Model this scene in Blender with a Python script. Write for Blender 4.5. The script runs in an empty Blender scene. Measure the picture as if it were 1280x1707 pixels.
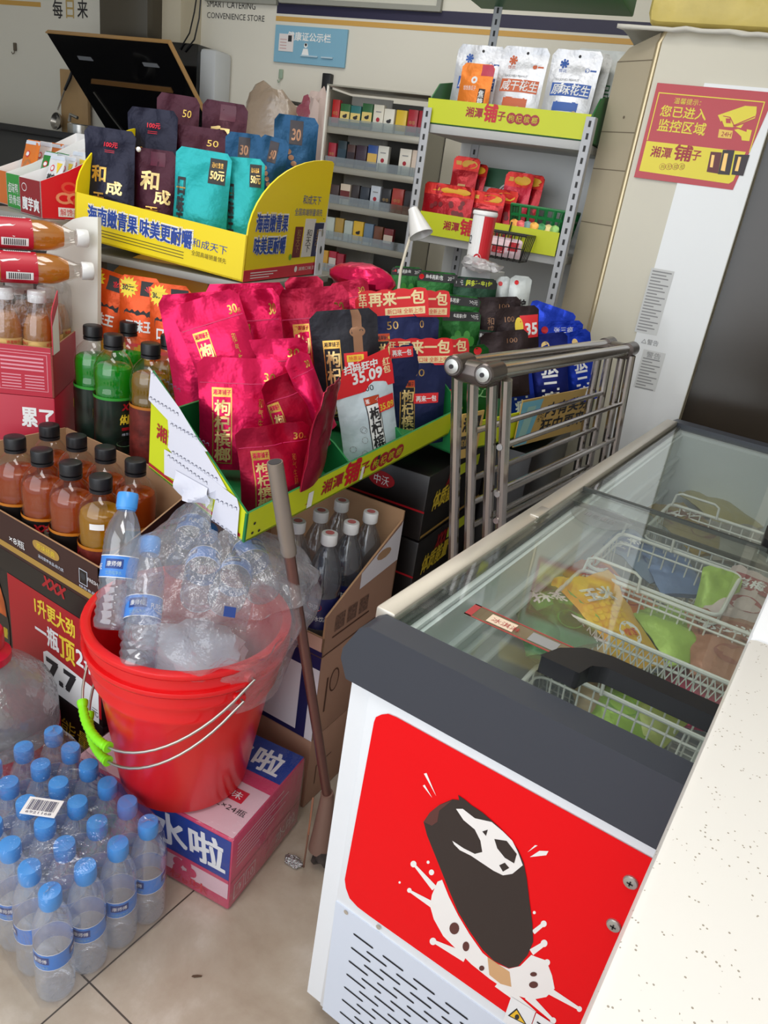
import bpy, bmesh, math, random
from mathutils import Vector, Matrix
sc = bpy.context.scene
COL = sc.collection
PI = math.pi
rnd = random.Random(7)

# ------------------------------------------------------------------ camera
F = 1237.0
_Y, _P, _R = map(math.radians, (-30.946, 23.78, -8.498))
_f = Vector((math.sin(_Y)*math.cos(_P), math.cos(_Y)*math.cos(_P), -math.sin(_P)))
_rt = Vector((math.cos(_Y), -math.sin(_Y), 0)); _dn = _f.cross(_rt)
RT = math.cos(_R)*_rt + math.sin(_R)*_dn
DN = -math.sin(_R)*_rt + math.cos(_R)*_dn
CAM = Vector((0, 0, 1.30))
cd = bpy.data.cameras.new('camera'); cam = bpy.data.objects.new('camera', cd); COL.objects.link(cam)
cd.sensor_fit = 'VERTICAL'; cd.sensor_height = 36; cd.lens = 36*F/1707; cd.clip_start = 0.02
M = Matrix((RT, -DN, -_f)).transposed().to_4x4(); M.translation = CAM
cam.matrix_world = M
sc.camera = cam

def ray(u, v): return _f + RT*((u-640)/F) + DN*((v-853.5)/F)
def at(u, v, d): return CAM + ray(u, v)*d            # a spot of the shop, d metres in front of the lens
def atz(u, v, z):
    r = ray(u, v); return CAM + r*((z-CAM.z)/r.z)
def onplane(u, v, p, n):
    r = ray(u, v); n = Vector(n); return CAM + r*((Vector(p)-CAM).dot(n)/r.dot(n))

# ------------------------------------------------------------------ world, lights, exposure
sc.view_settings.view_transform = 'Standard'; sc.view_settings.look = 'None'
sc.view_settings.gamma = 1; sc.view_settings.exposure = -0.10
sc.cycles.transparent_max_bounces = 32; sc.cycles.max_bounces = 8
w = bpy.data.worlds.new('world'); sc.world = w; w.use_nodes = True
w.node_tree.nodes['Background'].inputs[0].default_value = (0.80, 0.90, 1.0, 1)
w.node_tree.nodes['Background'].inputs[1].default_value = 0.8
def area(name, loc, target, sx, sy, power, col=(1, 1, 1)):
    l = bpy.data.lights.new(name, 'AREA'); l.shape = 'RECTANGLE'; l.size = sx; l.size_y = sy; l.energy = power; l.color = col
    o = bpy.data.objects.new(name, l); COL.objects.link(o); o.location = loc
    o.rotation_euler = (Vector(target)-Vector(loc)).to_track_quat('-Z', 'Y').to_euler(); return o
area('shopfront_daylight', (-0.7, -1.35, 1.45), (-0.7, 1.2, 0.75), 2.6, 2.1, 41, (0.96, 0.98, 1.0))
area('added_front_fill_light', (-0.3, 0.15, 2.5), (-0.3, 0.2, 0), 1.2, 0.5, 13, (1, 0.99, 0.97))  # added overhead fill to brighten the counter and near floor, not a known lamp
area('ceiling_lamp_light', (-1.3, 1.0, 2.5), (-1.3, 1.0, 0), 1.2, 0.5, 12, (1, 0.98, 0.94))
area('rear_ceiling_lamp_light', (-1.6, 2.3, 2.5), (-1.6, 2.45, 0), 1.6, 0.4, 9, (1, 0.975, 0.92))

# ------------------------------------------------------------------ materials
def lin(c):
    return tuple(((x/255)/12.92 if x/255 <= 0.04045 else ((x/255+0.055)/1.055)**2.4) for x in c)
MATS = {}
def mat(name, col, rough=0.5, metal=0.0, spec=0.5, noise=0, nscale=40, bump=0, bscale=60, emit=0, coat=0, trans=0):
    if name in MATS: return MATS[name]
    m = bpy.data.materials.new(name); m.use_nodes = True; nt = m.node_tree; b = nt.nodes['Principled BSDF']
    c = lin(col)
    b.inputs['Base Color'].default_value = (*c, 1); b.inputs['Roughness'].default_value = rough
    b.inputs['Metallic'].default_value = metal; b.inputs['Specular IOR Level'].default_value = spec
    b.inputs['Coat Weight'].default_value = coat; b.inputs['Coat Roughness'].default_value = 0.15
    if trans: b.inputs['Transmission Weight'].default_value = trans
    tc = None
    if noise or bump:
        tc = nt.nodes.new('ShaderNodeTexCoord')
    if noise:
        n = nt.nodes.new('ShaderNodeTexNoise'); n.inputs['Scale'].default_value = nscale; n.inputs['Detail'].default_value = 6
        r = nt.nodes.new('ShaderNodeValToRGB'); nt.links.new(tc.outputs['Object'], n.inputs['Vector']); nt.links.new(n.outputs[0], r.inputs[0])
        r.color_ramp.elements[0].color = (*[x*(1-noise) for x in c], 1); r.color_ramp.elements[1].color = (*[min(1, x*(1+noise)) for x in c], 1)
        r.color_ramp.elements[0].position = 0.3; r.color_ramp.elements[1].position = 0.7
        nt.links.new(r.outputs[0], b.inputs['Base Color'])
    if bump:
        n = nt.nodes.new('ShaderNodeTexNoise'); n.inputs['Scale'].default_value = bscale; n.inputs['Detail'].default_value = 3
        nt.links.new(tc.outputs['Object'], n.inputs['Vector'])
        bp = nt.nodes.new('ShaderNodeBump'); bp.inputs['Strength'].default_value = bump; bp.inputs['Distance'].default_value = 0.01
        nt.links.new(n.outputs[0], bp.inputs['Height']); nt.links.new(bp.outputs[0], b.inputs['Normal'])
    MATS[name] = m; return m
def clear(name, tint, gloss=0.12, body=0.0, bodycol=(255, 255, 255), rough=0.06, bump=0, bscale=30):
    """thin clear plastic or glass: tinted see-through + fresnel shine + a little body colour"""
    if name in MATS: return MATS[name]
    m = bpy.data.materials.new(name); m.use_nodes = True; nt = m.node_tree; nt.nodes.clear()
    N = nt.nodes.new; L = nt.links.new
    out = N('ShaderNodeOutputMaterial'); tr = N('ShaderNodeBsdfTransparent'); gl = N('ShaderNodeBsdfGlossy')
    tr.inputs[0].default_value = (*lin(tint), 1); gl.inputs['Roughness'].default_value = rough; gl.inputs[0].default_value = (1, 1, 1, 1)
    base = tr.outputs[0]
    if body:
        df = N('ShaderNodeBsdfDiffuse'); df.inputs[0].default_value = (*lin(bodycol), 1)
        tl = N('ShaderNodeBsdfTranslucent'); tl.inputs[0].default_value = (*lin(bodycol), 1)
        m2 = N('ShaderNodeMixShader'); m2.inputs[0].default_value = 0.5; L(df.outputs[0], m2.inputs[1]); L(tl.outputs[0], m2.inputs[2])
        mx = N('ShaderNodeMixShader'); mx.inputs[0].default_value = body; L(base, mx.inputs[1]); L(m2.outputs[0], mx.inputs[2]); base = mx.outputs[0]
    fr = N('ShaderNodeLayerWeight'); fr.inputs['Blend'].default_value = 0.5
    pw = N('ShaderNodeMath'); pw.operation = 'POWER'; pw.inputs[1].default_value = 4.0; L(fr.outputs['Facing'], pw.inputs[0])
    mp = N('ShaderNodeMath'); mp.operation = 'MULTIPLY_ADD'; mp.inputs[1].default_value = 0.6; mp.inputs[2].default_value = gloss; mp.use_clamp = True
    L(pw.outputs[0], mp.inputs[0])
    mx = N('ShaderNodeMixShader'); L(mp.outputs[0], mx.inputs[0]); L(base, mx.inputs[1]); L(gl.outputs[0], mx.inputs[2])
    if bump:
        tc = N('ShaderNodeTexCoord'); n = N('ShaderNodeTexNoise'); n.inputs['Scale'].default_value = bscale; n.inputs['Detail'].default_value = 4
        bp = N('ShaderNodeBump'); bp.inputs['Strength'].default_value = bump; bp.inputs['Distance'].default_value = 0.02
        L(tc.outputs['Object'], n.inputs['Vector']); L(n.outputs[0], bp.inputs['Height']); L(bp.outputs[0], gl.inputs['Normal']); L(bp.outputs[0], fr.inputs['Normal'])
    L(mx.outputs[0], out.inputs[0]); MATS[name] = m; return m

# ------------------------------------------------------------------ mesh builder
_txt = {}
def text_mesh(s):
    if s in _txt: return _txt[s]
    c = bpy.data.curves.new('t', 'FONT'); c.body = s; c.resolution_u = 2
    o = bpy.data.objects.new('t', c); COL.objects.link(o)
    dg = bpy.context.evaluated_depsgraph_get(); dg.update()
    me = o.evaluated_get(dg).to_mesh()
    vs = [(v.co.x, v.co.y) for v in me.vertices]; fs = [tuple(p.vertices) for p in me.polygons]
    bpy.data.objects.remove(o); bpy.data.curves.remove(c)
    if vs:
        x0 = min(v[0] for v in vs); x1 = max(v[0] for v in vs); y0 = min(v[1] for v in vs); y1 = max(v[1] for v in vs)
    else: x0 = y0 = 0; x1 = y1 = 1
    _txt[s] = (vs, fs, x0, x1, y0, y1); return _txt[s]

class Frame:
    """a flat face: origin, unit u and v axes; call (u, v, off) -> point"""
    def __init__(s, o, u, v):
        s.o = Vector(o); s.u = Vector(u).normalized(); s.v = Vector(v).normalized(); s.n = s.u.cross(s.v).normalized()
    def __call__(s, a, b, off=0.0): return s.o + s.u*a + s.v*b + s.n*off

class MB:
    def __init__(s): s.v = []; s.f = []; s.m = []; s.mats = []
    def mi(s, m):
        if m not in s.mats: s.mats.append(m)
        return s.mats.index(m)
    def add(s, vs, fs, m, T=None):
        k = len(s.v); i = s.mi(m)
        for p in vs:
            p = Vector(p); s.v.append(T @ p if T is not None else p)
        for q in fs: s.f.append(tuple(k+j for j in q)); s.m.append(i)
    def box(s, c, d, m, r=0.0, T=None):
        cx, cy, cz = c; hx, hy, hz = d[0]/2, d[1]/2, d[2]/2
        if r <= 0:
            vs = [(cx+a*hx, cy+b*hy, cz+e*hz) for a in (-1, 1) for b in (-1, 1) for e in (-1, 1)]
            s.add(vs, [(0, 1, 3, 2), (4, 6, 7, 5), (0, 4, 5, 1), (2, 3, 7, 6), (0, 2, 6, 4), (1, 5, 7, 3)], m, T); return
        r = min(r, hx*.98, hy*.98, hz*.98)
        bm = bmesh.new(); bmesh.ops.create_cube(bm, size=1)
        for v in bm.verts: v.co = Vector((v.co.x*2*hx+cx, v.co.y*2*hy+cy, v.co.z*2*hz+cz))
        bmesh.ops.bevel(bm, geom=bm.edges[:], offset=r, segments=2, affect='EDGES', profile=0.5)
        bm.verts.index_update()
        s.add([v.co.copy() for v in bm.verts], [[v.index for v in f.verts] for f in bm.faces], m, T); bm.free()
    def hexa(s, p, m, T=None):
        """8 corners: bottom 4 (ccw) then top 4"""
        s.add(p, [(3, 2, 1, 0), (4, 5, 6, 7), (0, 1, 5, 4), (1, 2, 6, 5), (2, 3, 7, 6), (3, 0, 4, 7)], m, T)
    def lathe(s, prof, m, n=24, T=None, cap0=True, cap1=True):
        """prof [(r, z, mat?)]"""
        k = len(prof); vs = []; 
        for p in prof:
            for j in range(n): a = 2*PI*j/n; vs.append((p[0]*math.cos(a), p[0]*math.sin(a), p[1]))
        for i in range(k-1):
            mm = prof[i][2] if len(prof[i]) > 2 else m
            base = [vs[q] for q in range(i*n, (i+2)*n)]
            s.add(base, [(j, (j+1) % n, n+(j+1) % n, n+j) for j in range(n)], mm, T)
        if cap0 and prof[0][0] > 1e-5: s.add(vs[:n], [tuple(range(n-1, -1, -1))], m, T)
        if cap1 and prof[-1][0] > 1e-5: s.add(vs[-n:], [tuple(range(n))], m, T)
    def lathe1(s, prof, m, n=24, T=None, cap0=True, cap1=True):
        """one welded skin"""
        vs = []; k = len(prof)
        for p in prof:
            for j in range(n): a = 2*PI*j/n; vs.append((p[0]*math.cos(a), p[0]*math.sin(a), p[1]))
        fs = [(i*n+j, i*n+(j+1) % n, (i+1)*n+(j+1) % n, (i+1)*n+j) for i in range(k-1) for j in range(n)]
        if cap0: fs.append(tuple(range(n-1, -1, -1)))
        if cap1: fs.append(tuple(range((k-1)*n, k*n)))
        s.add(vs, fs, m, T)
    def tube(s, pts, r, m, n=8, closed=False, T=None):
        pts = [Vector(p) for p in pts]; k = len(pts); vs = []
        rr = r if isinstance(r, (list, tuple)) else [r]*k
        up = Vector((0.13, 0.31, 0.94))
        for i, p in enumerate(pts):
            a = pts[(i-1) % k] if (closed or i > 0) else p; b = pts[(i+1) % k] if (closed or i < k-1) else p
            t = (b-a).normalized()
            x = t.cross(up)
            if x.length < 1e-3: x = t.cross(Vector((1, 0, 0)))
            x.normalize(); up = x.cross(t); y = up
            for j in range(n): an = 2*PI*j/n; vs.append(p + (x*math.cos(an)+y*math.sin(an))*rr[i])
        fs = [(i*n+j, ((i+1) % k)*n+j, ((i+1) % k)*n+(j+1) % n, i*n+(j+1) % n) for i in range(k if closed else k-1) for j in range(n)]
        if not closed: fs += [tuple(range(n)), tuple(range(k*n-1, (k-1)*n-1, -1))]
        s.add(vs, fs, m, T)
    def poly(s, fr, pts, m, off=0.0005):
        """flat polygon of any outline on a frame or curved map (triangulated)"""
        from mathutils.geometry import tessellate_polygon
        tris = tessellate_polygon([[Vector((a, b, 0)) for a, b in pts]])
        area2 = sum(pts[i][0]*pts[(i+1) % len(pts)][1]-pts[(i+1) % len(pts)][0]*pts[i][1] for i in range(len(pts)))
        out = []
        for t in tris:
            a, b, c = (pts[i] for i in t)
            cr = (b[0]-a[0])*(c[1]-a[1])-(c[0]-a[0])*(b[1]-a[1])
            out.append(t if cr > 0 else t[::-1])
        s.add([fr(a, b, off) for a, b in pts], out, m)
    def prism(s, fr, pts, d0, d1, m, side=None):
        """outline extruded from offset d0 to d1"""
        ar = sum(pts[i][0]*pts[(i+1) % len(pts)][1]-pts[(i+1) % len(pts)][0]*pts[i][1] for i in range(len(pts)))
        if ar < 0: pts = pts[::-1]
        s.poly(fr, pts, m, d1)
        k = len(s.f); s.poly(fr, pts, side or m, d0)
        for i in range(k, len(s.f)): s.f[i] = s.f[i][::-1]
        n = len(pts)
        s.add([fr(a, b, d0) for a, b in pts]+[fr(a, b, d1) for a, b in pts], [(i, (i+1) % n, n+(i+1) % n, n+i) for i in range(n)], side or m)
    def rect(s, fr, a0, b0, a1, b1, m, off=0.0005, na=1, nb=1):
        vs = [fr(a0+(a1-a0)*i/na, b0+(b1-b0)*j/nb, off) for j in range(nb+1) for i in range(na+1)]
        s.add(vs, [(j*(na+1)+i, j*(na+1)+i+1, (j+1)*(na+1)+i+1, (j+1)*(na+1)+i) for j in range(nb) for i in range(na)], m)
    def disk(s, fr, a, b, r, m, off=0.0006, n=20, ry=None):
        ry = ry or r
        s.poly(fr, [(a+r*math.cos(2*PI*i/n), b+ry*math.sin(2*PI*i/n)) for i in range(n)], m, off)
    def text(s, fr, body, a, b, w, h, m, off=0.0009, slant=0, bold=0, vertical=False, rot=0):
        """writing that fills the box with lower-left (a, b), size w x h"""
        if vertical:
            n = len(body)
            for i, ch in enumerate(body): s.text(fr, ch, a, b+h*(n-1-i)/n, w, h/n*0.93, m, off, slant, bold)
            return
        vs, fs, x0, x1, y0, y1 = text_mesh(body)
        if not fs: return
        sx = w/max(1e-6, x1-x0); sy = h/max(1e-6, y1-y0)
        for d, (dx, dy) in enumerate(((0, 0), (bold, 0), (0, bold), (bold, bold)) if bold else ((0, 0),)):
            out = []
            for x, y in vs:
                X = (x-x0)*sx; Y = (y-y0)*sy
                X += slant*Y; X += dx*h; Y += dy*h
                if rot: X, Y = X*math.cos(rot)-Y*math.sin(rot), X*math.sin(rot)+Y*math.cos(rot)
                out.append(fr(a+X, b+Y, off+d*0.00004))
            s.add(out, fs, m)
    def build(s, name, parent=None, T=None, smooth=35, kind=None, label=None):
        me = bpy.data.meshes.new(name)
        vs = s.v
        if parent is not None and parent.get('_inv') is not None:
            inv = MINV[parent['_inv']]
            vs = [inv @ v for v in vs]
        me.from_pydata([tuple(v) for v in vs], [], s.f)
        for m in s.mats: me.materials.append(m)
        me.polygons.foreach_set('material_index', s.m)
        if smooth:
            me.polygons.foreach_set('use_smooth', [True]*len(s.f)); me.set_sharp_from_angle(angle=math.radians(smooth))
        me.update()
        o = bpy.data.objects.new(name, me); COL.objects.link(o)
        if parent is not None:
            o.parent = parent
            if T is None and parent.get('_inv') is not None: o['_inv'] = parent['_inv']
        if T is not None: o.matrix_world = T
        if kind: o['kind'] = kind
        if label: o['label'] = label
        return o
MINV = {}
def tag(o, label, cat, group=None, kind=None):
    o['label'] = label; o['category'] = cat
    if group: o['group'] = group
    if kind: o['kind'] = kind
    return o
def thing(name, label, cat, loc=(0, 0, 0), group=None, world=True, rotz=0.0):
    """an Empty at a thing's base; with world=True its parts are given in room coordinates"""
    o = bpy.data.objects.new(name, None); COL.objects.link(o); o.empty_display_size = 0.05
    Mx = Matrix.Translation(Vector(loc)) @ Matrix.Rotation(rotz, 4, 'Z')
    o.matrix_world = Mx
    if world:
        k = str(len(MINV)); MINV[k] = Mx.inverted(); o['_inv'] = k
    tag(o, label, cat, group); return o
def solo(mb, name, label, cat, group=None, base=None, smooth=35, T=None):
    """a thing that is one mesh; its origin is moved to its base point"""
    if base is None and T is None:
        xs = [v.x for v in mb.v]; ys = [v.y for v in mb.v]; zs = [v.z for v in mb.v]
        base = Vector(((min(xs)+max(xs))/2, (min(ys)+max(ys))/2, min(zs)))
    if T is None:
        mb.v = [v-base for v in mb.v]; T = Matrix.Translation(base)
    o = mb.build(name, smooth=smooth); o.matrix_world = T
    return tag(o, label, cat, group)
def struct(mb, name, smooth=35): 
    o = mb.build(name, smooth=smooth); o['kind'] = 'structure'; return o
def copy_tree(o, parent=None):
    c = o.copy(); COL.objects.link(c); c.parent = parent
    for ch in list(o.children): copy_tree(ch, c)
    return c
def place(proto, T, label, group=None):
    c = copy_tree(proto); c.matrix_world = T; c['label'] = label
    if group: c['group'] = group
    return c
def TR(loc, rz=0.0, rx=0.0, ry=0.0, s=1.0):
    return Matrix.Translation(Vector(loc)) @ Matrix.Rotation(rz, 4, 'Z') @ Matrix.Rotation(ry, 4, 'Y') @ Matrix.Rotation(rx, 4, 'X') @ Matrix.Scale(s, 4)
def axes(o, x, y, z):
    """matrix from base point and axes"""
    m = Matrix((Vector(x), Vector(y), Vector(z))).transposed().to_4x4(); m.translation = Vector(o); return m

from mathutils import noise as mnoise
class Pouch:
    """soft stand-up bag: x across (0..w on its map), z up, front towards -y"""
    def __init__(s, w, h, t, seed=0, wr=0.0025, seal=0.14, bot=0.7, rc=0.012, waist=0.03, lean=0.0):
        s.w, s.h, s.t, s.seed, s.wr, s.seal, s.bot, s.rc, s.waist, s.lean = w, h, t, seed, wr, seal, bot, rc, waist, lean
    def half(s, a, b):
        U = min(1, abs(2*a/s.w-1)); V = b/s.h
        if V > 1-s.seal: g = 0
        else:
            q = V/(1-s.seal); g = (1-q**2.2)**0.8*(s.bot+(1-s.bot)*min(1, q*3.3))
        return 0.0007 + s.t/2*(1-U**2.4)*g
    def pos(s, a, b, side, off=0.0):
        U = 2*a/s.w-1; V = b/s.h
        k = 1-s.waist*math.sin(PI*min(1, V*1.1))
        if b > s.h-s.rc: k *= 1-(s.rc/s.w*2)*(1-math.sqrt(max(0, 1-((b-s.h+s.rc)/s.rc)**2)))
        x = U*s.w/2*k
        n = mnoise.noise(Vector((a*26+s.seed*7.3, b*22, s.seed*3.1)))*s.wr + mnoise.noise(Vector((a*60+s.seed, b*45, s.seed*1.7)))*s.wr*0.4
        bend = s.lean*max(0, V-0.55)**2 + n*(0.4+1.6*V)
        return Vector((x, side*(s.half(a, b)+off)+bend, b))
    def __call__(s, a, b, off=0.0): return s.pos(a, b, -1, off)
    def add(s, mb, m, mback=None, nu=12, nv=15):
        for side, mm in ((-1, m), (1, mback or m)):
            vs = [s.pos(s.w*i/nu, s.h*j/nv, side) for j in range(nv+1) for i in range(nu+1)]
            fs = [(j*(nu+1)+i, j*(nu+1)+i+1, (j+1)*(nu+1)+i+1, (j+1)*(nu+1)+i) for j in range(nv) for i in range(nu)]
            if side > 0: fs = [f[::-1] for f in fs]
            mb.add(vs, fs, mm)
        # rim strips close the bag
        for e in (0, s.w):
            vs = []; 
            for j in range(nv+1): vs += [s.pos(e, s.h*j/nv, -1), s.pos(e, s.h*j/nv, 1)]
            fs = [(2*j, 2*j+1, 2*j+3, 2*j+2) for j in range(nv)]
            mb.add(vs, fs if e == 0 else [f[::-1] for f in fs], m)
        for b in (0, s.h):
            vs = []
            for i in range(nu+1): vs += [s.pos(s.w*i/nu, b, -1), s.pos(s.w*i/nu, b, 1)]
            fs = [(2*i, 2*i+1, 2*i+3, 2*i+2) for i in range(nu)]
            mb.add(vs, fs if b else [f[::-1] for f in fs], m)
def foil(name, col, rough=0.32, metal=0.35, bump=0.25): return mat(name, col, rough+.02, min(.8, metal*1.75), bump=bump*1.4, bscale=28)
def bag(name, label, cat, group, w, h, t, m, T, prints=None, seed=0, mback=None, part=None, **kw):
    """one pouch as one thing; part(root) may hang labelled pieces on it"""
    p = Pouch(w, h, t, seed, **kw); mb = MB(); p.add(mb, m, mback)
    if prints: prints(mb, p)
    o = mb.build(name, smooth=50); o.matrix_world = T; tag(o, label, cat, group)
    return o, p
def crush(T, h): pass
# ------------------------------------------------------------------ room shell
CY = math.radians(8.33)                                   # the back wall is turned this much against the floor tiles
CD = Vector((math.cos(CY), math.sin(CY), 0)); CN = Vector((-math.sin(CY), math.cos(CY), 0)); UP = Vector((0, 0, 1))
WALL = Vector((-0.5, 0, 0)) + CN*3.35
def wallpt(u, v): return onplane(u, v, WALL, CN)
wallframe = Frame(WALL, CD, UP)                            # normal points to the room
def wuv(u, v):
    p = wallpt(u, v)-WALL; return (p.dot(CD), p.z)

def floor_mat():
    m = bpy.data.materials.new('marble_tile'); m.use_nodes = True; nt = m.node_tree; N = nt.nodes.new; L = nt.links.new
    b = nt.nodes['Principled BSDF']; tc = N('ShaderNodeTexCoord')
    mp = N('ShaderNodeMapping'); mp.inputs['Location'].default_value = (0.738+0.8*4, -0.497+0.8*4, 0); L(tc.outputs['Object'], mp.inputs[0])
    br = N('ShaderNodeTexBrick'); br.offset = 0; br.inputs['Scale'].default_value = 1.0
    br.inputs['Brick Width'].default_value = 0.8; br.inputs['Row Height'].default_value = 0.8; br.inputs['Mortar Size'].default_value = 0.0016
    br.inputs['Mortar'].default_value = (*lin((70, 62, 54)), 1); L(mp.outputs[0], br.inputs['Vector'])
    n1 = N('ShaderNodeTexNoise'); n1.inputs['Scale'].default_value = 4.2; n1.inputs['Detail'].default_value = 9; n1.inputs['Roughness'].default_value = 0.62; n1.inputs['Distortion'].default_value = 0.25
    L(tc.outputs['Object'], n1.inputs['Vector'])
    r = N('ShaderNodeValToRGB'); e = r.color_ramp.elements
    e[0].position = 0.28; e[0].color = (*lin((150, 132, 114)), 1); e[1].position = 0.66; e[1].color = (*lin((205, 195, 182)), 1)
    x = e.new(0.42); x.color = (*lin((170, 154, 136)), 1); x = e.new(0.52); x.color = (*lin((180, 166, 149)), 1)
    L(n1.outputs[0], r.inputs[0]); L(r.outputs[0], br.inputs['Color1']); L(r.outputs[0], br.inputs['Color2'])
    L(br.outputs['Color'], b.inputs['Base Color']); b.inputs['Roughness'].default_value = 0.32
    return m
mb = MB(); mb.box((-1.9, 1.3, -0.05), (7.4, 6.2, 0.1), floor_mat()); struct(mb, 'floor')
M_wall = mat('wall_paint', (222, 218, 206), 0.6)
M_ceil = mat('ceiling_paint', (225, 223, 215), 0.7)
mb = MB(); fr = wallframe
mb.prism(fr, [(-4.7, 0.001), (1.55, 0.001), (1.55, 2.62), (-4.7, 2.62)], -0.1, 0, M_wall)
navy = mat('navy_stripe', (32, 28, 62), 0.5); ochre = mat('ochre_stripe', (206, 160, 80), 0.5)
def stripe(us, off):
    pass
a0, z0 = wuv(462, 11); a1, z1 = wuv(935, 52)
zt = wuv(700, 25)[1]; zb = wuv(700, 35)[1]
mb.rect(fr, a0, zb-.005, a1+.7, zt+.02, navy, 0.001)
zt = wuv(700, 42)[1]; zb = wuv(700, 51)[1]; a0, _ = wuv(460, 32)
mb.rect(fr, a0, zb, a1+.7, zt, ochre, 0.001)
a1, _ = wuv(68, 6); _, z1 = wuv(40, 2); _, z0 = wuv(40, 10)
mb.rect(fr, a1-1.2, z0, a1, z1, ochre, 0.001)
ink = mat('black_ink', (38, 36, 40), 0.5)
x0, y0 = wuv(345, 34); x1, y1 = wuv(441, 33); _, y2 = wuv(345, 21)
mb.text(fr, 'CONVENIENCE STORE', x0, wuv(392, 29)[1]-.010, x1-x0, (wuv(392, 19)[1]-wuv(392, 29)[1])*1.0, ink, 0.0012)
x0, _ = wuv(345, 12); x1, _ = wuv(426, 12)
mb.text(fr, 'SMART CATERING', x0, wuv(386, 13)[1]-.002, x1-x0, (wuv(386, 2)[1]-wuv(386, 13)[1]), ink, 0.0012)
for ch, (ua, ub, c) in zip('每日来', ((88, 104, ink), (110, 123, mat('gold_letter', (190, 160, 95), 0.4)), (129, 146, ink))):
    x0, _ = wuv(ua, 14); x1, _ = wuv(ub, 14); mb.text(fr, ch, x0, wuv(ua, 30)[1], x1-x0, wuv(ua, 0)[1]-wuv(ua, 30)[1], c, 0.0012, bold=0.02)
x0, _ = wuv(318, 10); x1, _ = wuv(330, 10)
mb.text(fr, '店', x0, wuv(324, 24)[1], x1-x0, wuv(324, -8)[1]-wuv(324, 24)[1], ink, 0.0012, bold=0.02)
struct(mb, 'wall_back')
mb = MB(); mb.box((-4.95, 1.2, 1.3), (0.1, 6.0, 2.62), M_wall); struct(mb, 'wall_left')
mb = MB(); mb.box((1.05, 1.55, 1.3), (0.1, 6.0, 2.62), M_wall); struct(mb, 'wall_right')
mb = MB(); mb.box((-1.9, 1.3, 2.67), (7.4, 6.2, 0.1), M_ceil); struct(mb, 'ceiling')
# ------------------------------------------------------------------ counter at the right
def terrazzo():
    m = bpy.data.materials.new('white_quartz'); m.use_nodes = True; nt = m.node_tree; N = nt.nodes.new; L = nt.links.new
    b = nt.nodes['Principled BSDF']; tc = N('ShaderNodeTexCoord'); v = N('ShaderNodeTexVoronoi'); v.inputs['Scale'].default_value = 260
    L(tc.outputs['Object'], v.inputs['Vector'])
    n = N('ShaderNodeTexNoise'); n.inputs['Scale'].default_value = 90; L(tc.outputs['Object'], n.inputs['Vector'])
    lt = N('ShaderNodeMath'); lt.operation = 'LESS_THAN'; lt.inputs[1].default_value = 0.19; L(v.outputs['Distance'], lt.inputs[0])
    g = N('ShaderNodeMath'); g.operation = 'GREATER_THAN'; g.inputs[1].default_value = 0.56; L(n.outputs[0], g.inputs[0])
    mu = N('ShaderNodeMath'); mu.operation = 'MULTIPLY'; L(lt.outputs[0], mu.inputs[0]); L(g.outputs[0], mu.inputs[1])
    mx = N('ShaderNodeMix'); mx.data_type = 'RGBA'; mx.inputs[6].default_value = (*lin((236, 233, 228)), 1); mx.inputs[7].default_value = (*lin((165, 155, 142)), 1)
    L(mu.outputs[0], mx.inputs[0]); L(mx.outputs[2], b.inputs['Base Color']); b.inputs['Roughness'].default_value = 0.3
    return m
M_quartz = terrazzo(); M_white = mat('white_enamel', (232, 234, 238), 0.35); M_lam = mat('white_laminate', (238, 240, 244), 0.4)
ct = thing('counter', 'white speckled quartz counter in the right foreground with rounded edge', 'counter', (0.3, 0.2, 0))
mb = MB(); mb.box((0.2925, 0.245, 0.9), (0.605, 1.1, 0.04), M_quartz, 0.008); mb.build('countertop', ct)
mb = MB(); mb.box((0.2925, 1.1485, 0.9), (0.605, 0.705, 0.04), M_lam, 0.008); mb.build('counter_extension', ct, label='plain white far slab of the counter')
mb = MB(); mb.box((0.315, 0.17, 0.44), (0.56, 0.92, 0.88), M_white, 0.004); mb.build('cabinet', ct)
mb = MB(); mb.box((0.45, 1.46, 0.44), (0.26, 0.05, 0.88), M_white, 0.004); mb.build('support_leg', ct)

# ------------------------------------------------------------------ chest freezer
FX0, FX1, FY0, FY1 = -0.425, 0.20, 0.689, 2.235
M_fz = mat('freezer_white_steel', (233, 236, 240), 0.3, coat=0.3); M_cap = mat('charcoal_plastic', (56, 60, 70), 0.42)
M_blk = mat('black_plastic', (22, 22, 26), 0.4); M_alu = mat('aluminium_rail', (205, 198, 186), 0.35, metal=0.55)
M_red = mat('sticker_red', (236, 6, 18), 0.45, spec=0.2); M_choc = mat('printed_chocolate', (46, 36, 34), 0.35)
M_milk = mat('printed_milk', (244, 240, 236), 0.35); M_choc2 = mat('printed_brown', (92, 48, 44), 0.35); M_stick = mat('printed_stick', (214, 168, 120), 0.4)
fz = thing('chest_freezer', 'white chest freezer with sliding glass lids and red ice cream sticker', 'freezer', (-0.11, 1.46, 0))
mb = MB()
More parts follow.
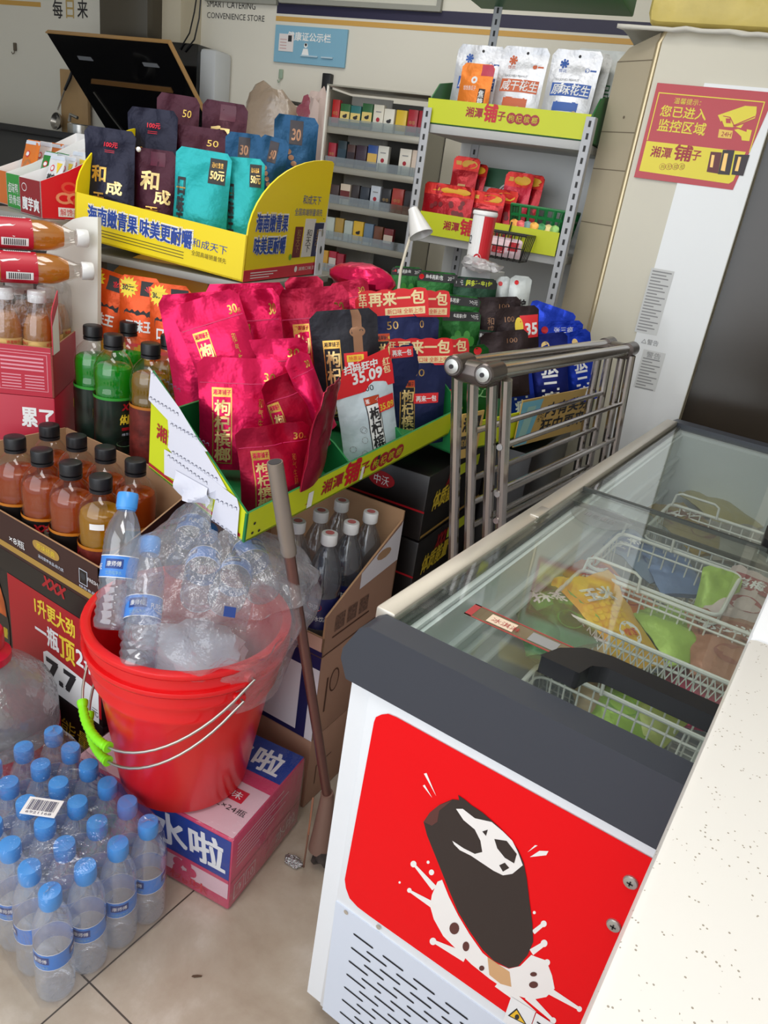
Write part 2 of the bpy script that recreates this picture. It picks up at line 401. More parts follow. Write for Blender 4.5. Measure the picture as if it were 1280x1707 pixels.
# shell: outer wall, inner well
def well(mb, x0, x1, y0, y1, z0, z1, m):
    t = 0.05
    mb.box(((x0+x1)/2, (y0+y1)/2, z0+0.1), (x1-x0, y1-y0, 0.2), m, 0.0)
    for c, d in ((((x0+x1)/2, y0+t/2), (x1-x0, t)), (((x0+x1)/2, y1-t/2), (x1-x0, t)), ((x0+t/2, (y0+y1)/2), (t, y1-y0-2*t-.001)), ((x1-t/2, (y0+y1)/2), (t, y1-y0-2*t-.001))):
        mb.box((c[0], c[1], (z0+.2+z1)/2), (d[0], d[1], z1-z0-.2), m, 0.0)
well(mb, FX0, FX1, FY0+0.003, FY1-0.003, 0.05, 0.772, M_fz)
mb.box(((FX0+FX1)/2, FY0+0.002, 0.375), (FX1-FX0-0.06, 0.006, 0.65), M_fz, 0.002)
mb.build('body', fz)
mb = MB(); M_liner = mat('freezer_liner', (222, 228, 232), 0.35)
for y0, y1, x0, x1, z0, z1 in ((FY0+.054, FY0+.06, FX0+.052, FX1-.052, .25, .765), (FY1-.06, FY1-.054, FX0+.052, FX1-.052, .25, .765), (FY0+.06, FY1-.06, FX0+.051, FX0+.057, .25, .765), (FY0+.06, FY1-.06, FX1-.057, FX1-.051, .25, .765)):
    mb.box(((x0+x1)/2, (y0+y1)/2, (z0+z1)/2), (x1-x0, y1-y0, z1-z0), M_liner)
for z in (0.60, 0.66, 0.70):                                 # steps moulded into the liner
    mb.box((FX0+.062, (FY0+FY1)/2, z), (0.012, FY1-FY0-.13, 0.012), M_liner, 0.004)
    mb.box((FX1-.062, (FY0+FY1)/2, z), (0.012, FY1-FY0-.13, 0.012), M_liner, 0.004)
mb.build('liner', fz)
for yy, dn in ((FY0, -1), (FY1, 1)):
    mb = MB(); fr = Frame((0, yy, 0), (1, 0, 0), (0, 0, 1))
    pts = [(-.430, .698), (-.442, .725), (-.441, .742), (-.420, .782), (-.408, .790), (.19, .790), (.204, .78), (.216, .742), (.216, .725), (.206, .698)]
    if dn < 0: mb.prism(fr, pts, -0.036, 0.006, M_cap)
    else: mb.prism(fr, pts, -0.010, 0.036, M_cap)
    o = mb.build('end_cap', fz)
    bv = o.modifiers.new('b', 'BEVEL'); bv.width = 0.004; bv.segments = 2; bv.limit_method = 'ANGLE'
for x in (FX0+.014, FX1-.014):
    mb = MB(); mb.box((x, (FY0+FY1)/2, 0.783), (0.03, FY1-FY0-0.075, 0.022), M_alu, 0.003)
    s_ = 1 if x < 0 else -1
    mb.box((x+s_*.021, (FY0+FY1)/2, 0.776), (0.012, FY1-FY0-0.075, 0.012), M_blk, 0.002)
    mb.build('rail', fz)
M_glass = clear('lid_glass', (250, 253, 251), 0.05, body=.035, bodycol=(225, 232, 228), rough=0.03)
for nm, y0, y1, z in (('near', FY0+.036, 1.43, 0.788), ('far', 1.36, FY1-.03, 0.780)):
    mb = MB(); mb.box((-.1125, (y0+y1)/2, z), (0.565, y1-y0, 0.005), M_glass)
    g = mb.build('glass_lid', fz, smooth=0)
    mb = MB(); yy = y0 if nm == 'far' else y1
    mb.box((-.1125, yy, z), (0.57, 0.007, 0.0075), mat('lid_edge_strip', (58, 62, 60), 0.4)); mb.build('edge_strip', g)
    # handle: arched black bar
    mb = MB(); yh = 0.775 if nm == 'near' else 1.45
    if nm == 'near': pts = [(-.208, yh-.022), (-.196, yh+.012), (-.172, yh+.036), (-.14, yh+.044), (.03, yh+.040), (.09, yh+.038), (.122, yh+.012), (.122, yh-.02), (.10, yh-.02), (.06, yh+.012), (-.138, yh+.014), (-.152, yh+.004), (-.158, yh-.022)]
    else: pts = [(-.055, yh-.012), (-.06, yh+.06), (-.045, yh+.085), (-.02, yh+.09), (.10, yh+.09), (.10, yh-.01), (.05, yh-.03), (-.035, yh-.03)]
    fr = Frame((0, 0, z), (1, 0, 0), (0, 1, 0))
    mb.prism(fr, pts, 0.003, 0.026, M_blk); o = mb.build('handle', g)
    bv = o.modifiers.new('b', 'BEVEL'); bv.width = 0.005; bv.segments = 3; bv.limit_method = 'ANGLE'
# front sticker with the ice cream bar
y0f = FY0-0.002
ff = Frame((0, y0f, 0), (1, 0, 0), (0, 0, 1))
def zf(a, b):                       # artwork points, read off the sticker
    p = onplane(480+a/1.6, 1100+b/1.6, (0, y0f, 0), (0, 1, 0)); return (p.x, p.z)
def P(pts): return [zf(*q) for q in pts]
mb = MB()
red = P([(230, 165), (235, 152), (250, 145), (268, 143), (290, 152)]) + [(.12, .683), (.14, .675), (.15, .66), (.15, .345), (.14, .325), (.12, .318)] + P([(575, 935), (215, 680), (186, 658), (165, 635), (155, 608), (152, 585)])
mb.poly(ff, red, M_red, 0.0008)
def stroke(a, b, r0, r1, m, off):
    d = Vector((b[0]-a[0], b[1]-a[1])); n = Vector((-d.y, d.x)).normalized()
    mb.poly(ff, P([(a[0]+n.x*r0, a[1]+n.y*r0), (a[0]-n.x*r0, a[1]-n.y*r0), (b[0]-n.x*r1, b[1]-n.y*r1), (b[0]+n.x*r1, b[1]+n.y*r1)]), m, off)
def blob(c, rx, ry, m, off): mb.poly(ff, P([(c[0]+rx*math.cos(i*PI/8), c[1]+ry*math.sin(i*PI/8)) for i in range(16)]), m, off)
mb.poly(ff, P([(385, 625), (400, 590), (412, 585), (430, 630), (455, 680), (485, 730), (520, 780), (550, 805), (590, 822), (620, 815), (650, 785), (662, 790), (690, 800), (705, 840), (712, 875), (690, 897), (650, 905), (600, 890), (540, 850), (490, 810), (455, 775), (415, 735), (390, 690), (380, 655)]), M_milk, 0.0012)
for a, b, r0, r1 in (((392, 608), (338, 545), 8, 3), ((392, 655), (325, 614), 9, 3), ((475, 792), (388, 748), 13, 4), ((650, 778), (684, 755), 9, 6), ((655, 725), (682, 703), 6, 5), ((648, 820), (692, 806), 9, 5), ((700, 882), (780, 930), 9, 4), ((640, 895), (708, 960), 10, 4), ((560, 860), (660, 940), 12, 5)): stroke(a, b, r0, r1, M_milk, 0.0013)
for c, r in (((336, 543), 8), ((325, 613), 6), ((388, 749), 9), ((375, 538), 4), ((384, 565), 7), ((299, 592), 3), ((658, 672), 4), ((683, 702), 8), ((684, 754), 9), ((692, 805), 8), ((778, 929), 7), ((708, 960), 8)): blob(c, r, r*1.1, M_milk, 0.00135)
mb.poly(ff, P([(533, 790), (592, 830), (597, 870), (568, 862), (538, 838)]), M_stick, 0.0014)
bar = [(363, 430), (380, 405), (405, 385), (440, 370), (458, 372), (455, 358), (475, 372), (490, 385), (520, 405), (560, 440), (590, 470), (615, 505), (630, 540), (638, 580), (645, 640), (653, 700), (655, 750), (640, 785), (615, 815), (590, 820), (550, 800), (520, 770), (485, 720), (455, 670), (430, 610), (410, 560), (390, 510), (372, 465)]
mb.poly(ff, P(bar), M_choc, 0.0016)
mb.poly(ff, P([(363, 430), (380, 405), (405, 385), (440, 372), (405, 400), (400, 430), (385, 440)]), M_choc2, 0.0018)
mb.poly(ff, P([(450, 395), (468, 395), (500, 420), (545, 430), (575, 455), (600, 480), (615, 510), (628, 545), (600, 568), (575, 572), (550, 560), (520, 540), (490, 520), (460, 505), (445, 490), (440, 480), (470, 500), (500, 515), (520, 510), (515, 480), (500, 450), (470, 425)]), M_milk, 0.0019)
for pts in ([(520, 455), (535, 450), (530, 467)], [(552, 475), (585, 480), (612, 515), (605, 540), (580, 525), (560, 500)], [(565, 545), (580, 538), (592, 552), (575, 562)]): mb.poly(ff, P(pts), M_choc, 0.0021)
for c, rx, ry in (((445, 714), 13, 16), ((476, 762), 9, 13), ((518, 820), 7, 7), ((656, 836), 9, 6), ((656, 864), 12, 9)): blob(c, rx, ry, M_choc2, 0.0017)
for pts in ([(364, 302), (371, 300), (397, 362)], [(361, 334), (366, 331), (386, 366)], [(640, 511), (660, 492), (667, 493)], [(646, 524), (672, 507), (696, 508), (690, 519)]): mb.poly(ff, P(pts), M_milk, 0.0015)
mb.build('ice_cream_sticker', fz, label='red sticker with a chocolate ice cream bar and milk splash')
mb = MB()
mb.poly(ff, P([(597, 895), (662, 935), (640, 1000), (575, 960)]), mat('paper_white', (240, 240, 240), 0.5), 0.0022)
mb.poly(ff, P([(612, 925), (588, 945), (640, 972)]), ink, 0.0024); mb.poly(ff, P([(612, 930), (594, 945), (634, 966)]), mat('warning_yellow', (240, 190, 40), 0.5), 0.0026)
blob((613, 948), 6, 7, ink, 0.0028)
mb.poly(ff, P([(664, 938), (735, 985), (720, 1030), (645, 990)]), MATS['paper_white'], 0.0022)
a = zf(664, 985); b = zf(700, 960); mb.text(ff, '工', a[0]-.004, a[1]-.004, .022, .02, ink, 0.0025, bold=.04)
mb.build('warning_label', fz)
mb = MB()
gp = [(-.394, .301), (-.387, .05), (.15, .05), (.15, .301)]
mb.prism(ff, gp, -0.002, 0.0012, mat('grille_grey', (214, 222, 236), 0.35))
slot = mat('slot_black', (14, 18, 30), 0.6)
for r in range(15):
    z = .264-r*.0155
    for k in range(9):
        x = -.355+k*.054+(.027 if r % 2 else 0)
        if x+.038 < .14:
            mb.poly(ff, [(x, z), (x+.002, z-.0018), (x+.036, z-.0018), (x+.038, z), (x+.036, z+.0018), (x+.002, z+.0018)], slot, 0.0018)
for x, z in ((-.373, .295), (-.316, .312)): mb.disk(ff, x, z, .004, M_alu, .002)
mb.build('vent_grille', fz)
for a in ((915, 590), (870, 705)):
    x, z = zf(*a); mb = MB(); T = Matrix.Translation((x, y0f, z)) @ Matrix.Rotation(PI/2, 4, 'X')
    mb.lathe1([(.0085, 0), (.0085, .003), (.0075, .0042), (.004, .005)], mat('screw_zinc', (190, 190, 185), 0.3, metal=0.8), 16, T)
    f2 = Frame((x, y0f-.0052, z), (1, 0, 0), (0, 0, 1)); mb.rect(f2, -.0035, -.0009, .0035, .0009, ink, .0002); mb.rect(f2, -.0009, -.0035, .0009, .0035, ink, .0002)
    mb.build('screw', fz)
for x in (FX0+.06, FX1-.06):
    for y in (FY0+.08, FY1-.08):
        mb = MB(); T = Matrix.Translation((x-.012, y, .027)) @ Matrix.Rotation(PI/2, 4, 'Y'); mb.lathe1([(.022, 0), (.027, .005), (.027, .019), (.022, .024)], M_blk, 16, T)
        mb.build('caster', fz)
# ------------------------------------------------------------------ air conditioner tower
def cpt(o, a, dpt, z): return Vector((o[0], o[1], 0)) + CD*a + CN*dpt + UP*z     # a along, dpt towards the back wall
ACO = (-0.7627, 2.332)
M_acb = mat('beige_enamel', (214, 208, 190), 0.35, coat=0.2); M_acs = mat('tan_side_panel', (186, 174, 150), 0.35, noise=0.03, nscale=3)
M_gold = mat('champagne_trim', (196, 180, 146), 0.3, metal=0.6); M_acw = mat('white_door_panel', (238, 240, 242), 0.22, coat=0.5)
ac = thing('air_conditioner', 'tall beige standing air conditioner with a white door panel and a red sign', 'air conditioner', cpt(ACO, .17, .17, 0))
acf = Frame(cpt(ACO, 0, 0, 0), CD, UP)
mb = MB(); mb.prism(acf, [(.012, .02), (.338, .02), (.338, 1.745), (.30, 1.77), (.012, 1.77)], -.012, 0, M_acb); mb.build('front_frame', ac)
_fd = Vector((math.cos(math.radians(156)), math.sin(math.radians(156)), 0))
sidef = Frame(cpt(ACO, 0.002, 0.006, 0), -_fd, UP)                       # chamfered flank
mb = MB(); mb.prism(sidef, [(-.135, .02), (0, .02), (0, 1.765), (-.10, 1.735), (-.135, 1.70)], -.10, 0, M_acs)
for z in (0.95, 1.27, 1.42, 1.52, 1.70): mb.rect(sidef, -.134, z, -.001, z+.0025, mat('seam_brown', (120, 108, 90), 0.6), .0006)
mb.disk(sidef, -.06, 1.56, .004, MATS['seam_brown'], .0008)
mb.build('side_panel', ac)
T = axes(cpt(ACO, .155, .20, .88), CD, CN, UP); mb = MB(); mb.box((0, 0, 0), (.36, .26, 1.72), M_acs, .01, T); mb.build('rear_casing', ac)
mb = MB(); mb.tube([cpt(ACO, .005, .006, z) for z in (.02, .6, 1.2, 1.74)]+[cpt(ACO, .018, .008, 1.772)], .0085, M_gold, 10); mb.build('edge_trim', ac)
mb = MB(); mb.prism(acf, [(.148, .06), (.336, .06), (.336, 1.655), (.148, 1.655)], 0.0005, .006, M_acw); mb.build('door_panel', ac)
sign = MB(); sf = acf; off = .0075
yl = mat('sign_yellow', (240, 222, 50), 0.35); rd = mat('sign_red', (190, 14, 36), 0.3, coat=0.2)
def pa(u, v):
    p = onplane(u, v, cpt(ACO, 0, -.007, 0), CN)-cpt(ACO, 0, 0, 0); return (p.dot(CD), p.z)
def sa(x, y): return pa(1080+x/6.4, 120+y/6.4)
sx0, sx1, sz0, sz1 = .027, .326, 1.408, 1.646
sign.prism(sf, [(sx0, sz0), (sx1-.03, sz0), (sx1, sz1-.02), (sx1, sz1), (sx0, sz1)], .0064, off, rd)
zm = sz0+(sz1-sz0)*.40
sign.poly(sf, [(sx0+.010, sz0+.018), (sx1-.045, sz0+.014), (sx1-.036, sz0+.022), (sx1-.026, zm), (sx0+.010, zm)], yl, off+.0004)
for a, b, c_, d in ((.010, zm+.002-sz0, .0125, sz1-sz0-.022), (.0125, sz1-sz0-.0245, .283, sz1-sz0-.022), (.2805, zm-sz0, .283, sz1-sz0-.0245)): sign.rect(sf, sx0+a, sz0+b, sx0+c_, sz0+d, yl, off+.0004)
def stx(t, x0, y0, x1, y1, m, **k):
    a = sa(x0, y1); b = sa(x1, y1); c_ = sa(x0, y0); z = (a[1]+b[1])/2
    sign.text(sf, t, a[0], z, b[0]-a[0], c_[1]-a[1], m, off+.0008, **k)
stx('温馨提示：', 270, 285, 560, 350, yl); stx('您已进入', 115, 375, 615, 495, yl, bold=.03); stx('监控区域', 85, 525, 600, 655, yl, bold=.03)
brown = mat('brand_red', (168, 30, 46), 0.4)
stx('湘潭', 15, 800, 235, 915, brown, bold=.04); stx('铺', 255, 785, 440, 950, brown, bold=.06); stx('子', 450, 840, 550, 945, brown, bold=.04)
for i, ch in enumerate('枸杞槟榔'):
    x = 155+i*68; a = sa(x, 1010); sign.disk(sf, a[0], a[1], .0085, brown, off+.0006); sign.disk(sf, a[0], a[1], .0076, yl, off+.0008)
    stx(ch, x-24, 985, x+24, 1037, brown)
def spoly(pts, m, o=.0008): sign.poly(sf, [sa(*p) for p in pts], m, off+o)
spoly([(745, 462), (1035, 362), (1160, 370), (1155, 440), (1140, 495), (930, 572), (905, 590), (815, 585), (790, 520), (775, 530)], yl)
spoly([(830, 495), (880, 498), (882, 548), (832, 545)], rd, .0012); spoly([(905, 570), (1140, 470), (1142, 480), (908, 582)], rd, .0012); spoly([(800, 466), (880, 480), (925, 575), (915, 578), (872, 490), (800, 474)], rd, .0012)
spoly([(935, 585), (1020, 555), (990, 600)], yl); spoly([(920, 618), (960, 608), (1050, 640), (1055, 612), (1108, 622), (1080, 738), (1000, 730), (995, 690)], yl)
spoly([(760, 610), (905, 628), (890, 712), (745, 700)], mat('sign_cream', (245, 205, 90), 0.4)); stx('24H', 775, 640, 880, 690, brown, bold=.02)
for pts, m in (([(670, 850), (790, 860), (745, 1085), (625, 1065)], mat('pouch_print_maroon', (100, 26, 34), 0.4)), ([(800, 830), (925, 835), (870, 1100), (745, 1090)], mat('pouch_print_black', (44, 28, 36), 0.4)), ([(930, 880), (1085, 885), (1015, 1108), (890, 1095)], MATS['pouch_print_black'])): spoly(pts, m, .0010)
gold = mat('gold_print', (198, 160, 96), 0.3, metal=0.6)
for pts in ([(680, 885), (712, 888), (690, 1020), (660, 1015)], [(815, 868), (855, 870), (820, 1060), (775, 1050)], [(965, 905), (995, 908), (960, 1060), (925, 1055)]): spoly(pts, gold, .0013)
sign.build('warning_sign', ac, label='red and yellow camera surveillance warning sign')
mb = MB(); pp = mat('label_grey_print', (214, 215, 215), 0.5); li = mat('fine_print_grey', (150, 150, 152), 0.6)
for (u0, v0), (u1, v1), t in (((1085, 450), (1108, 555), None), ((1072, 585), (1088, 645), '警告')):
    a = pa(u0-15, v1); b = pa(u1, v0); x0 = pa(u0, v0)[0]
    x1 = x0+.066; z0, z1 = a[1], b[1]
    mb.rect(sf, x0, z0, x1, z1, pp, .0066)
    n = int((z1-z0)/.009)
    for k in range(n):
        if k == 0 and t: mb.text(sf, t, x0+.012, z1-.022, .042, .018, li, .0072); continue
        if t and k == 1: continue
        wdt = (.055, .042, .05, .03)[k % 4]; mb.rect(sf, x0+.005, z1-.006-k*.009, x0+.005+wdt, z1-.0095-k*.009, li, .007)
a = pa(1068, 572); mb.text(sf, '△警告', a[0], a[1], .05, .016, li, .007)
mb.build('spec_label', ac)
# wrapped bundle on top
film = clear('packing_film', (238, 236, 226), 0.10, body=0.34, bodycol=(226, 220, 205), rough=0.2, bump=0.5, bscale=14)
mb = MB(); my = mat('yellow_wrap', (206, 186, 104), 0.45, noise=0.12, nscale=9, bump=0.5, bscale=18)
T = axes(cpt(ACO, .17, .17, 1.842), CD, CN, UP); mb.box((0, 0, 0), (.44, .30, .11), my, .03, T)
b_ = solo(mb, 'wrapped_bundle', 'yellow bundle wrapped in film lying on the air conditioner', 'bundle')
mb = MB(); n = 14
vs = []; fs = []
for j in range(5):
    for i in range(n+1):
        a = -.11+.50*i/n; q = j/4
        vs.append(cpt(ACO, a, -.035+.36*q, 1.774+.008*mnoise.noise(Vector((i*.7, j*.9, 2)))+(.002 if 0 < j < 4 else -.012)))
for j in range(4):
    for i in range(n): fs.append((j*(n+1)+i, j*(n+1)+i+1, (j+1)*(n+1)+i+1, (j+1)*(n+1)+i))
mb.add(vs, fs, mat('foam_sheet', (214, 210, 200), 0.6))
o = solo(mb, 'packing_sheet', 'crumpled white packing sheet hanging over the air conditioner top', 'packing sheet')
so = o.modifiers.new('s', 'SOLIDIFY'); so.thickness = .010; so.offset = 1

# dark door leaf and pale curtain behind the air conditioner
mb = MB(); dk = mat('dark_door_panel', (58, 50, 42), 0.25, noise=0.12, nscale=2, coat=0.3)
DO = cpt(ACO, .342, .06, 0); df = Frame(DO, CD, UP)
mb.prism(df, [(0, 0.0), (.30, 0.0), (.30, 2.3), (0, 2.3)], -.04, 0, dk); mb.prism(df, [(.30, 0.0), (.33, 0.0), (.33, 2.3), (.30, 2.3)], -.04, .006, mat('door_stile_grey', (150, 142, 130), 0.4)); o = struct(mb, 'door_1')
mb = MB(); vs = []; fs = []; n = 40
for j in range(9):
    for i in range(n+1):
        x = .36+.75*i/n; vs.append(cpt(ACO, x, .16+.018*math.sin(i*.9+j*.15)+.01*math.sin(i*2.3+j*.4), .02+1.9*j/8))
for j in range(8):
    for i in range(n): fs.append((j*(n+1)+i, j*(n+1)+i+1, (j+1)*(n+1)+i+1, (j+1)*(n+1)+i))
mb.add(vs, fs, mat('cream_curtain', (196, 188, 170), 0.8)); o = solo(mb, 'curtain', 'pale cream curtain hanging behind the far end of the freezer', 'curtain')
so = o.modifiers.new('s', 'SOLIDIFY'); so.thickness = .004
mb = MB(); q = [cpt(ACO, .705+.01*k-.0*k, .085-.0*k, 1.2-.14*k) for k in range(9)]
mb.tube(q, .006, M_blk, 8); solo(mb, 'power_cable', 'black cable hanging in front of the cream curtain', 'cable')

# ------------------------------------------------------------------ white slotted shelf with lime fronts
SH = (-1.382, 2.215)
M_post = mat('slotted_post_grey', (188, 190, 196), 0.45); M_lime = mat('lime_card', (208, 216, 32), 0.45); M_grn = mat('green_card', (26, 112, 48), 0.5)
M_shelf = mat('shelf_grey', (190, 190, 190), 0.5); hole = mat('slot_dark', (52, 52, 54), 0.7)
sh = thing('slotted_shelf_unit', 'grey slotted steel shelf unit between cigarette rack and air conditioner', 'shelf unit', cpt(SH, .25, .16, 0))
for a, dpt, top in ((0, -.012, 1.525), (.505, -.012, 1.545), (.06, .30, 1.90), (.505, .30, 1.62)):
    mb = MB(); T = axes(cpt(SH, a, dpt, top/2), CD, CN, UP)
    mb.box((0, 0.001, 0), (.028, .002, top), M_post, 0, T); mb.box((-.013 if a < .3 else .013, .014, 0), (.002, .028, top), M_post, 0, T)
    f2 = Frame(cpt(SH, a, dpt, 0), CD, UP)
    for k in range(int(top/.032)):
        z = top-.018-k*.032; mb.rect(f2, -.0035, z-.008, .0035, z+.008, hole, .0006)
    mb.build('upright', sh)
for z in (1.470, 1.150, .62, .25):
    mb = MB(); T = axes(cpt(SH, .2525, .15, z), CD, CN, UP); mb.box((0, 0, 0), (.50, .30, .025), M_shelf, .003, T); mb.build('shelf_board', sh)
mb = MB(); T = axes(cpt(SH, .2525, .305, .95), CD, CN, UP); mb.box((0, 0, 0), (.49, .004, 1.2), mat('back_sheet', (206, 208, 208), 0.35), 0, T); mb.build('back_sheet', sh)
def brandtext(mb, f2, a, z, s, off=.0009, dark=None):
    """湘潭铺子 + four roundels, s = character height"""
    mb.text(f2, '湘潭', a, z, s*2.05, s, dark or brown, off, bold=.05)
    mb.text(f2, '铺', a+s*2.2, z-s*.3, s*1.55, s*1.75, mat('brand_bright_red', (206, 24, 44), 0.4), off, bold=.07)
    mb.text(f2, '子', a+s*3.9, z-s*.05, s*.95, s*.9, dark or brown, off, bold=.05)
    for i, ch in enumerate('枸杞槟榔'):
        x = a+s*5.6+i*s*.92; mb.disk(f2, x, z+s*.35, s*.56, MATS['brand_red'], off+.0001*i); mb.text(f2, ch, x-s*.34, z+s*.02, s*.68, s*.66, M_lime, off+.0006)
tr = thing('display_tray', 'green card tray with lime front of snack pouches topping the slotted shelf', 'display tray', cpt(SH, .25, .1, 1.483))
f2 = Frame(cpt(SH, -.002, -.002, 0), CD, UP)
mb = MB(); mb.prism(f2, [(0, 1.486), (.49, 1.486), (.505, 1.552), (-.004, 1.552)], -.004, 0, M_lime); brandtext(mb, f2, .125, 1.512, .026); mb.build('front_panel', tr, label='lime front with red lettering')
for a in (0, .505):
    mb = MB(); f3 = Frame(cpt(SH, a, -.002, 0), -CN, UP); mb.prism(f3, [(-.28, 1.486), (-.004, 1.486), (-.004, 1.552), (-.06, 1.60), (-.28, 1.64)], -.002, .002, M_grn); mb.build('side_panel', tr)
mb = MB(); mb.prism(f2, [(0, 1.4835), (.505, 1.4835), (.505, 1.486), (0, 1.486)], -.285, -.004, M_grn); mb.build('tray_bottom', tr)
tr2 = thing('display_strip', 'lime card strip with red lettering fronting the lower slotted shelf', 'display strip', cpt(SH, .25, -.01, 1.165))
f2 = Frame(cpt(SH, -.002, -.0155, 0), CD, UP); mb = MB(); mb.prism(f2, [(.03, 1.163), (.49, 1.163), (.49, 1.231), (.03, 1.231)], -.003, 0, M_lime); brandtext(mb, f2, .115, 1.186, .026); mb.build('strip_panel', tr2)
# top: crate bottom hanging over the shelf
mb = MB(); T = axes(cpt(SH, .235, .16, 1.885), CD, CN, UP); mb.box((0, 0, 0), (.50, .36, .05), M_grn, .004, T); mb.box((0, 0, .045), (.50, .36, .035), M_lime, .004, T)
o = solo(mb, 'display_tray', 'green tray with lime rim high on the tall rear post', 'display tray')
# peanut bags on the tray
silver = foil('silver_bag', (214, 216, 222), 0.35, 0.25)
def peanut(col, title):
    cm = mat('ink_'+title, col, 0.5)
    def f(mb, p):
        w, h = p.w, p.h
        for i in range(7):
            a = 2*PI*i/7; mb.disk(p, w*.28+.010*math.cos(a), h*.84+.010*math.sin(a), .0035, cm, .0009)
        mb.disk(p, w*.28, h*.84, .007, cm, .0010); mb.text(p, '恰比', w*.2, h*.74, .024, .010, cm)
        mb.disk(p, w*.76, h*.78, .007, cm, .0008, ry=.006); mb.disk(p, w*.76, h*.78, .005, silver, .0010); mb.rect(p, w*.82, h*.77, w*.94, h*.79, cm)
        mb.text(p, 'SEASONED PEANUT', w*.16, h*.645, w*.5, .006, MATS['fine_print_grey'])
        mb.rect(p, w*.12, h*.47, w*.92, h*.62, cm, .0008, 6, 2); mb.text(p, title, w*.14, h*.485, w*.76, h*.12, MATS['paper_white'], .0016, slant=.1, bold=.03)
        mb.poly(p, [(w*.2, h*.3), (w*.3, h*.41), (w*.7, h*.41), (w*.8, h*.3), (w*.74, h*.36), (w*.26, h*.36)], cm, .001); mb.rect(p, w*.24, h*.30, w*.76, h*.40, cm, .0009, 5, 2)
        pn = mat('peanut_tan', (205, 180, 140), 0.6)
        for i in range(26): mb.disk(p, w*(.2+.6*rnd.random()), h*(.05+.24*rnd.random()), .007, pn, .001+.00005*i, 8, .005)
        mb.disk(p, w*.55, h*.93, .004, hole, .0012)
    return f
def onshelf(a, dpt, z, rz=0, rx=0): return axes(cpt(SH, a, dpt, z), CD, CN, UP) @ Matrix.Rotation(rz, 4, 'Z') @ Matrix.Rotation(rx, 4, 'X')
g = 'peanut bags on the shelf top'
bag('snack_bag', 'silver peanut bag with blue print half behind the orange seed bag', 'snack bag', g, .155, .235, .03, silver, onshelf(.095, .10, 1.487, 0, -.10), peanut((60, 100, 180), '原味花生'), 1)
bag('snack_bag', 'silver peanut bag with orange print and orange jar in the middle', 'snack bag', g, .15, .235, .035, silver, onshelf(.245, .075, 1.487, .02, -.10), peanut((214, 106, 66), '咸干花生'), 2)
bag('snack_bag', 'silver peanut bag with blue print and blue jar at the tray right end', 'snack bag', g, .15, .235, .035, silver, onshelf(.405, .06, 1.487, -.02, -.12), peanut((40, 92, 180), '原味花生'), 3)
bag('snack_bag', 'plain grey bag directly behind the blue jar peanut bag', 'snack bag', g, .15, .24, .03, foil('grey_bag', (168, 168, 166), 0.4), onshelf(.42, .125, 1.487, 0, -.08), None, 4)
def greenprint(mb, p): mb.text(p, '盐焗', .06, .11, .07, .06, mat('green_ink', (40, 120, 70), 0.5), vertical=False); mb.text(p, '脚', .10, .06, .04, .04, MATS['green_ink'])
bag('snack_bag', 'white bag with green print standing rearmost at tray right end', 'snack bag', g, .16, .26, .03, foil('white_bag', (222, 224, 220), 0.4, 0.1), onshelf(.445, .20, 1.487, 0, -.05), greenprint, 5)
def seed(mb, p):
    w, h = p.w, p.h; o_ = mat('seed_dark', (60, 40, 34), 0.6)
    mb.rect(p, w*.62, h*.8, w, h*.99, mat('seed_pink', (196, 50, 80), 0.4), .0006, 4, 2)
    mb.disk(p, w*.45, h*.72, .010, MATS['paper_white']); mb.disk(p, w*.45, h*.72, .004, mat('seed_orange', (230, 120, 40), 0.4), .0012)
    mb.rect(p, w*.66, h*.02, w*.86, h*.58, o_, .0008, 2, 5); mb.text(p, '焦糖瓜子', w*.67, h*.03, w*.16, h*.53, MATS['paper_white'], .0014, vertical=True, bold=.03)
    for i in range(3): mb.poly(p, [(w*(.22+.1*i), h*.08), (w*(.27+.1*i), h*.36), (w*(.33+.1*i), h*.08)], (o_, MATS['paper_white'], o_)[i], .0009+.0001*i)
    mb.text(p, '恰恰香瓜子', w*.15, h*.54, w*.4, h*.08, MATS['paper_white'])
bag('snack_bag', 'orange seed bag standing before the left silver peanut bag', 'snack bag', None, .105, .16, .025, foil('orange_bag', (232, 128, 40), 0.35, 0.2), onshelf(.125, .032, 1.50, 0, -.06), seed, 6)

# middle shelf: red packets, green basket, cable pack
redf = foil('red_packet', (176, 20, 34), 0.25, 0.2); redh = foil('red_header', (214, 40, 30), 0.35, 0.2); yel = mat('packet_yellow', (236, 176, 40), 0.4)
def packet(kind):
    def f(mb, p):
        w, h = p.w, p.h
        mb.rect(p, .001, h*.72, w-.001, h*.985, redh, .0006, 5, 3)
        mb.poly(p, [(w*(.62+.30*math.cos(i*PI/8)), h*(.85+.09*math.sin(i*PI/8))) for i in range(16)], yel, .0010); mb.rect(p, w*.1, h*.82, w*.3, h*.9, MATS['packet_yellow'], .0010)
        if kind == 'sticks':
            for i in range(7): x = w*(.25+.06*i); mb.poly(p, [(x, h*.12), (x+w*.05, h*.12), (x+w*.14-.02*w*i, h*.42), (x+w*.09-.02*w*i, h*.42)], mat('ginseng_tan', (214, 170, 110), 0.6), .0012+.0001*i)
        elif kind == 'dark': mb.rect(p, w*.12, h*.12, w*.88, h*.6, mat('dried_dark', (90, 30, 30), 0.6, noise=.5, nscale=120), .001, 4, 4)
        else:
            for i in range(14): mb.disk(p, w*(.15+.7*rnd.random()), h*(.1+.5*rnd.random()), .008, mat('dried_red', (120, 16, 26), 0.5), .001+.00005*i, 8)
    return f
mb = MB(); mb.box((0, 0, 0), (.34, .22, .02), M_shelf, .002, axes(cpt(SH, .18, .14, 1.175), CD, CN, UP)); mb.build('shelf_liner', sh)
g = 'red snack packets on the middle shelf'
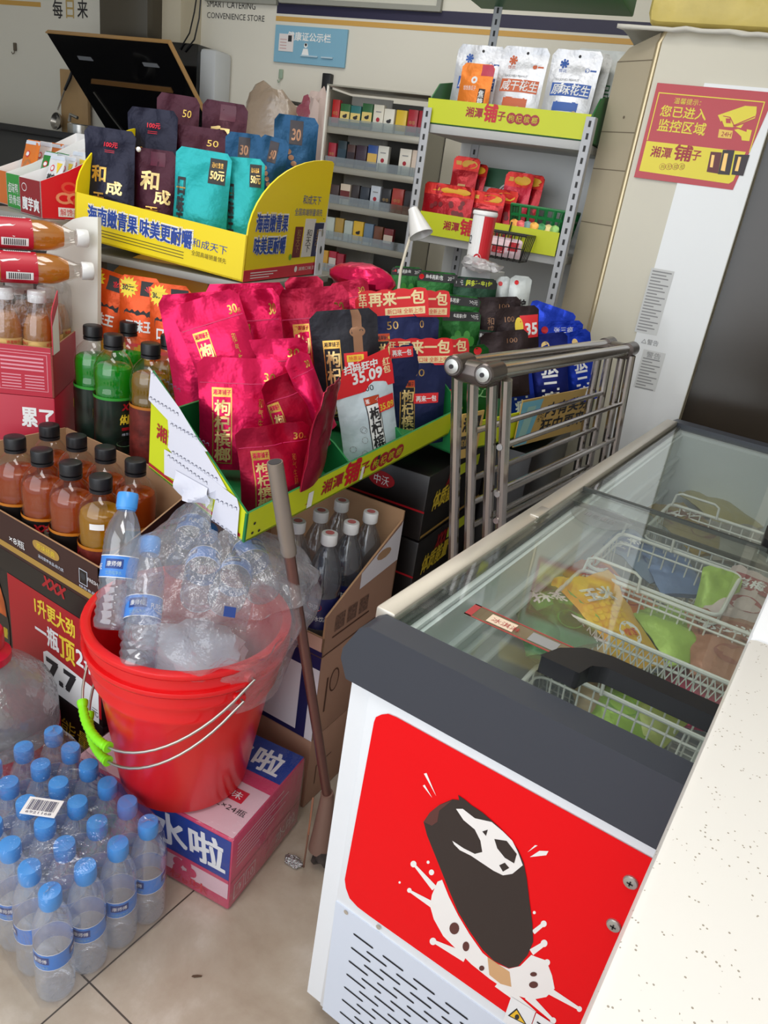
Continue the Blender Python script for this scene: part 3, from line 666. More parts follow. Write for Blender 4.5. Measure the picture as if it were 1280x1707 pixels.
bag('snack_packet', 'red packet with tan sticks standing tallest on middle shelf left', 'packet', g, .09, .145, .02, redf, onshelf(.105, .115, 1.265, .05, -.12), packet('sticks'), 11, seal=.3)
bag('snack_packet', 'red packet leaning right behind the packet with tan sticks', 'packet', g, .09, .13, .02, redf, onshelf(.125, .15, 1.265, -.2, -.12), packet('x'), 12, seal=.3)
bag('snack_packet', 'wide glossy red packet at the left end of the lime strip', 'packet', g, .175, .125, .035, redf, onshelf(.095, .035, 1.195, .03, -.06), packet('x'), 13, seal=.25)
bag('snack_packet', 'dark red packet with a dried brown filling in the strip middle', 'packet', g, .115, .13, .035, redf, onshelf(.222, .045, 1.185, .05, -.1), packet('dark'), 14, seal=.25)
bag('snack_packet', 'thin red packet wedged right behind the brown filled one', 'packet', g, .115, .145, .02, redf, onshelf(.25, .075, 1.185, -.15, -.16), packet('x'), 15, seal=.25)
bag('snack_packet', 'red packet with pink front standing left of the green basket', 'packet', g, .095, .155, .02, foil('pink_red_packet', (206, 30, 60), 0.25, 0.1), onshelf(.29, .115, 1.23, -.05, -.1), packet('x'), 16, seal=.3)
bag('snack_packet', 'red packet rearmost behind the pink fronted packet', 'packet', g, .095, .15, .02, redf, onshelf(.317, .145, 1.235, -.1, -.1), packet('x'), 17, seal=.3)
mb = MB(); T = onshelf(.205, .20, 1.27, 0, -.1); mb.box((0, 0, .06), (.15, .006, .12), mat('green_cable_card', (52, 100, 72), 0.5), .001, T)
for k in range(3): mb.tube([T @ Vector((.035+(.034-.008*k)*math.cos(i*PI/12), -.008, .045+(.032-.008*k)*math.sin(i*PI/12))) for i in range(24)], .003, MATS['paper_white'], 6, True)
mb.box((-.03, -.012, .035), (.05, .016, .05), MATS['paper_white'], .006, T)
solo(mb, 'charging_cable_pack', 'green card pack with white coiled cable behind the red packets', 'cable pack')
def basket(name, label, w, d, h, m, T, nx, nz, t=.003, slope=1.0, bars=None):
    """open moulded basket with pierced walls"""
    root = thing(name, label, 'basket', T.translation)
    k = slope
    def ring(z, s): return [T @ Vector((sx*w/2*s, sy*d/2*s, z)) for sx, sy in ((-1, -1), (1, -1), (1, 1), (-1, 1))]
    mb = MB(); r = [T @ Vector((sx*w/2, sy*d/2, h)) for sx, sy in ((-1, -1), (1, -1), (1, 1), (-1, 1))]; mb.tube(r, .005, m, 6, True); mb.build('rim', root)
    mb = MB(); b = [T @ Vector((sx*w/2*k, sy*d/2*k, 0)) for sx, sy in ((-1, -1), (1, -1), (1, 1), (-1, 1))]
    for i in range(4):
        p0, p1, q0, q1 = r[i], r[(i+1) % 4], b[i], b[(i+1) % 4]
        L_ = (p1-p0).length; n = max(3, int(L_/nx))
        for j in range(n+1): mb.tube([p0.lerp(p1, j/n), q0.lerp(q1, j/n)], t, m, 5)
        for j in range(1, nz+1): mb.tube([p0.lerp(q0, j/nz), p1.lerp(q1, j/nz)], t, m, 5)
    mb.build('wall_lattice', root)
    mb = MB(); mb.hexa([q+UP*(-.001) for q in b]+[q+UP*.002 for q in b], m); mb.build('basket_bottom', root)
    return root
basket('plastic_basket', 'green pierced plastic basket at right of the middle shelf', .17, .20, .11, mat('green_plastic', (20, 120, 60), 0.4), onshelf(.40, .115, 1.18), .028, 4, .005, .85)
sw = [(232, 160, 60), (226, 96, 96), (120, 150, 150), (236, 170, 60), (70, 150, 90), (216, 196, 130), (150, 200, 110)]
for i in range(7):
    bag('candy_bag', 'small colourful candy packet in the green basket, packet %s from the left' % ('first', 'second', 'third', 'fourth', 'fifth', 'sixth', 'last')[i], 'candy', 'candy packets in the green basket', .028, .055, .012, foil('candy%d' % i, sw[i], 0.3, 0.1), onshelf(.337+.0215*i, .0, 1.195, 0, -.12), None, 20+i, seal=.1)
# wire basket and paper cup hanging below
T = onshelf(.335, -.075, 1.135)
wb = thing('wire_basket', 'small black wire basket hanging below the lime strip', 'basket', T.translation); bk = mat('black_wire', (26, 26, 28), 0.4)
def wire(mb, pts, r=.0018): mb.tube([T @ Vector(p) for p in pts], r, bk, 6)
mb = MB(); W_, D_, H_ = .085, .05, .075
wire(mb, [(-W_, -D_, H_), (W_, -D_, H_), (W_, D_, H_), (-W_, D_, H_), (-W_, -D_, H_)], .003); mb.build('rim', wb)
mb = MB()
for i in range(9): x = -W_+2*W_*i/8; wire(mb, [(x, -D_, H_), (x*.88, -D_*.8, 0), (x*.88, D_*.8, 0), (x, D_, H_)])
for i in range(1, 5): y = -D_+2*D_*i/5; wire(mb, [(-W_, y, H_), (-W_*.88, y*.8, 0), (W_*.88, y*.8, 0), (W_, y, H_)])
wire(mb, [(-W_*.94, -D_*.9, H_*.5), (W_*.94, -D_*.9, H_*.5)]); mb.build('wire_grid', wb)
mb = MB(); wire(mb, [(0, D_, H_), (0, D_+.01, H_+.03)], .0025); mb.build('hook', wb)
bag('snack_packet', 'pink and white packet lying in the black wire basket', 'packet', None, .14, .055, .03, foil('pink_white_packet', (226, 196, 204), 0.4, 0.1), T @ Matrix.Translation((-.005, 0, .006)), lambda mb, p: (mb.rect(p, .05, .01, .09, .03, redf, .001, 3, 2), mb.rect(p, .1, .02, .13, .045, redf, .001, 3, 2)), 31)
mb = MB(); o = at(793, 447, 2.05); T = Matrix.Translation(o)
wh = MATS['paper_white']; rp = mat('cup_red', (206, 30, 44), 0.35)
n = 28; vs = [(r*math.cos(2*PI*j/n), r*math.sin(2*PI*j/n), z) for r, z in ((.031, 0), (.031, .135)) for j in range(n)]
for j in range(n): mb.add([vs[j], vs[(j+1) % n], vs[n+(j+1) % n], vs[n+j]], [(0, 1, 2, 3)], rp if (j*360/n-285) % 360 < 115 else wh, T)
mb.add(vs[:n], [tuple(range(n-1, -1, -1))], wh, T)
mb.lathe1([(.031, .135), (.0335, .138), (.0335, .144), (.0315, .147), (.029, .147), (.029, .142)], wh, 28, T)
class Cyl:
    def __init__(s, T, r, a0): s.T, s.r, s.a0 = T, r, a0
    def __call__(s, a, b, off=0.0):
        an = s.a0+a/s.r; return s.T @ Vector(((s.r+off)*math.cos(an), (s.r+off)*math.sin(an), b))
cy = Cyl(T, .031, math.radians(-90)); mb.text(cy, '02', -.034, .062, .022, .022, ink); mb.rect(cy, -.036, .052, -.012, .054, ink)
mb.disk(cy, .012, .025, .012, wh, .0006, ry=.016); mb.disk(cy, .012, .025, .0108, rp, .0009, ry=.0148); mb.text(cy, '宿', .006, .017, .012, .016, wh, .0012)
o = solo(mb, 'snack_can', 'tall red and white paper can standing before the wire basket', 'can')
mb = MB(); q = at(793, 447, 2.05); C_h = q.z-.0015
mb.box((q.x+.01, q.y+.03, C_h/2), (.09, .09, C_h), mat('added_support_carton', (176, 178, 180), .7), .003); solo(mb, 'added_support_carton', 'added pale grey upright support carton behind the green pouches, under the red and white can', 'carton')  # no known carton of the shop, added so the can does not float
# ------------------------------------------------------------------ things on and along the back wall
def wp(u, v, off=0.0): return onplane(u, v, WALL-CN*off, CN)
def wl(u, v, off=0.0):
    p = wp(u, v, off)-WALL; return p.dot(CD), p.z
def wf(off): return Frame(WALL-CN*off, CD, UP)
def W3(a, off, z): return WALL+CD*a-CN*off+UP*z
# health notice
nt_ = thing('notice_board', 'light blue health certificate notice board on the back wall', 'notice board', W3(-1.65, 0, 1.74))
f = wf(0); a0, z1 = wl(460, 42, .01); a1, z0 = wl(574, 112, .01); z1 = wl(517, 45, .01)[1]; z0 = wl(517, 108, .01)[1]
nb = mat('notice_blue', (128, 178, 204), 0.4)
mb = MB(); mb.prism(f, [(a0, z0), (a1, z0), (a1, z1), (a0, z1)], .002, .012, nb)
mb.text(f, '健康证公示栏', a0+.07, z1-.058, (a1-a0)*.6, .034, MATS['paper_white'], .0128, bold=.04); mb.build('panel', nt_)
mb = MB(); mb.prism(f, [(a0+.025, z0+.045), (a0+.105, z0+.045), (a0+.105, z0+.115), (a0+.025, z0+.115)], .0125, .0145, mat('card_pale', (226, 220, 220), 0.5))
mb.rect(f, a0+.075, z0+.085, a0+.095, z0+.11, ink, .0148)
for k in range(4): mb.rect(f, a0+.032, z0+.055+k*.012, a0+.068, z0+.058+k*.012, mat('print_rose', (196, 150, 150), 0.6), .0149)
mb.build('certificate', nt_)
mb = MB(); c0 = (a0+a1)/2-.02; mb.disk(f, c0, z0+.075, .010, MATS['paper_white'], .0128); mb.poly(f, [(c0-.02, z0+.035), (c0+.02, z0+.035), (c0+.012, z0+.062), (c0-.012, z0+.062)], MATS['paper_white'], .0128); mb.disk(f, c0, z0+.078, .006, ink, .013)
for k in (0, 1): mb.prism(f, [(c0-.02+.11*k, z0+.03), (c0+.07+.08*k, z0+.03), (c0+.07+.08*k, z0+.036), (c0-.02+.11*k, z0+.036)], .0125, .02, mat('clear_edge', (180, 205, 220), 0.2))
mb.build('card_pocket', nt_)
# framed licences at the top
for k, (u0, u1) in enumerate(((340, 460), (465, 735))):
    a0 = wl(u0, 8, .02)[0]; a1 = wl(u1, 8, .02)[0]; zb = wl((u0+u1)/2, (4 if k == 0 else 12), .02)[1]
    r = thing('picture_frame', ('narrow grey framed certificate above the shop lettering', 'wide grey framed certificate above the navy stripe')[k], 'picture frame', W3((a0+a1)/2, 0, zb), 'framed certificates')
    f = wf(0); z1 = zb+.30; mb = MB(); fm = mat('frame_grey', (150, 150, 142), 0.4)
    for pts in ([(a0, zb), (a1, zb), (a1-.02, zb+.02), (a0+.02, zb+.02)], [(a0, z1), (a0+.02, z1-.02), (a1-.02, z1-.02), (a1, z1)], [(a0, zb), (a0+.02, zb+.02), (a0+.02, z1-.02), (a0, z1)], [(a1, zb), (a1, z1), (a1-.02, z1-.02), (a1-.02, zb+.02)]): mb.prism(f, pts, .001, .022, fm)
    mb.build('frame', r)
    mb = MB(); mb.prism(f, [(a0+.02, zb+.02), (a1-.02, zb+.02), (a1-.02, z1-.02), (a0+.02, z1-.02)], .001, .008, mat('certificate_paper', (206, 204, 192), 0.6)); mb.rect(f, (a0+a1)/2-.04, zb+.03, (a0+a1)/2+.03, zb+.034, li, .0085); mb.build('sheet', r)
# switch box, hooks
mb = MB(); f = wf(0); a, z = wl(545, 137, .02); mb.box((0, 0, 0), (.045, .03, .07), M_blk, .004, axes(W3(a, .016, z), CD, CN, UP)); 
mb.tube([W3(a-.01+.018*math.cos(t*PI/10), .02, z-.055+.022*math.sin(t*PI/10)) for t in range(20)], .0018, MATS['grille_grey'], 6, True)
solo(mb, 'switch_box', 'small black switch box with a wire ring above the cigarette rack', 'switch')
for u, v, c, lb in ((24, 82, (96, 84, 70), 'small brown wall hook at far left under the lettering'), (467, 128, (150, 170, 150), 'small green wall hook below the blue notice board')):
    a, z = wl(u, v, .01); mb = MB(); T = axes(W3(a, .006, z), CD, CN, UP); hm = mat('hook%d' % u, c, 0.4)
    mb.box((0, 0, .012), (.022, .008, .04), hm, .003, T); mb.tube([T @ Vector((0, -.004, -.006)), T @ Vector((0, -.008, -.02)), T @ Vector((0, -.018, -.026)), T @ Vector((0, -.024, -.016))], .0025, hm, 6)
    solo(mb, 'wall_hook', lb, 'hook')
# range hood
hd = thing('range_hood', 'black glass range hood with its tilted panel and brown trim', 'range hood', W3(-2.46, .1, 1.36))
gl = mat('black_glass', (10, 10, 13), 0.08, coat=0.5); woodt = mat('hood_trim_tan', (176, 136, 84), 0.4)
p0, p1, p2, p3 = wp(175, 212, .14), None, wp(280, 73, .42), wp(78, 55, .42)
w_ = CD*((p2-p3).dot(CD)); p1 = p0+w_
u_ = (p1-p0).normalized(); p0 = p0-(p3-p0)*.22; p1 = p0+w_; hf = Frame(p0, u_, (p3-p0)); HW = (p1-p0).length; HH = (p3-p0).length
sk = 0.0
mb = MB(); mb.prism(hf, [(0, 0), (HW, 0), (HW, HH), (0, HH)], -.018, 0, gl); mb.build('glass_panel', hd)
mb = MB(); b2 = .005
mb.prism(hf, [(-b2, HH), (HW+b2, HH), (HW+b2, HH+b2), (-b2, HH+b2)], -.02, .002, woodt); mb.prism(hf, [(HW, 0), (HW+b2, 0), (HW+b2, HH), (HW, HH)], -.02, .002, woodt); mb.build('trim', hd)
mb = MB(); mb.prism(hf, [(.10, HH*.60), (HW-.12, HH*.60), (HW-.12, HH*.64), (.12, HH*.64)], 0, .006, mat('hood_slot_brown', (110, 78, 44), 0.4)); mb.build('grip_bar', hd)
mb = MB()
for a in (.16, HW-.17): mb.prism(hf, [(a-.045, HH*.80), (a+.045, HH*.80), (a+.04, HH*.83), (a-.045, HH*.83)], 0, .003, mat('hood_reflection_grey', (120, 124, 130), 0.3))  # two reflections on the black glass, put in as thin grey patches
mb.build('painted_reflection', hd)
mb = MB(); mb.tube([hf(.08, HH*.52, .004), hf(.10, HH*.30, .004), hf(.13, HH*.08, .004), hf(.17, HH*.03, .004), hf(.30, HH*.02, .004)], .004, mat('hood_light_line', (120, 118, 112), 0.3, metal=.7), 6); mb.build('inner_light_line', hd)  # pale line of light on the glass, put in as a thin tube
mb = MB(); T = axes(W3(-2.46, .085, 1.60), CD, CN, UP); mb.box((0, 0, 0), (.60, .15, .34), gl, .01, T); mb.build('motor_box', hd)
mb = MB(); a0 = wl(163, 20, .26)[0]; a1 = wl(243, 20, .26)[0]; T = axes(W3((a0+a1)/2, .13, 2.12), CD, CN, UP); mb.box((0, 0, 0), (a1-a0, .24, .72), mat('flue_bronze', (86, 80, 70), 0.3, metal=.5), .004, T); mb.build('flue_cover', hd)
# boxed column right of the flue
mb = MB(); a0 = wl(246, 20, .16)[0]; a1 = wl(336, 20, .0)[0]; f = wf(0); mb.prism(f, [(a0, 1.62), (a1, 1.62), (a1, 2.62), (a0, 2.62)], 0, .15, mat('column_beige', (196, 186, 164), 0.5)); struct(mb, 'trim_1')
for k in (0, 1):
    mb = MB(); pts = [wp(u, v, .165) for u, v in (((330, -20), (324, 20), (316, 55), (300, 82)), ((336, -20), (332, 30), (324, 66), (308, 86)))[k]]
    mb.tube(pts, .0035, M_blk, 6); solo(mb, 'power_cable', ('black cable nearest the hood running down the beige column', 'black cable on the right running down the beige column')[k], 'cable', 'cables down the column')
mb = MB(); a0, z1 = wl(308, 88, .12); a1, z0 = wl(360, 172, .12); T = axes(W3((a0+a1)/2, .07, (z0+z1)/2), CD, CN, UP); mb.box((0, 0, 0), (a1-a0, .13, z1-z0+.05), mat('appliance_white', (196, 200, 204), 0.35), .02, T); 
solo(mb, 'water_heater', 'plain white wall box beside the range hood', 'wall box')
# cutting board, ladle, pot behind the dark counter
mb = MB(); a0, z1 = wl(98, 114, .05); a1, z0 = wl(146, 214, .05); T = axes(W3((a0+a1)/2, .035, (z0+z1)/2-.02), CD, CN, UP); mb.box((0, 0, 0), (a1-a0, .022, z1-z0+.04), mat('board_wood', (176, 142, 98), 0.5, noise=.12, nscale=6), .004, T)
solo(mb, 'cutting_board', 'wooden cutting board leaning on the wall left of the hood', 'cutting board')
ld = thing('ladle', 'steel ladle with black handle hanging before the cutting board', 'ladle', wp(95, 205, .09)); steel = mat('steel', (170, 168, 164), 0.25, metal=0.9)
mb = MB(); mb.tube([wp(122, 112, .08), wp(117, 130, .08), wp(108, 150, .08)], [.006, .009, .007], M_blk, 8); mb.build('handle', ld)
mb = MB(); mb.tube([wp(108, 150, .08), wp(100, 172, .08), wp(96, 184, .09)], .004, steel, 6)
T = Matrix.Translation(wp(94, 202, .10)) @ Matrix.Rotation(math.radians(80), 4, 'X'); mb.lathe1([(.006, -.03), (.03, -.022), (.043, -.005), (.045, .006), (.042, .006), (.028, -.016), (.004, -.024)], steel, 18, T); mb.build('bowl', ld)
mb = MB(); T = Matrix.Translation(wp(136, 236, .45)); mb.lathe1([(.055, -.06), (.062, 0), (.062, .07), (.056, .075), (.054, .07), (.052, -.05)], steel, 22, T); mb.tube([T @ Vector((-.02, -.05, .08)), T @ Vector((-.01, -.05, .11)), T @ Vector((.03, -.04, .10))], .008, steel, 8)
solo(mb, 'steel_pot', 'small steel pot behind the dark pouch at the left', 'pot')
kc = thing('kitchen_counter', 'black topped kitchen counter along the wall at far left', 'counter', W3(-3.0, .3, 0)); z_ = wl(60, 213, .62)[1]
mb = MB(); mb.box((0, 0, 0), (1.40, .60, .03), M_blk, .004, axes(W3(-3.05, .32, z_-.015), CD, CN, UP)); mb.build('worktop', kc)
mb = MB(); mb.box((0, 0, 0), (1.36, .56, z_-.03), mat('counter_dark', (52, 52, 52), 0.5), .004, axes(W3(-3.05, .30, (z_-.03)/2), CD, CN, UP)); mb.build('cabinet', kc)
# ------------------------------------------------------------------ cigarette rack
RK = at(548, 142, 2.9); RO = Vector((RK.x, RK.y, 0))
def rk(a, d, z): return RO+CD*a+CN*d+UP*z
rack = thing('cigarette_rack', 'steel cigarette rack with clear shelves by the slotted shelf', 'cigarette rack', rk(.22, .1, 0))
M_rk = mat('rack_steel', (166, 162, 150), 0.35, metal=0.3); M_acr = clear('acrylic', (214, 220, 218), 0.12, body=.08)
for a in (0, .445):
    mb = MB(); mb.box((0, 0, 0), (.008, .012, 1.61), mat('rack_white', (226, 224, 216), 0.4), .001, axes(rk(a, 0, .805), CD, CN, UP)); mb.build('post', rack)
    mb = MB(); mb.box((0, 0, 0), (.003, .18, 1.6), M_rk, 0, axes(rk(a+(.004 if a == 0 else -.004), .10, .80), CD, CN, UP)); mb.build('side_sheet', rack)
mb = MB(); vs = []; n = 44
for i in range(n+1): vs += [rk(.006+.19*i/n, .185+.004*math.cos(i*PI), .02), rk(.006+.19*i/n, .185+.004*math.cos(i*PI), 1.60)]
mb.add(vs, [(2*i, 2*i+2, 2*i+3, 2*i+1) for i in range(n)], mat('fluted_white', (235, 232, 226), 0.3)); mb.build('fluted_back', rack)
mb = MB(); mb.box((0, 0, 0), (.25, .004, 1.58), mat('rack_dark_back', (88, 84, 76), 0.4, metal=.3), 0, axes(rk(.32, .188, .80), CD, CN, UP)); mb.build('dark_back', rack)
mb = MB(); mb.box((0, 0, 0), (.455, .20, .006), M_rk, .001, axes(rk(.2225, .095, 1.612), CD, CN, UP)); mb.build('top_sheet', rack)
SZ = (1.465, 1.325, 1.185, 1.045, .915)
for z in SZ:
    mb = MB(); mb.box((0, 0, 0), (.436, .17, .012), M_rk, .001, axes(rk(.2225, .10, z), CD, CN, UP)); mb.box((0, 0, 0), (.436, .004, .026), M_rk, .001, axes(rk(.2225, .012, z-.006), CD, CN, UP)); sf_ = mb.build('shelf', rack)
    mb = MB(); mb.box((0, 0, 0), (.436, .002, .032), M_acr, 0, axes(rk(.2225, .009, z+.022), CD, CN, UP)); 
    for k in range(1, 9): mb.box((0, 0, 0), (.0015, .14, .03), M_acr, 0, axes(rk(.0495*k, .085, z+.022), CD, CN, UP))
    mb.build('acrylic_lip', sf_)
def ciga(a, z, w, h, base, band, label, motif=None, bcol=None):
    c1 = mat('pk_%d_%d_%d' % base, base, 0.35, coat=.3); mb = MB(); T = axes(rk(a, .036, z+.0062), CD, CN, UP)
    mb.box((0, 0, h/2), (w-.002, .022, h), c1, .0015, T); f = Frame(T @ Vector((-w/2, -.0111, 0)), CD, UP)
    if band: mb.rect(f, .002, h*.28, w-.002, h*.68, mat('pk_%d_%d_%d' % band, band, 0.4), .0003)
    if motif == 'leaf':
        for i, (dx, dy, rr) in enumerate(((.0, .0, 1), (.006, .006, .5))): mb.disk(f, w*.5+dx, h*.48+dy, .010*rr, ink, .0006+.0002*i, 12, .006*rr)
    elif motif == 'text': mb.text(f, bcol or '中华', w*.2, h*.42, w*.6, h*.16, gold, .0006)
    elif motif == 'dot': mb.disk(f, w*.5, h*.45, .008, brown, .0006, 12); mb.rect(f, w*.25, h*.72, w*.75, h*.76, MATS['fine_print_grey'], .0006)
    mb.rect(f, .002, h*.02, w-.002, h*.14, mat('pk_seal', (200, 196, 186), 0.5) if sum(base) > 300 else MATS['seam_brown'], .0004)
    o = solo(mb, 'cigarette_pack', label, 'cigarette pack', 'cigarette packs in the rack', base=T.translation)
def ua(x): return (530+x/5.335-548)/156*.40
rows = [
 [((115, 190), .096, (186, 32, 34), None, 'text', 'red slim'), ((193, 290), .085, (38, 98, 52), (226, 200, 120), 'leaf', 'left green and yellow'), ((290, 390), .082, (40, 110, 110), (226, 200, 120), 'leaf', 'teal and yellow'), ((395, 495), .094, (38, 98, 52), (226, 200, 120), 'leaf', 'right green and yellow'), ((500, 598), .094, (226, 220, 204), None, 'dot', 'cream'), ((598, 695), .084, (232, 228, 216), None, 'leaf', 'white leaf printed'), ((705, 805), .084, (222, 186, 40), None, None, 'yellow'), ((810, 900), .090, (170, 24, 42), None, 'text', 'bright red'), ((902, 985), .090, (160, 20, 40), None, None, 'plain red')],
 [((90, 168), .082, (160, 26, 48), None, 'text', 'crimson'), ((180, 268), .094, (20, 44, 54), (36, 60, 76), None, 'black and teal'), ((270, 350), .084, (70, 40, 36), (44, 28, 36), None, 'short brown'), ((355, 460), .086, (52, 30, 48), None, None, 'dark purple'), ((463, 560), .092, (36, 76, 150), (220, 180, 90), None, 'blue and gold'), ((558, 660), .094, (226, 224, 216), None, 'dot', 'plain white'), ((755, 865), .094, (232, 226, 214), None, 'dot', 'white brown starred'), ((868, 950), .094, (226, 206, 190), None, None, 'pale pink')],
 [((135, 225), .070, (64, 40, 38), None, None, 'brown left end'), ((232, 332), .078, (216, 200, 180), (110, 36, 36), None, 'cream and maroon'), ((338, 420), .080, (46, 34, 34), None, None, 'black brown'), ((424, 515), .078, (40, 48, 62), None, None, 'slate blue'), ((522, 618), .088, (206, 214, 226), None, 'dot', 'pale blue'), ((624, 716), .084, (34, 30, 34), None, 'text', 'black gold lettered'), ((722, 830), .090, (176, 56, 44), None, 'text', 'brick red'), ((834, 930), .088, (40, 30, 34), None, None, 'black right end')],
 [((110, 200), .084, (196, 206, 198), None, None, 'clear pale green'), ((203, 290), .086, (186, 150, 60), None, None, 'gold'), ((295, 380), .082, (190, 202, 196), None, None, 'pale grey'), ((384, 485), .086, (236, 190, 40), None, 'leaf', 'bright yellow'), ((488, 580), .084, (110, 134, 160), None, None, 'steel blue'), ((584, 672), .080, (116, 66, 40), None, None, 'copper brown'), ((678, 772), .078, (120, 34, 38), (216, 200, 186), None, 'maroon white topped')],
 [((90, 165), .080, (226, 170, 50), None, None, 'amber yellow'), ((170, 250), .082, (190, 30, 60), (226, 216, 210), None, 'red and white'), ((250, 325), .078, (176, 26, 56), None, None, 'deep red')]]
ords = ('top', 'second', 'third', 'fourth', 'bottom')
for r, row in enumerate(rows):
    sh_ = (0, -.006, -.010, -.016, -.02)[r]
    for (x0, x1), h, base, band, mo, nm in row:
        a0, a1 = ua(x0)*1.0, ua(x1); k = (0, .012, .018, .024, .026)[r]
        ciga((a0+a1)/2+k, SZ[r], min(.052, a1-a0-.001), h, base, band, '%s cigarette pack on the %s shelf of the rack' % (nm, ords[r]), mo)
# plastic bags on the wall, left of the rack
cb = clear('beige_plastic', (230, 216, 200), .10, body=.6, bodycol=(214, 196, 180), rough=.3, bump=.6, bscale=16)
def blobby(mb, c, r, m, seed, amp=.25, n=18, k=12, z0=-1.0):
    vs = []; fs = []
    for j in range(k+1):
        t = PI*j/k
        for i in range(n):
            p = Vector((math.sin(t)*math.cos(2*PI*i/n), math.sin(t)*math.sin(2*PI*i/n), max(z0, -math.cos(t))))
            q = 1+amp*mnoise.noise(p*1.7+Vector((seed*5.1, seed, 0)))+amp*.5*mnoise.noise(p*4+Vector((seed, 3, 0)))
            vs.append((c[0]+p.x*r[0]*q, c[1]+p.y*r[1]*q, c[2]+p.z*r[2]*(q if p.z > z0 else 1)))
    for j in range(k):
        for i in range(n): fs.append((j*n+i, j*n+(i+1) % n, (j+1)*n+(i+1) % n, (j+1)*n+i))
    mb.add(vs, fs, m)
mb = MB(); blobby(mb, wp(448, 212, .30), (.15, .08, .16), cb, 1, .3); solo(mb, 'plastic_bag', 'beige full plastic bag behind the blue pouches', 'plastic bag')
mb = MB(); blobby(mb, wp(517, 190, .30), (.06, .05, .06), clear('pink_plastic', (226, 150, 170), .12, body=.6, bodycol=(206, 110, 140), rough=.2, bump=.5), 2, .4); solo(mb, 'plastic_bag', 'small pink plastic bag left of the cigarette rack', 'plastic bag')
mb = MB(); blobby(mb, wp(525, 245, .30), (.09, .06, .22), mat('rose_cloth', (196, 176, 170), .8), 3, .3); solo(mb, 'cloth_bag', 'pale rose cloth hanging left of the cigarette rack', 'cloth')
mb = MB(); mb.tube([wp(450, 165, .26), wp(512, 176, .26)], .008, mat('dark_rod', (60, 60, 58), .4), 8); solo(mb, 'towel_rail', 'dark rail on the back wall above the beige bag', 'rail')
# white cone lamp
lp = thing('cone_lamp', 'small white cone lamp before the slotted post', 'lamp', cpt(SH, .0, -.02, .98)); wp_ = mat('lamp_white', (228, 228, 228), 0.3, coat=.3)
mb = MB(); c0 = at(688, 348, 2.0); c1 = at(702, 392, 2.0); ax = (c1-c0).normalized(); x_ = ax.cross(UP).normalized(); T = axes(c0, x_, ax.cross(x_), ax)
L_ = (c1-c0).length; mb.lathe1([(.004, -.002), (.013, .0), (.015, .010), (.032, L_-.004), (.033, L_), (.030, L_), (.012, .012)], wp_, 24, T, cap0=True, cap1=True); mb.build('shade', lp)
mb = MB(); mb.tube([at(690, 362, 2.03), at(684, 395, 2.03), at(676, 420, 2.03), at(668, 450, 2.03), at(662, 500, 2.05), cpt(SH, .0, -.016, .98)], .004, mat('cream_stem', (222, 214, 196), .5), 8); mb.build('stem', lp)  # last stretch down to the slotted post is added, to hold the lamp up
# ------------------------------------------------------------------ water bottles on the floor
M_pet = clear('water_pet', (246, 250, 255), 0.17, body=.20, bodycol=(240, 247, 255), rough=.05)
M_pet2 = clear('empty_pet', (232, 238, 244), 0.12, body=.14, bodycol=(206, 218, 232), rough=.08)
M_cap = mat('cap_blue', (66, 150, 226), 0.35, coat=.2); M_lab = mat('label_blue', (64, 130, 214), 0.35); M_lab2 = mat('label_navy', (30, 60, 130), 0.4); M_wht = MATS['paper_white']
def water_bottle(loc, label, group, rot=0.0, shell=M_pet, brand=True):
    r = thing('water_bottle', label, 'bottle', (0, 0, 0), group)
    prof = [(.004, .004), (.022, .0), (.0285, .004), (.0305, .012)]
    for k in range(5): z = .018+.013*k; prof += [(.0308, z), (.0284, z+.0055), (.0308, z+.011)]
    prof += [(.0300, .086), (.0300, .122), (.0305, .126), (.0297, .131), (.0305, .136), (.0297, .142), (.0303, .147), (.0295, .160), (.026, .176), (.020, .191), (.0145, .201), (.0128, .206), (.0128, .222)]
    mb = MB(); mb.lathe1(prof, shell, 22, None, True, False); mb.build('bottle_body', r, smooth=60)
    mb = MB(); c_ = Cyl(Matrix.Identity(4), .0303, rot)
    mb.rect(c_, -.0303*PI, .086, .0303*PI, .121, M_lab, 0, 24, 1)
    for k in range(3):
        a = -.06+.0635*k*1.0
        mb.rect(c_, a, .100, a+.030, .116, M_lab2, .0004, 4, 1); mb.text(c_, '康师傅', a+.003, .1035, .024, .009, M_wht, .0008); mb.text(c_, '饮用纯净水', a+.002, .0895, .027, .007, MATS['notice_blue'], .0006)
    mb.text(c_, 'PURE', -.086, .098, .018, .010, M_wht, .0006, rot=0)
    mb.rect(c_, -.0303*PI, .121, .0303*PI, .1225, M_wht, .0002, 24, 1); mb.rect(c_, -.0303*PI, .0852, .0303*PI, .0864, M_wht, .0002, 24, 1)
    mb.build('bottle_label', r, smooth=60)
    mb = MB(); mb.lathe1([(.0168, .205), (.0176, .208), (.0176, .228), (.0164, .232), (.004, .2335)], M_cap, 20)
    mb.lathe1([(.0150, .2015), (.0160, .2025), (.0160, .2055), (.0150, .206)], M_cap, 20); mb.build('cap', r)
    r.matrix_world = loc if isinstance(loc, Matrix) else Matrix.Translation(Vector(loc)); return r
WA, WU, WV = Vector((-.772, .458, 0)), Vector((-.0620, .0050, 0)), Vector((.0015, .0618, 0))
rowname = ('nearest', 'second', 'third', 'rearmost'); proto = None
colname = ('right edge', 'second from the right edge', 'third from the right edge', 'fourth from the right edge', 'fifth from the right edge', 'left edge')
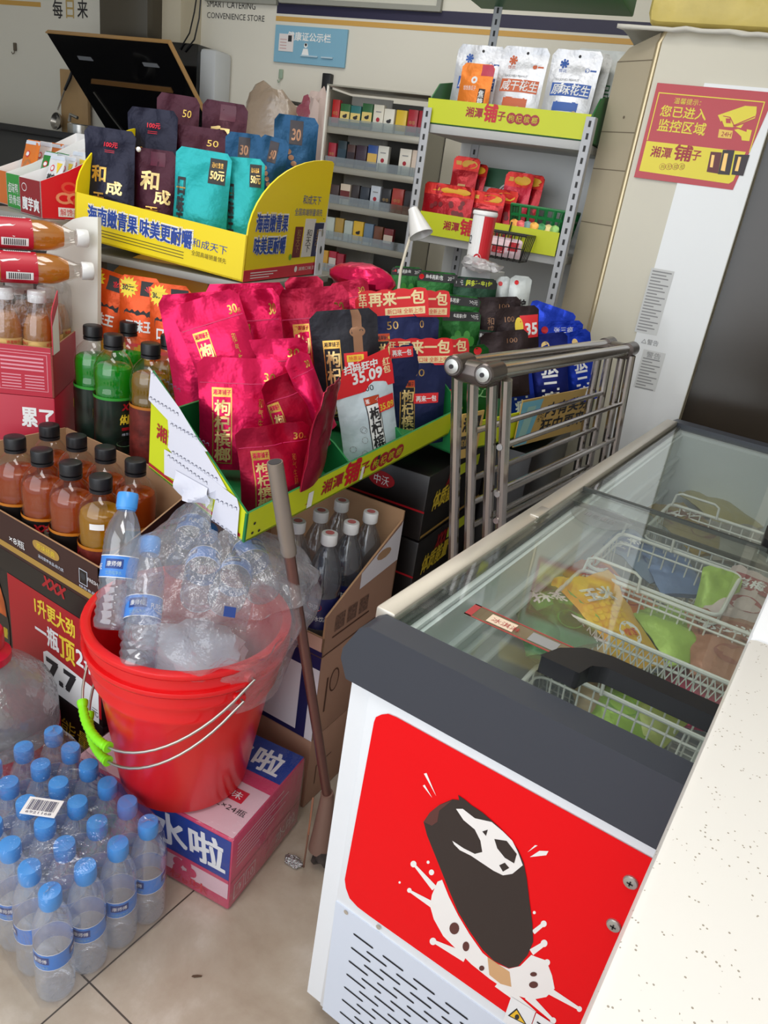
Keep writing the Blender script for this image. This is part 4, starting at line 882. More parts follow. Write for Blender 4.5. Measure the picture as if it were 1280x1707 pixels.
for j in range(4):
    for i in range(6):
        p = WA+WU*i+WV*j+Vector((0, 0, 0.0005)); lb = 'blue capped water bottle in the wrapped pack, %s row, %s' % (rowname[j], colname[i])
        if proto is None:
            proto = water_bottle(Matrix.Translation(p) @ Matrix.Rotation(math.radians(-110), 4, 'Z'), lb, 'water bottles in the wrapped pack')
        else:
            place(proto, Matrix.Translation(p) @ Matrix.Rotation(math.radians(-110+rnd.uniform(-45, 45)), 4, 'Z'), lb)
# shrink film around the pack
M_film = clear('shrink_film', (253, 253, 254), 0.04, body=.015, bodycol=(232, 238, 248), rough=.07, bump=.5, bscale=26)
sw_ = thing('shrink_wrap', 'clear shrink film with a barcode around the water bottles', 'plastic film', WA+WU*2.5+WV*1.5)
mb = MB(); NU, NV = 44, 30; vs = []; fs = []
def filmpt(a, b):
    m = .0335; q = WA+WU*(a*5)+WV*(b*3); u = WU.normalized(); v = WV.normalized()
    return q
U0, V0 = WU.normalized(), WV.normalized(); LU, LV = WU.length*5, WV.length*3
ring = []
def rring(ex, rc=.03, n=8):
    pts = []
    for cx_, cy_, a0 in ((LU, LV, 0), (0, LV, 90), (0, 0, 180), (LU, 0, 270)):
        for i in range(n+1):
            a = math.radians(a0+90*i/n); pts.append((cx_+math.cos(a)*ex, cy_+math.sin(a)*ex))
    out = []
    for i in range(len(pts)):
        p, q = pts[i], pts[(i+1) % len(pts)]; d = math.hypot(q[0]-p[0], q[1]-p[1]); k = max(1, int(d/.016))
        for t in range(k): out.append((p[0]+(q[0]-p[0])*t/k, p[1]+(q[1]-p[1])*t/k))
    return out
base_ring = rring(.0345)
lev = [(0.002, .0350), (.03, .0340), (.07, .0343), (.115, .0340), (.15, .0338), (.175, .0318), (.20, .0262), (.220, .0195), (.233, .0165), (.2365, .010), (.2368, -.01), (.2366, -.05), (.2366, -.09)]
n = len(base_ring); cxy = (LU/2, LV/2)
for z, ex in lev:
    for k, (x, y) in enumerate(base_ring):
        f_ = ex-.0345
        dx = (x-min(max(x, 0), LU)); dy = (y-min(max(y, 0), LV)); L_ = math.hypot(dx, dy) or 1
        px, py = x+dx/L_*f_, y+dy/L_*f_
        w1 = .0028*mnoise.noise(Vector((px*60, py*60, z*25))) + .002*mnoise.noise(Vector((px*140, py*140, z*60)))
        zz = max(.001, z + (w1*1.0 if z > .2 else 0) - (.0012 if z > .234 and False else 0))
        vs.append(WA+U0*(px+dx/L_*w1)+V0*(py+dy/L_*w1)+UP*zz)
for l in range(len(lev)-1):
    for k in range(n): fs.append((l*n+k, l*n+(k+1) % n, (l+1)*n+(k+1) % n, (l+1)*n+k))
mb.add(vs, fs, M_film); mb.build('film', sw_, smooth=80)
bc = atz(70, 1346, .238); tf = axes(bc, Vector((.85, .52, 0)), Vector((-.52, .85, 0)), UP)
mb = MB(); f = Frame(tf @ Vector((-.030, -.019, 0)), Vector((.85, .52, 0)), Vector((-.52, .85, 0)))
mb.prism(f, [(0, 0), (.06, 0), (.06, .038), (0, .038)], 0, .0012, M_wht); bcode = mat('barcode_ink', (50, 50, 90), .5)
def barcode(mb, f, a, b, w, h, m, off, seed=3):
    r_ = random.Random(seed); x = 0
    while x < w-.0012:
        d = r_.choice((.0008, .0012, .0018)); mb.rect(f, a+x, b, min(a+w, a+x+d), b+h, m, off); x += d+r_.choice((.0008, .0012, .0016))
barcode(mb, f, .006, .010, .048, .023, bcode, .0016); mb.text(f, '6921168', .008, .003, .044, .005, bcode, .0016); mb.build('barcode_label', sw_, label='white barcode label')

# ------------------------------------------------------------------ cartons: printed boxes
class Carton:
    """box with printable faces; base centre c, yaw about z, size w (front) d (side) h"""
    def __init__(s, c, yaw, w, d, h):
        s.c, s.w, s.d, s.h = Vector(c), w, d, h
        s.x = Vector((math.cos(yaw), math.sin(yaw), 0)); s.y = Vector((-math.sin(yaw), math.cos(yaw), 0))
        p = s.c-s.x*w/2-s.y*d/2
        s.front = Frame(p, s.x, UP); s.right = Frame(p+s.x*w, s.y, UP); s.top = Frame(p+UP*h, s.x, s.y)
        s.left = Frame(p+s.y*d, -s.y, UP); s.back = Frame(p+s.x*w+s.y*d, -s.x, UP)
    def shell(s, mb, m, r=.004): mb.box((0, 0, s.h/2), (s.w, s.d, s.h), m, r, axes(s.c, s.x, s.y, UP))
    def open_shell(s, mb, m, inner, hf=None, hb=None, hr=None, hl=None, t=.004, tt=.002):
        """card tray: walls of their own height"""
        for fr, L_, h, in ((s.front, s.w, hf or s.h), (s.right, s.d, hr or s.h), (s.back, s.w, hb or s.h), (s.left, s.d, hl or s.h)):
            hh = h if isinstance(h, tuple) else (h, h)
            mb.prism(fr, [(0, 0), (L_, 0), (L_, hh[1]), (0, hh[0])], -t, 0, m, inner)
            mb.poly(fr, [(0, 0), (0, hh[0]), (L_, hh[1]), (L_, 0)][::-1], inner, -t-.0003)
        mb.box((0, 0, .003), (s.w-.002, s.d-.002, .006), inner, 0, axes(s.c, s.x, s.y, UP))
kraft = mat('kraft_card', (172, 134, 100), 0.7, noise=.06, nscale=8); kdark = mat('carton_brown_print', (84, 50, 36), 0.6)
pk = mat('carton_pink', (206, 66, 104), 0.4, coat=.2); pkl = mat('carton_pale_pink', (226, 190, 198), 0.45); cbl = mat('carton_blue', (30, 62, 150), 0.35, coat=.2); crd = mat('carton_red', (206, 40, 62), 0.4)
def pink_carton(c, yaw, w, d, h, label):
    C = Carton(c, yaw, w, d, h); r = thing('drink_carton', label, 'carton', c, None, rotz=yaw)
    mb = MB(); C.shell(mb, pk, .006)
    f = C.front; mb.rect(f, .004, h*.42, w-.004, h-.006, cbl, .0006); mb.rect(f, .004, h*.38, w-.004, h*.43, pk, .0010); mb.rect(f, .004, .03, w-.004, h*.38, pkl, .0006)
    mb.text(f, '水啦', w*.52, h*.49, w*.44, h*.40, M_wht, .0012, slant=-.12, bold=.05); mb.text(f, '果', w*.08, h*.49, w*.2, h*.40, M_wht, .0012, slant=-.12, bold=.05)
    for i in range(5): a = 2*PI*i/5; mb.disk(f, w*.72+.018*math.cos(a), h*.26+.016*math.sin(a), .012, pk, .0010+.0001*i, 12); 
    mb.text(f, '桃味', w*.63, h*.06, w*.24, h*.13, M_wht if False else crd, .0012); 
    f = C.right
    for k in range(7): mb.rect(f, .015, h*.86-k*.0095, .015+d*(.62, .5, .7, .45, .66, .5, .3)[k], h*.875-k*.0095, pkl, .0008)
    mb.rect(f, .0, h*.40, d, h*.408, mat('carton_seam', (120, 30, 56), .6), .0008)
    for x in (.012, .050):
        mb.rect(f, x, .018, x+.034, .058, pkl, .0008); mb.rect(f, x+.0025, .0205, x+.0315, .0555, pk, .0011); mb.text(f, '↑' if x < .03 else '10', x+.008, .027, .018, .022, pkl, .0014)
    mb.text(f, '水啦', d*.62, h*.14, d*.3, h*.18, pkl, .0012, slant=-.1)
    f = C.top; mb.rect(f, .003, .003, w-.003, d-.003, pkl, .0006)
    mb.rect(f, .003, d*.62, w-.003, d-.003, cbl, .0010); mb.rect(f, .003, d*.49, w-.003, d*.62, pk, .0010)
    mb.text(f, '水啦', w*.58, d*.66, w*.36, d*.24, M_wht, .0014, slant=-.15, bold=.05); mb.text(f, '质', w*.70, d*.515, .03, .024, M_wht, .0014)
    mb.rect(f, w*.68, d*.30, w*.90, d*.42, crd, .0010); mb.text(f, '桃 味', w*.70, d*.325, w*.18, d*.07, M_wht, .0014); mb.text(f, '555mL×24瓶', w*.66, d*.20, w*.30, d*.06, ink, .0012)
    mb.build('box', r)
    mb = MB(); mb.box((0, 0, h/2+.001), (w+.006, d+.006, h+.004), clear('carton_film', (250, 250, 252), .03, rough=.12, bump=.6, bscale=20), .010, axes(c, C.x, C.y, UP)); mb.build('film', r)
    return C
pyaw = math.radians(9)
_x = Vector((math.cos(pyaw), math.sin(pyaw), 0)); _y = Vector((-math.sin(pyaw), math.cos(pyaw), 0))
PC = Vector((-.656, .742, 0))-_x*.19+_y*.127
pink_carton(PC, pyaw, .38, .254, .185, 'pink and blue drink carton in film carrying the red buckets')

# ------------------------------------------------------------------ red buckets
M_bk = mat('bucket_red', (228, 18, 24), 0.28, coat=.25); M_wire = mat('galvanised_wire', (176, 172, 164), 0.3, metal=.85); M_grip = mat('grip_lime', (136, 232, 20), 0.4)
BC = Vector((-.853, .803, .191))
def bucket(dz, label, ax, phi, R_):
    b = thing('bucket', label, 'bucket', BC+UP*dz, 'nested red buckets')
    T = Matrix.Translation(BC+UP*dz); H_ = .298
    mb = MB(); ro, rt = .122, .168
    prof = [(q[0], q[1]*1.08) for q in [(.003, .004), (ro-.004, .0), (ro, .004), (ro+(rt-ro)*.78, .225), (ro+(rt-ro)*.80+.008, .228), (ro+(rt-ro)*.82+.009, .236), (ro+(rt-ro)*.84+.003, .243), (ro+(rt-ro)*.90+.003, .258), (ro+(rt-ro)*.92+.010, .262), (rt+.008, .270), (rt+.004, .276), (rt+.006, .286), (rt+.013, .288), (rt+.016, .293), (rt+.014, .298), (rt+.004, .300), (rt-.002, .297), (rt-.004, .285), (ro-.003, .008), (.003, .007)]]
    mb.lathe1(prof, M_bk, 56, T, True, True); mb.build('pail', b, smooth=50)
    X = Vector((math.cos(ax), math.sin(ax), 0)); Dp = X.cross(UP)
    c_ = BC+UP*(dz+.290); pts = []; 
    for i in range(33):
        t = PI*i/32; pts.append(c_ + X*(R_*math.cos(t)) + (Dp*math.cos(phi)-UP*math.sin(phi))*(R_*math.sin(t)*1.28))
    pts = [pts[0]-X*.028+UP*.002]+[pts[0]+X*.002]+pts[1:-1]+[pts[-1]-X*.002]+[pts[-1]+X*.028+UP*.002]
    mb = MB(); mb.tube(pts, .0026, M_wire, 8); mb.build('bail_handle', b)
    mb = MB(); seg = pts[15:23]; rr = []
    fine = []
    for i in range(len(seg)-1):
        for k in range(4): fine.append(seg[i].lerp(seg[i+1], k/4))
    for i in range(len(fine)): rr.append(.0088 if i % 2 else .0074)
    rr[0] = rr[1] = rr[-1] = rr[-2] = .0098
    mb.tube(fine, rr, M_grip, 12); mb.build('grip', b)
    for s_ in (-1, 1):
        mb = MB(); mb.lathe1([(.012, 0), (.012, .010), (.009, .016)], M_bk, 14, axes(c_+X*s_*(R_-.020), UP, X.cross(UP)*s_, X*s_)); mb.build('ear', b)
    return b
bucket(0, 'outer of the two nested red buckets, its rim and handle lower', math.radians(-14), math.radians(44), .186)
bucket(.036, 'inner nested red bucket with higher rim, filled with empty bottles', math.radians(-8), math.radians(40), .186)
RIM = BC+UP*.358
# what the bucket holds
def lean(p, q, label, spin=0.0):
    """an empty bottle whose base is p, pointing to q"""
    z = (q-p).normalized(); x = z.cross(Vector((.3, -.8, .1))).normalized(); y = z.cross(x)
    return axes(p, x, y, z) @ Matrix.Rotation(spin, 4, 'Z')
eb = water_bottle(lean(at(186, 1050, 1.235), at(208, 870, 1.265), ''), 'empty water bottle leaning upright at the left of the bucket', 'empty bottles in the bucket', math.radians(10), M_pet2)
for a, b_, lb, sp in ((at(375, 1003, 1.19), at(420, 890, 1.50), 'empty water bottle lying with its base towards the viewer', 60), (at(330, 1000, 1.21), at(352, 860, 1.46), 'empty water bottle with bright blue label in the middle of the bag', 0), (at(228, 1120, 1.20), at(246, 950, 1.27), 'empty water bottle half hidden by the upright leaning one', 120), (at(440, 990, 1.28), at(400, 880, 1.42), 'empty water bottle lying at right inside the bag', 200), (at(300, 950, 1.30), at(330, 860, 1.42), 'empty water bottle at the back of the bag', 90)):
    place(eb, lean(a, b_, '', math.radians(sp)), lb)
M_bag = clear('bag_film', (246, 247, 250), 0.07, body=.22, bodycol=(240, 242, 248), rough=.16, bump=1.0, bscale=26)
M_liner2 = mat('white_bag_liner', (226, 228, 236), .5)
bg_ = thing('plastic_bag', 'clear plastic bag of empty bottles filling the red bucket', 'plastic bag', RIM-UP*.1)
mb = MB(); nu, nv = 72, 30; vs = []; fs = []
cB = Vector((-.812, .822, .56))
for j in range(nv+1):
    q = j/nv
    for i in range(nu):
        a = 2*PI*i/nu
        # bottom inside the pail, bulge over the rim, gathered top
        if q < .25: r0 = .135+.02*q/.25; z = -.12+.12*q/.25
        elif q < .62: t = (q-.25)/.37; r0 = .158-.012*t+.012*math.sin(PI*t); z = .0+.085*t
        else: t = (q-.62)/.38; r0 = .146*(1-t**1.5)+.012; z = .085+.085*t
        d = Vector((math.cos(a), math.sin(a), 0))
        k = mnoise.noise(Vector((d.x*2.2, d.y*2.2, z*9+1)))*.20+mnoise.noise(Vector((d.x*6, d.y*6, z*18)))*.10+mnoise.noise(Vector((d.x*14, d.y*14, z*30)))*.035
        if q < .2: k *= .2
        bulge = 1+.15*max(0, math.cos(a-math.radians(35)))*min(1, max(0, (q-.22)*5))*(1 if q < .75 else .5)
        p = cB+d*r0*(1+k*.8)*bulge+UP*(z+.03*k+(.16*max(0, math.cos(a-math.radians(165)))**2*max(0, q-.6)))
        vs.append(p)
for j in range(nv):
    for i in range(nu): fs.append((j*nu+i, j*nu+(i+1) % nu, (j+1)*nu+(i+1) % nu, (j+1)*nu+i))
mb.add(vs, fs, M_bag); mb.build('film', bg_, smooth=70)
mb = MB(); p = at(383, 1020, 1.135); f = Frame(p, (.83, .55, -.1), (0, .1, 1)); mb.prism(f, [(-.009, -.009), (.009, -.008), (.009, .009), (-.009, .008)], -.001, .001, M_lab2); mb.build('blue_tag', bg_)
mb = MB(); blobby(mb, RIM-UP*.10, (.108, .108, .05), M_liner2, 9, .3, 36, 16); solo(mb, 'bag_liner', 'white crumpled bag lying under the bottles in the bucket', 'plastic bag')

# ------------------------------------------------------------------ big shrink wrapped jug at the left edge
jg = thing('drink_jug', 'large film wrapped clear jug with red cap at the left edge', 'jug', (-1.250, .640, 0))
JT = Matrix.Translation((-1.250, .640, 0)); jm = clear('jug_film', (232, 234, 236), .10, body=.42, bodycol=(196, 200, 204), rough=.12, bump=.8, bscale=16); jr = mat('jug_red', (200, 26, 56), .35)
mb = MB(); mb.lathe1([(.10, .001), (.124, .010), (.130, .03), (.130, .20), (.127, .235), (.116, .265), (.09, .295), (.06, .315), (.044, .33), (.042, .345)], jm, 40, JT); mb.build('jug_body', jg, smooth=60)
mb = MB(); mb.lathe1([(.1312, .03), (.1312, .165)], jr, 40, JT, False, False)
c_ = Cyl(JT, .1312, math.radians(-60)); mb.text(c_, '可乐', -.10, .05, .16, .08, M_wht, .001); mb.build('jug_label', jg, smooth=60)
mb = MB(); mb.lathe1([(.043, .325), (.047, .33), (.047, .345), (.034, .358), (.033, .362)], jr, 30, JT); mb.build('collar', jg)
mb = MB(); mb.lathe1([(.033, .360), (.036, .364), (.036, .394), (.033, .400), (.004, .401)], jr, 30, JT); f = Frame(JT @ Vector((0, 0, .4015)), (.83, .55, 0), (-.55, .83, 0)); mb.disk(f, 0, 0, .029, mat('cap_green_print', (60, 74, 60), .5), .0004); mb.rect(f, -.012, -.01, .014, -.004, M_wht, .0008); mb.rect(f, -.010, .003, .012, .010, MATS['green_cable_card'], .0008); mb.build('screw_cap', jg)

# ------------------------------------------------------------------ energy drinks: amber carton and the cartons below it
blkc = mat('carton_black', (24, 20, 20), .35, coat=.15); dkr = mat('carton_dark_brown', (58, 32, 30), .4); gold2 = mat('carton_gold', (176, 138, 66), .4); ylt = mat('carton_yellow', (236, 206, 60), .4); rdc = mat('carton_deep_red', (170, 24, 34), .4)
AX0, AX1, AY0, AY1 = -1.526, -1.076, .779, 1.023
def amber_bottle(T, liquid, labm, label, group, lab2=None):
    r = thing('energy_drink_bottle', label, 'bottle', (0, 0, 0), group)
    mb = MB(); liq = liquid
    rr = .042; prof = [(.004, .003), (.034, .0), (.040, .005), (rr, .014)]
    for k in range(5): z = .02+.022*k; prof += [(rr, z), (rr-.0022, z+.009), (rr, z+.018)]
    prof += [(rr+.001, .135), (rr+.001, .152), (.0405, .160), (.0425, .172), (.0425, .190), (.040, .205), (.034, .220), (.025, .230), (.0185, .236), (.0175, .248)]
    mb.lathe1(prof, clear('amber_shell', (252, 252, 252), .06, rough=.05), 16, None, True, False); mb.build('bottle_body', r, smooth=40)
    mb = MB(); mb.lathe1([(.030, .004), (.0385, .012), (.0385, .130), (.039, .155), (.0395, .172), (.0395, .188), (.037, .200), (.030, .205), (.004, .205)], liq, 16); mb.build('drink', r, smooth=40)
    mb = MB(); c_ = Cyl(Matrix.Identity(4), rr+.0016, math.radians(-90))
    mb.rect(c_, -.137, .010, .137, .134, labm, 0, 28, 1); mb.rect(c_, -.137, .134, .137, .140, liqband(liquid), .0002, 28, 1)
    for k in (-1, 1):
        x = -.028+.0685*k
        mb.text(c_, '炎炎炎' if False else 'XXX', x, .112, .045, .014, rdc, .0006, slant=.2, bold=.1); mb.text(c_, '体质能量', x-.006, .080, .062, .022, ylt, .0008, slant=.15, bold=.05)
        mb.rect(c_, x, .066, x+.034, .073, rdc, .0006, 4, 1); mb.text(c_, '维生素饮料', x, .054, .042, .006, MATS['grille_grey'], .0006)
        if lab2: mb.disk(c_, x+.012, .036, .024, lab2, .0006, 14, .008); mb.text(c_, '强化', x, .031, .024, .010, ink, .001)
    mb.rect(c_, .062, .02, .088, .125, MATS['seam_brown'] if not lab2 else hole, .0005, 4, 1)
    for k in range(14): mb.rect(c_, .065, .116-k*.007, .085, .118-k*.007, MATS['fine_print_grey'], .0009, 2, 1)
    mb.build('bottle_label', r, smooth=60)
    mb = MB(); 
    mb.lathe1([(.019, .246), (.0205, .248), (.0205, .266), (.0195, .269), (.016, .2705), (.004, .2705)], M_blk, 26); mb.lathe1([(.0178, .238), (.0205, .239), (.0205, .2445), (.0178, .2455)], M_blk, 26); mb.build('cap', r)
    r.matrix_world = T; return r
def liqband(l): return mat('band_'+l.name, tuple(int(c*255) for c in ((.75, .45, .12) if 'green' not in l.name else (.2, .6, .2))), .4)
def liquid(name, tint, bodycol, body=.55): return clear(name, tint, .03, body=body, bodycol=bodycol, rough=.1)
L_amb = liquid('liquid_amber', (206, 96, 24), (196, 84, 8), .82); L_yel = liquid('liquid_yellow', (226, 176, 30), (206, 150, 10), .85); L_grn = liquid('liquid_green', (70, 220, 80), (30, 190, 44), .7); L_olv = liquid('liquid_olive', (190, 160, 50), (168, 130, 20), .85)
C = Carton(((AX0+AX1)/2, (AY0+AY1)/2, .4155), 0, AX1-AX0, AY1-AY0, .249)
r = thing('open_carton', 'open dark brown carton of amber energy drinks by the red poster', 'carton', C.c)
mb = MB(); C.open_shell(mb, dkr, kraft, hf=.143, hb=.249, hl=.249, hr=(.143, .249))
f = C.front; w = C.w; mb.rect(f, 0, .0, w, .052, blkc, .0006); mb.rect(f, 0, .060, w, .074, gold2, .0006)
px = w-.215; mb.poly(f, [(px+.045+.045*math.copysign(abs(math.cos(i*PI/10))**.4, math.cos(i*PI/10)), .113+.012*math.sin(i*PI/10)) for i in range(20)], gold2, .0008); mb.text(f, '原味经典', px+.014, .106, .062, .014, ylt, .0014); mb.text(f, '运动营养食品-耐力类', px+.018, .086, .085, .008, MATS['grille_grey'], .0012)
mb.text(f, '×8瓶', px-.085, .082, .055, .018, M_wht, .0012); mb.rect(f, w-.062, .085, w-.036, .118, MATS['grille_grey'], .0008); mb.rect(f, w-.0605, .0865, w-.0375, .1165, blkc, .0010); mb.disk(f, w-.049, .104, .008, hole, .0012); mb.text(f, 'FRESH', w-.034, .10, .03, .008, M_wht, .0012); mb.text(f, '绿色食品', w-.062, .076, .05, .006, MATS['grille_grey'], .0012)
mb.text(f, 'XXX', w-.19, .022, .075, .026, rdc, .0012, slant=.3, bold=.1); mb.build('card_tray', r)
T0 = Vector((0, 0, .472)); proto = None
for k, (x, y) in enumerate(((-1.087, .795), (-1.172, .792), (-1.257, .788), (-1.345, .787), (-1.115, .895), (-1.203, .892), (-1.288, .886), (-1.372, .88))):
    lb = ('yellow energy drink bottle with a price tag in the front row', 'amber energy drink bottle left of the yellow one', 'amber energy drink bottle third along the front row', 'amber energy drink bottle at the left end of the front row', 'amber energy drink bottle at the right end of the back row', 'amber energy drink bottle second from right in the back row', 'amber energy drink bottle third from right in the back row', 'amber energy drink bottle at the left end of the back row')[k]
    if k == 0:
        b_ = amber_bottle(TR((x*1.06, y*1.06, .4225), math.radians(34+20), s=1.06), L_yel, mat('label_maroon_photo', (110, 40, 34), .4, noise=.4, nscale=60), lb, 'bottles in the amber carton')
        mb = MB(); c_ = Cyl(Matrix.Identity(4), .0432, math.radians(-90-12)); mb.rect(c_, -.013, .178, .013, .190, MATS['paper_white'], .0003, 5, 1); mb.build('price_tag', b_, T=b_.matrix_world.copy())
    elif proto is None: proto = amber_bottle(TR((x*1.06, y*1.06, .4225), math.radians(40), s=1.06), L_amb, mat('label_black_gloss', (20, 17, 17), .3, coat=.3), lb, 'bottles in the amber carton')
    else: place(proto, TR((x*1.06, y*1.06, .4225), math.radians(40+rnd.uniform(-70, 40)), s=1.06), lb)
C = Carton(((AX0+AX1)/2, (AY0+AY1)/2, .1705), 0, AX1-AX0, AY1-AY0, .2445)
r = thing('drink_carton', 'red carton reading one bottle beats more under the amber carton', 'carton', C.c); mb = MB(); C.shell(mb, blkc, .003)
f = C.front; w = C.w; h = C.h; mb.rect(f, .13, .02, w-.002, h-.002, rdc, .0006); mb.text(f, '1升更大劲', w-.222, h-.060, .138, .042, ylt, .0012, bold=.05)
mb.text(f, '一瓶', w-.225, h-.125, .082, .050, M_wht, .0012, bold=.05); mb.text(f, '顶', w-.138, h-.132, .050, .056, ylt, .0012, bold=.05); mb.text(f, '2瓶', w-.082, h-.125, .075, .050, M_wht, .0012, bold=.05)
mb.poly(f, [(w-.20, .005), (w-.20, h-.150), (w-.185, h-.140), (w-.01, h-.155), (w-.01, .005)], M_wht, .0010); 
mb.text(f, '7.7', w-.19, h-.212, .10, .050, ink, .0014, bold=.12)
mb.text(f, '元', w-.034, h-.225, .022, .02, ink, .0014)
mb.poly(f, [(.02, .01), (.118, .01), (.122, .10), (.112, .16), (.09, h-.03), (.05, h-.03), (.024, .16), (.016, .10)], MATS['label_black_gloss'], .0010); mb.poly(f, [(.022, .12), (.115, .12), (.110, .16), (.092, h-.035), (.048, h-.035), (.027, .16)], mat('carton_orange_print', (190, 90, 36), .45, noise=.3, nscale=30), .0013); mb.text(f, '体质能量', .028, .060, .085, .028, ylt, .0014, slant=.15); mb.poly(f, [(0, h-.03), (.09, h-.002), (0, h-.002)], mat('poster_orange', (220, 84, 40), .45), .0012)
mb.build('box', r)
C = Carton(((AX0+AX1)/2, (AY0+AY1)/2, .0005), 0, AX1-AX0, AY1-AY0, .1695)
r = thing('drink_carton', 'black carton with green print on the floor behind the jug', 'carton', C.c); mb = MB(); C.shell(mb, blkc, .003); f = C.front
mb.text(f, '能量', C.w-.15, .07, .11, .05, ylt, .0012, slant=.15); mb.disk(f, C.w-.07, .05, .025, mat('print_leaf_green', (50, 110, 40), .5), .001, 14, .04); mb.build('box', r)
# green bottles on a carton behind
C = Carton((-1.418, 1.137, .0005), 0, .265, .20, .6165); r = thing('drink_carton', 'dark red carton stack under the green energy drinks', 'carton', C.c); mb = MB(); C.shell(mb, rdc, .003); mb.build('box', r)
proto = amber_bottle(TR((-1.428, 1.085, .6175), s=1.06, rz=math.radians(20)), L_grn, mat('label_green_black', (22, 36, 28), .3, coat=.3, noise=.5, nscale=30), 'green energy drink bottle nearest the orange pouches', 'green bottles behind the amber carton', mat('pill_green', (110, 150, 110), .5))
place(proto, TR((-1.520, 1.098, .6175), s=1.06, rz=math.radians(28)), 'green energy drink bottle at the left beside the red tea carton'); place(proto, TR((-1.526, 1.205, .6175), s=1.06, rz=math.radians(30)), 'green energy drink bottle in the back behind the nearest one')
b_ = amber_bottle(TR((-1.330, 1.109, .6175), s=1.06, rz=math.radians(5)), L_olv, MATS['label_maroon_photo'], 'olive yellow energy drink bottle next to the green ones', 'green bottles behind the amber carton'); place(b_, TR((-1.378, 1.205, .6175), s=1.06, rz=math.radians(30)), 'olive energy drink bottle in the back row under the pink pouch')

# ------------------------------------------------------------------ soda water column
navyc = mat('carton_navy', (30, 34, 84), .4); whc = mat('carton_white', (220, 216, 222), .5); brn = mat('carton_brown', (160, 122, 100), .7, noise=.05, nscale=6); tanc = mat('carton_tan_print', (206, 166, 148), .5)
cyaw = math.radians(3)
def colc(z, h, w=.36, d=.27):
    x = Vector((math.cos(cyaw), math.sin(cyaw), 0)); y = Vector((-math.sin(cyaw), math.cos(cyaw), 0)); p = Vector((-.712, 1.030, z))-x*w/2+y*d/2
    return Carton(p, cyaw, w, d, h)
C = colc(.0005, .19); r = thing('drink_carton', 'brown carton lowest in the soda water stack behind the mop', 'carton', C.c); mb = MB(); C.shell(mb, brn, .003)
for k in range(2): mb.rect(C.right, .03+.12*k, .10, .09+.12*k, .103, kdark, .0008); mb.rect(C.right, .03+.12*k, .05, .033+.12*k, .10, kdark, .0008)
mb.build('box', r)
C = colc(.1925, .215); r = thing('drink_carton', 'white and navy fronted carton in the middle of the soda stack', 'carton', C.c); mb = MB(); C.shell(mb, brn, .003); f = C.front; w = C.w; h = C.h
mb.rect(f, 0, 0, w, h, navyc, .0006); mb.rect(f, .05, .012, w-.045, h-.035, whc, .0010); mb.rect(f, w-.02, .0, w, h-.03, whc, .0010); mb.rect(f, .03, .0, .06, .008, MATS['notice_blue'], .0012)
f = C.right; mb.rect(f, .03, .06, .036, .15, kdark, .0008); mb.disk(f, .06, .13, .018, kdark, .0008, 16, .03); mb.disk(f, .06, .13, .014, brn, .0010, 16, .026); mb.rect(f, .14, .13, .22, .134, kdark, .0008); mb.rect(f, .16, .0, .25, .02, MATS['black_ink'], .0008); mb.build('box', r)
C = colc(.410, .125); r = thing('open_carton', 'open tan carton of soda water bottles under the lime display', 'carton', C.c); mb = MB()
C.open_shell(mb, brn, kraft, hf=.045, hb=.245, hl=.20, hr=(.095, .225)); f = C.front; w = C.w
mb.rect(f, 0, .0, w, .012, navyc, .0006); mb.rect(f, .03, .012, w-.003, .044, tanc, .0008); mb.disk(f, .10, .006, .05, ylt, .0009, 16, .006)
f = C.right; d = C.d
for k in range(3): mb.rect(f, .035+.045*k, .045, .070+.045*k, .083, mat('code_brown', (110, 80, 66), .6, noise=.6, nscale=200), .0008)
mb.rect(f, .03, .032, .17, .036, kdark, .0008); mb.rect(f, .0, .0, d, .0025, kdark, .0008)
mb.poly(f, [(.115, .112), (.268, .125), (.268, .222), (.262, .214), (.115, .150)], whc, .0008); mb.disk(f, .20, .165, .03, kraft, .0012, 10, .012); mb.build('card_tray', r)
M_soda = clear('soda_pet', (226, 230, 234), .10, body=.10, bodycol=(190, 196, 206), rough=.05)
sd = thing('soda_bottle', 'soda water bottle with navy label nearest the mop', 'bottle', (0, 0, 0), 'soda water bottles in the tan carton')
mb = MB(); mb.lathe1([(.004, .004), (.028, .0), (.035, .006), (.036, .02), (.036, .03), (.0345, .034), (.036, .038), (.036, .115), (.0345, .120), (.036, .125), (.036, .140), (.034, .158), (.027, .185), (.018, .205), (.0138, .213), (.0138, .226)], M_soda, 22, None, True, False); mb.build('bottle_body', sd, smooth=60)
mb = MB(); c_ = Cyl(Matrix.Identity(4), .0363, math.radians(-90)); mb.rect(c_, -.075, .040, .075, .112, navyc, 0, 20, 1); mb.disk(c_, 0, .092, .017, rdc, .0005, 14, .011); mb.text(c_, '中沃', -.012, .086, .024, .012, M_wht, .0009); mb.text(c_, '无糖苏打水饮品', -.032, .060, .064, .012, M_wht, .0006); mb.build('bottle_label', sd, smooth=60)
mb = MB(); mb.lathe1([(.0155, .220), (.0165, .222), (.0165, .241), (.0155, .2435), (.004, .2440)], MATS['lamp_white'], 20); f = Frame((0, 0, .2442), (1, 0, 0), (0, 1, 0)); mb.disk(f, 0, 0, .009, mat('cap_print_rose', (200, 110, 110), .5), .0003); mb.build('cap', sd)
sp = [(-.760, 1.075), (-.762, 1.150), (-.766, 1.225), (-.836, 1.068), (-.838, 1.145), (-.842, 1.222)]
lbs = ('', 'soda water bottle second along the carton wall', 'soda water bottle farthest along the carton wall', 'soda water bottle half behind the mop handle', 'soda water bottle in the middle of the inner row', 'soda water bottle rearmost in the inner row')
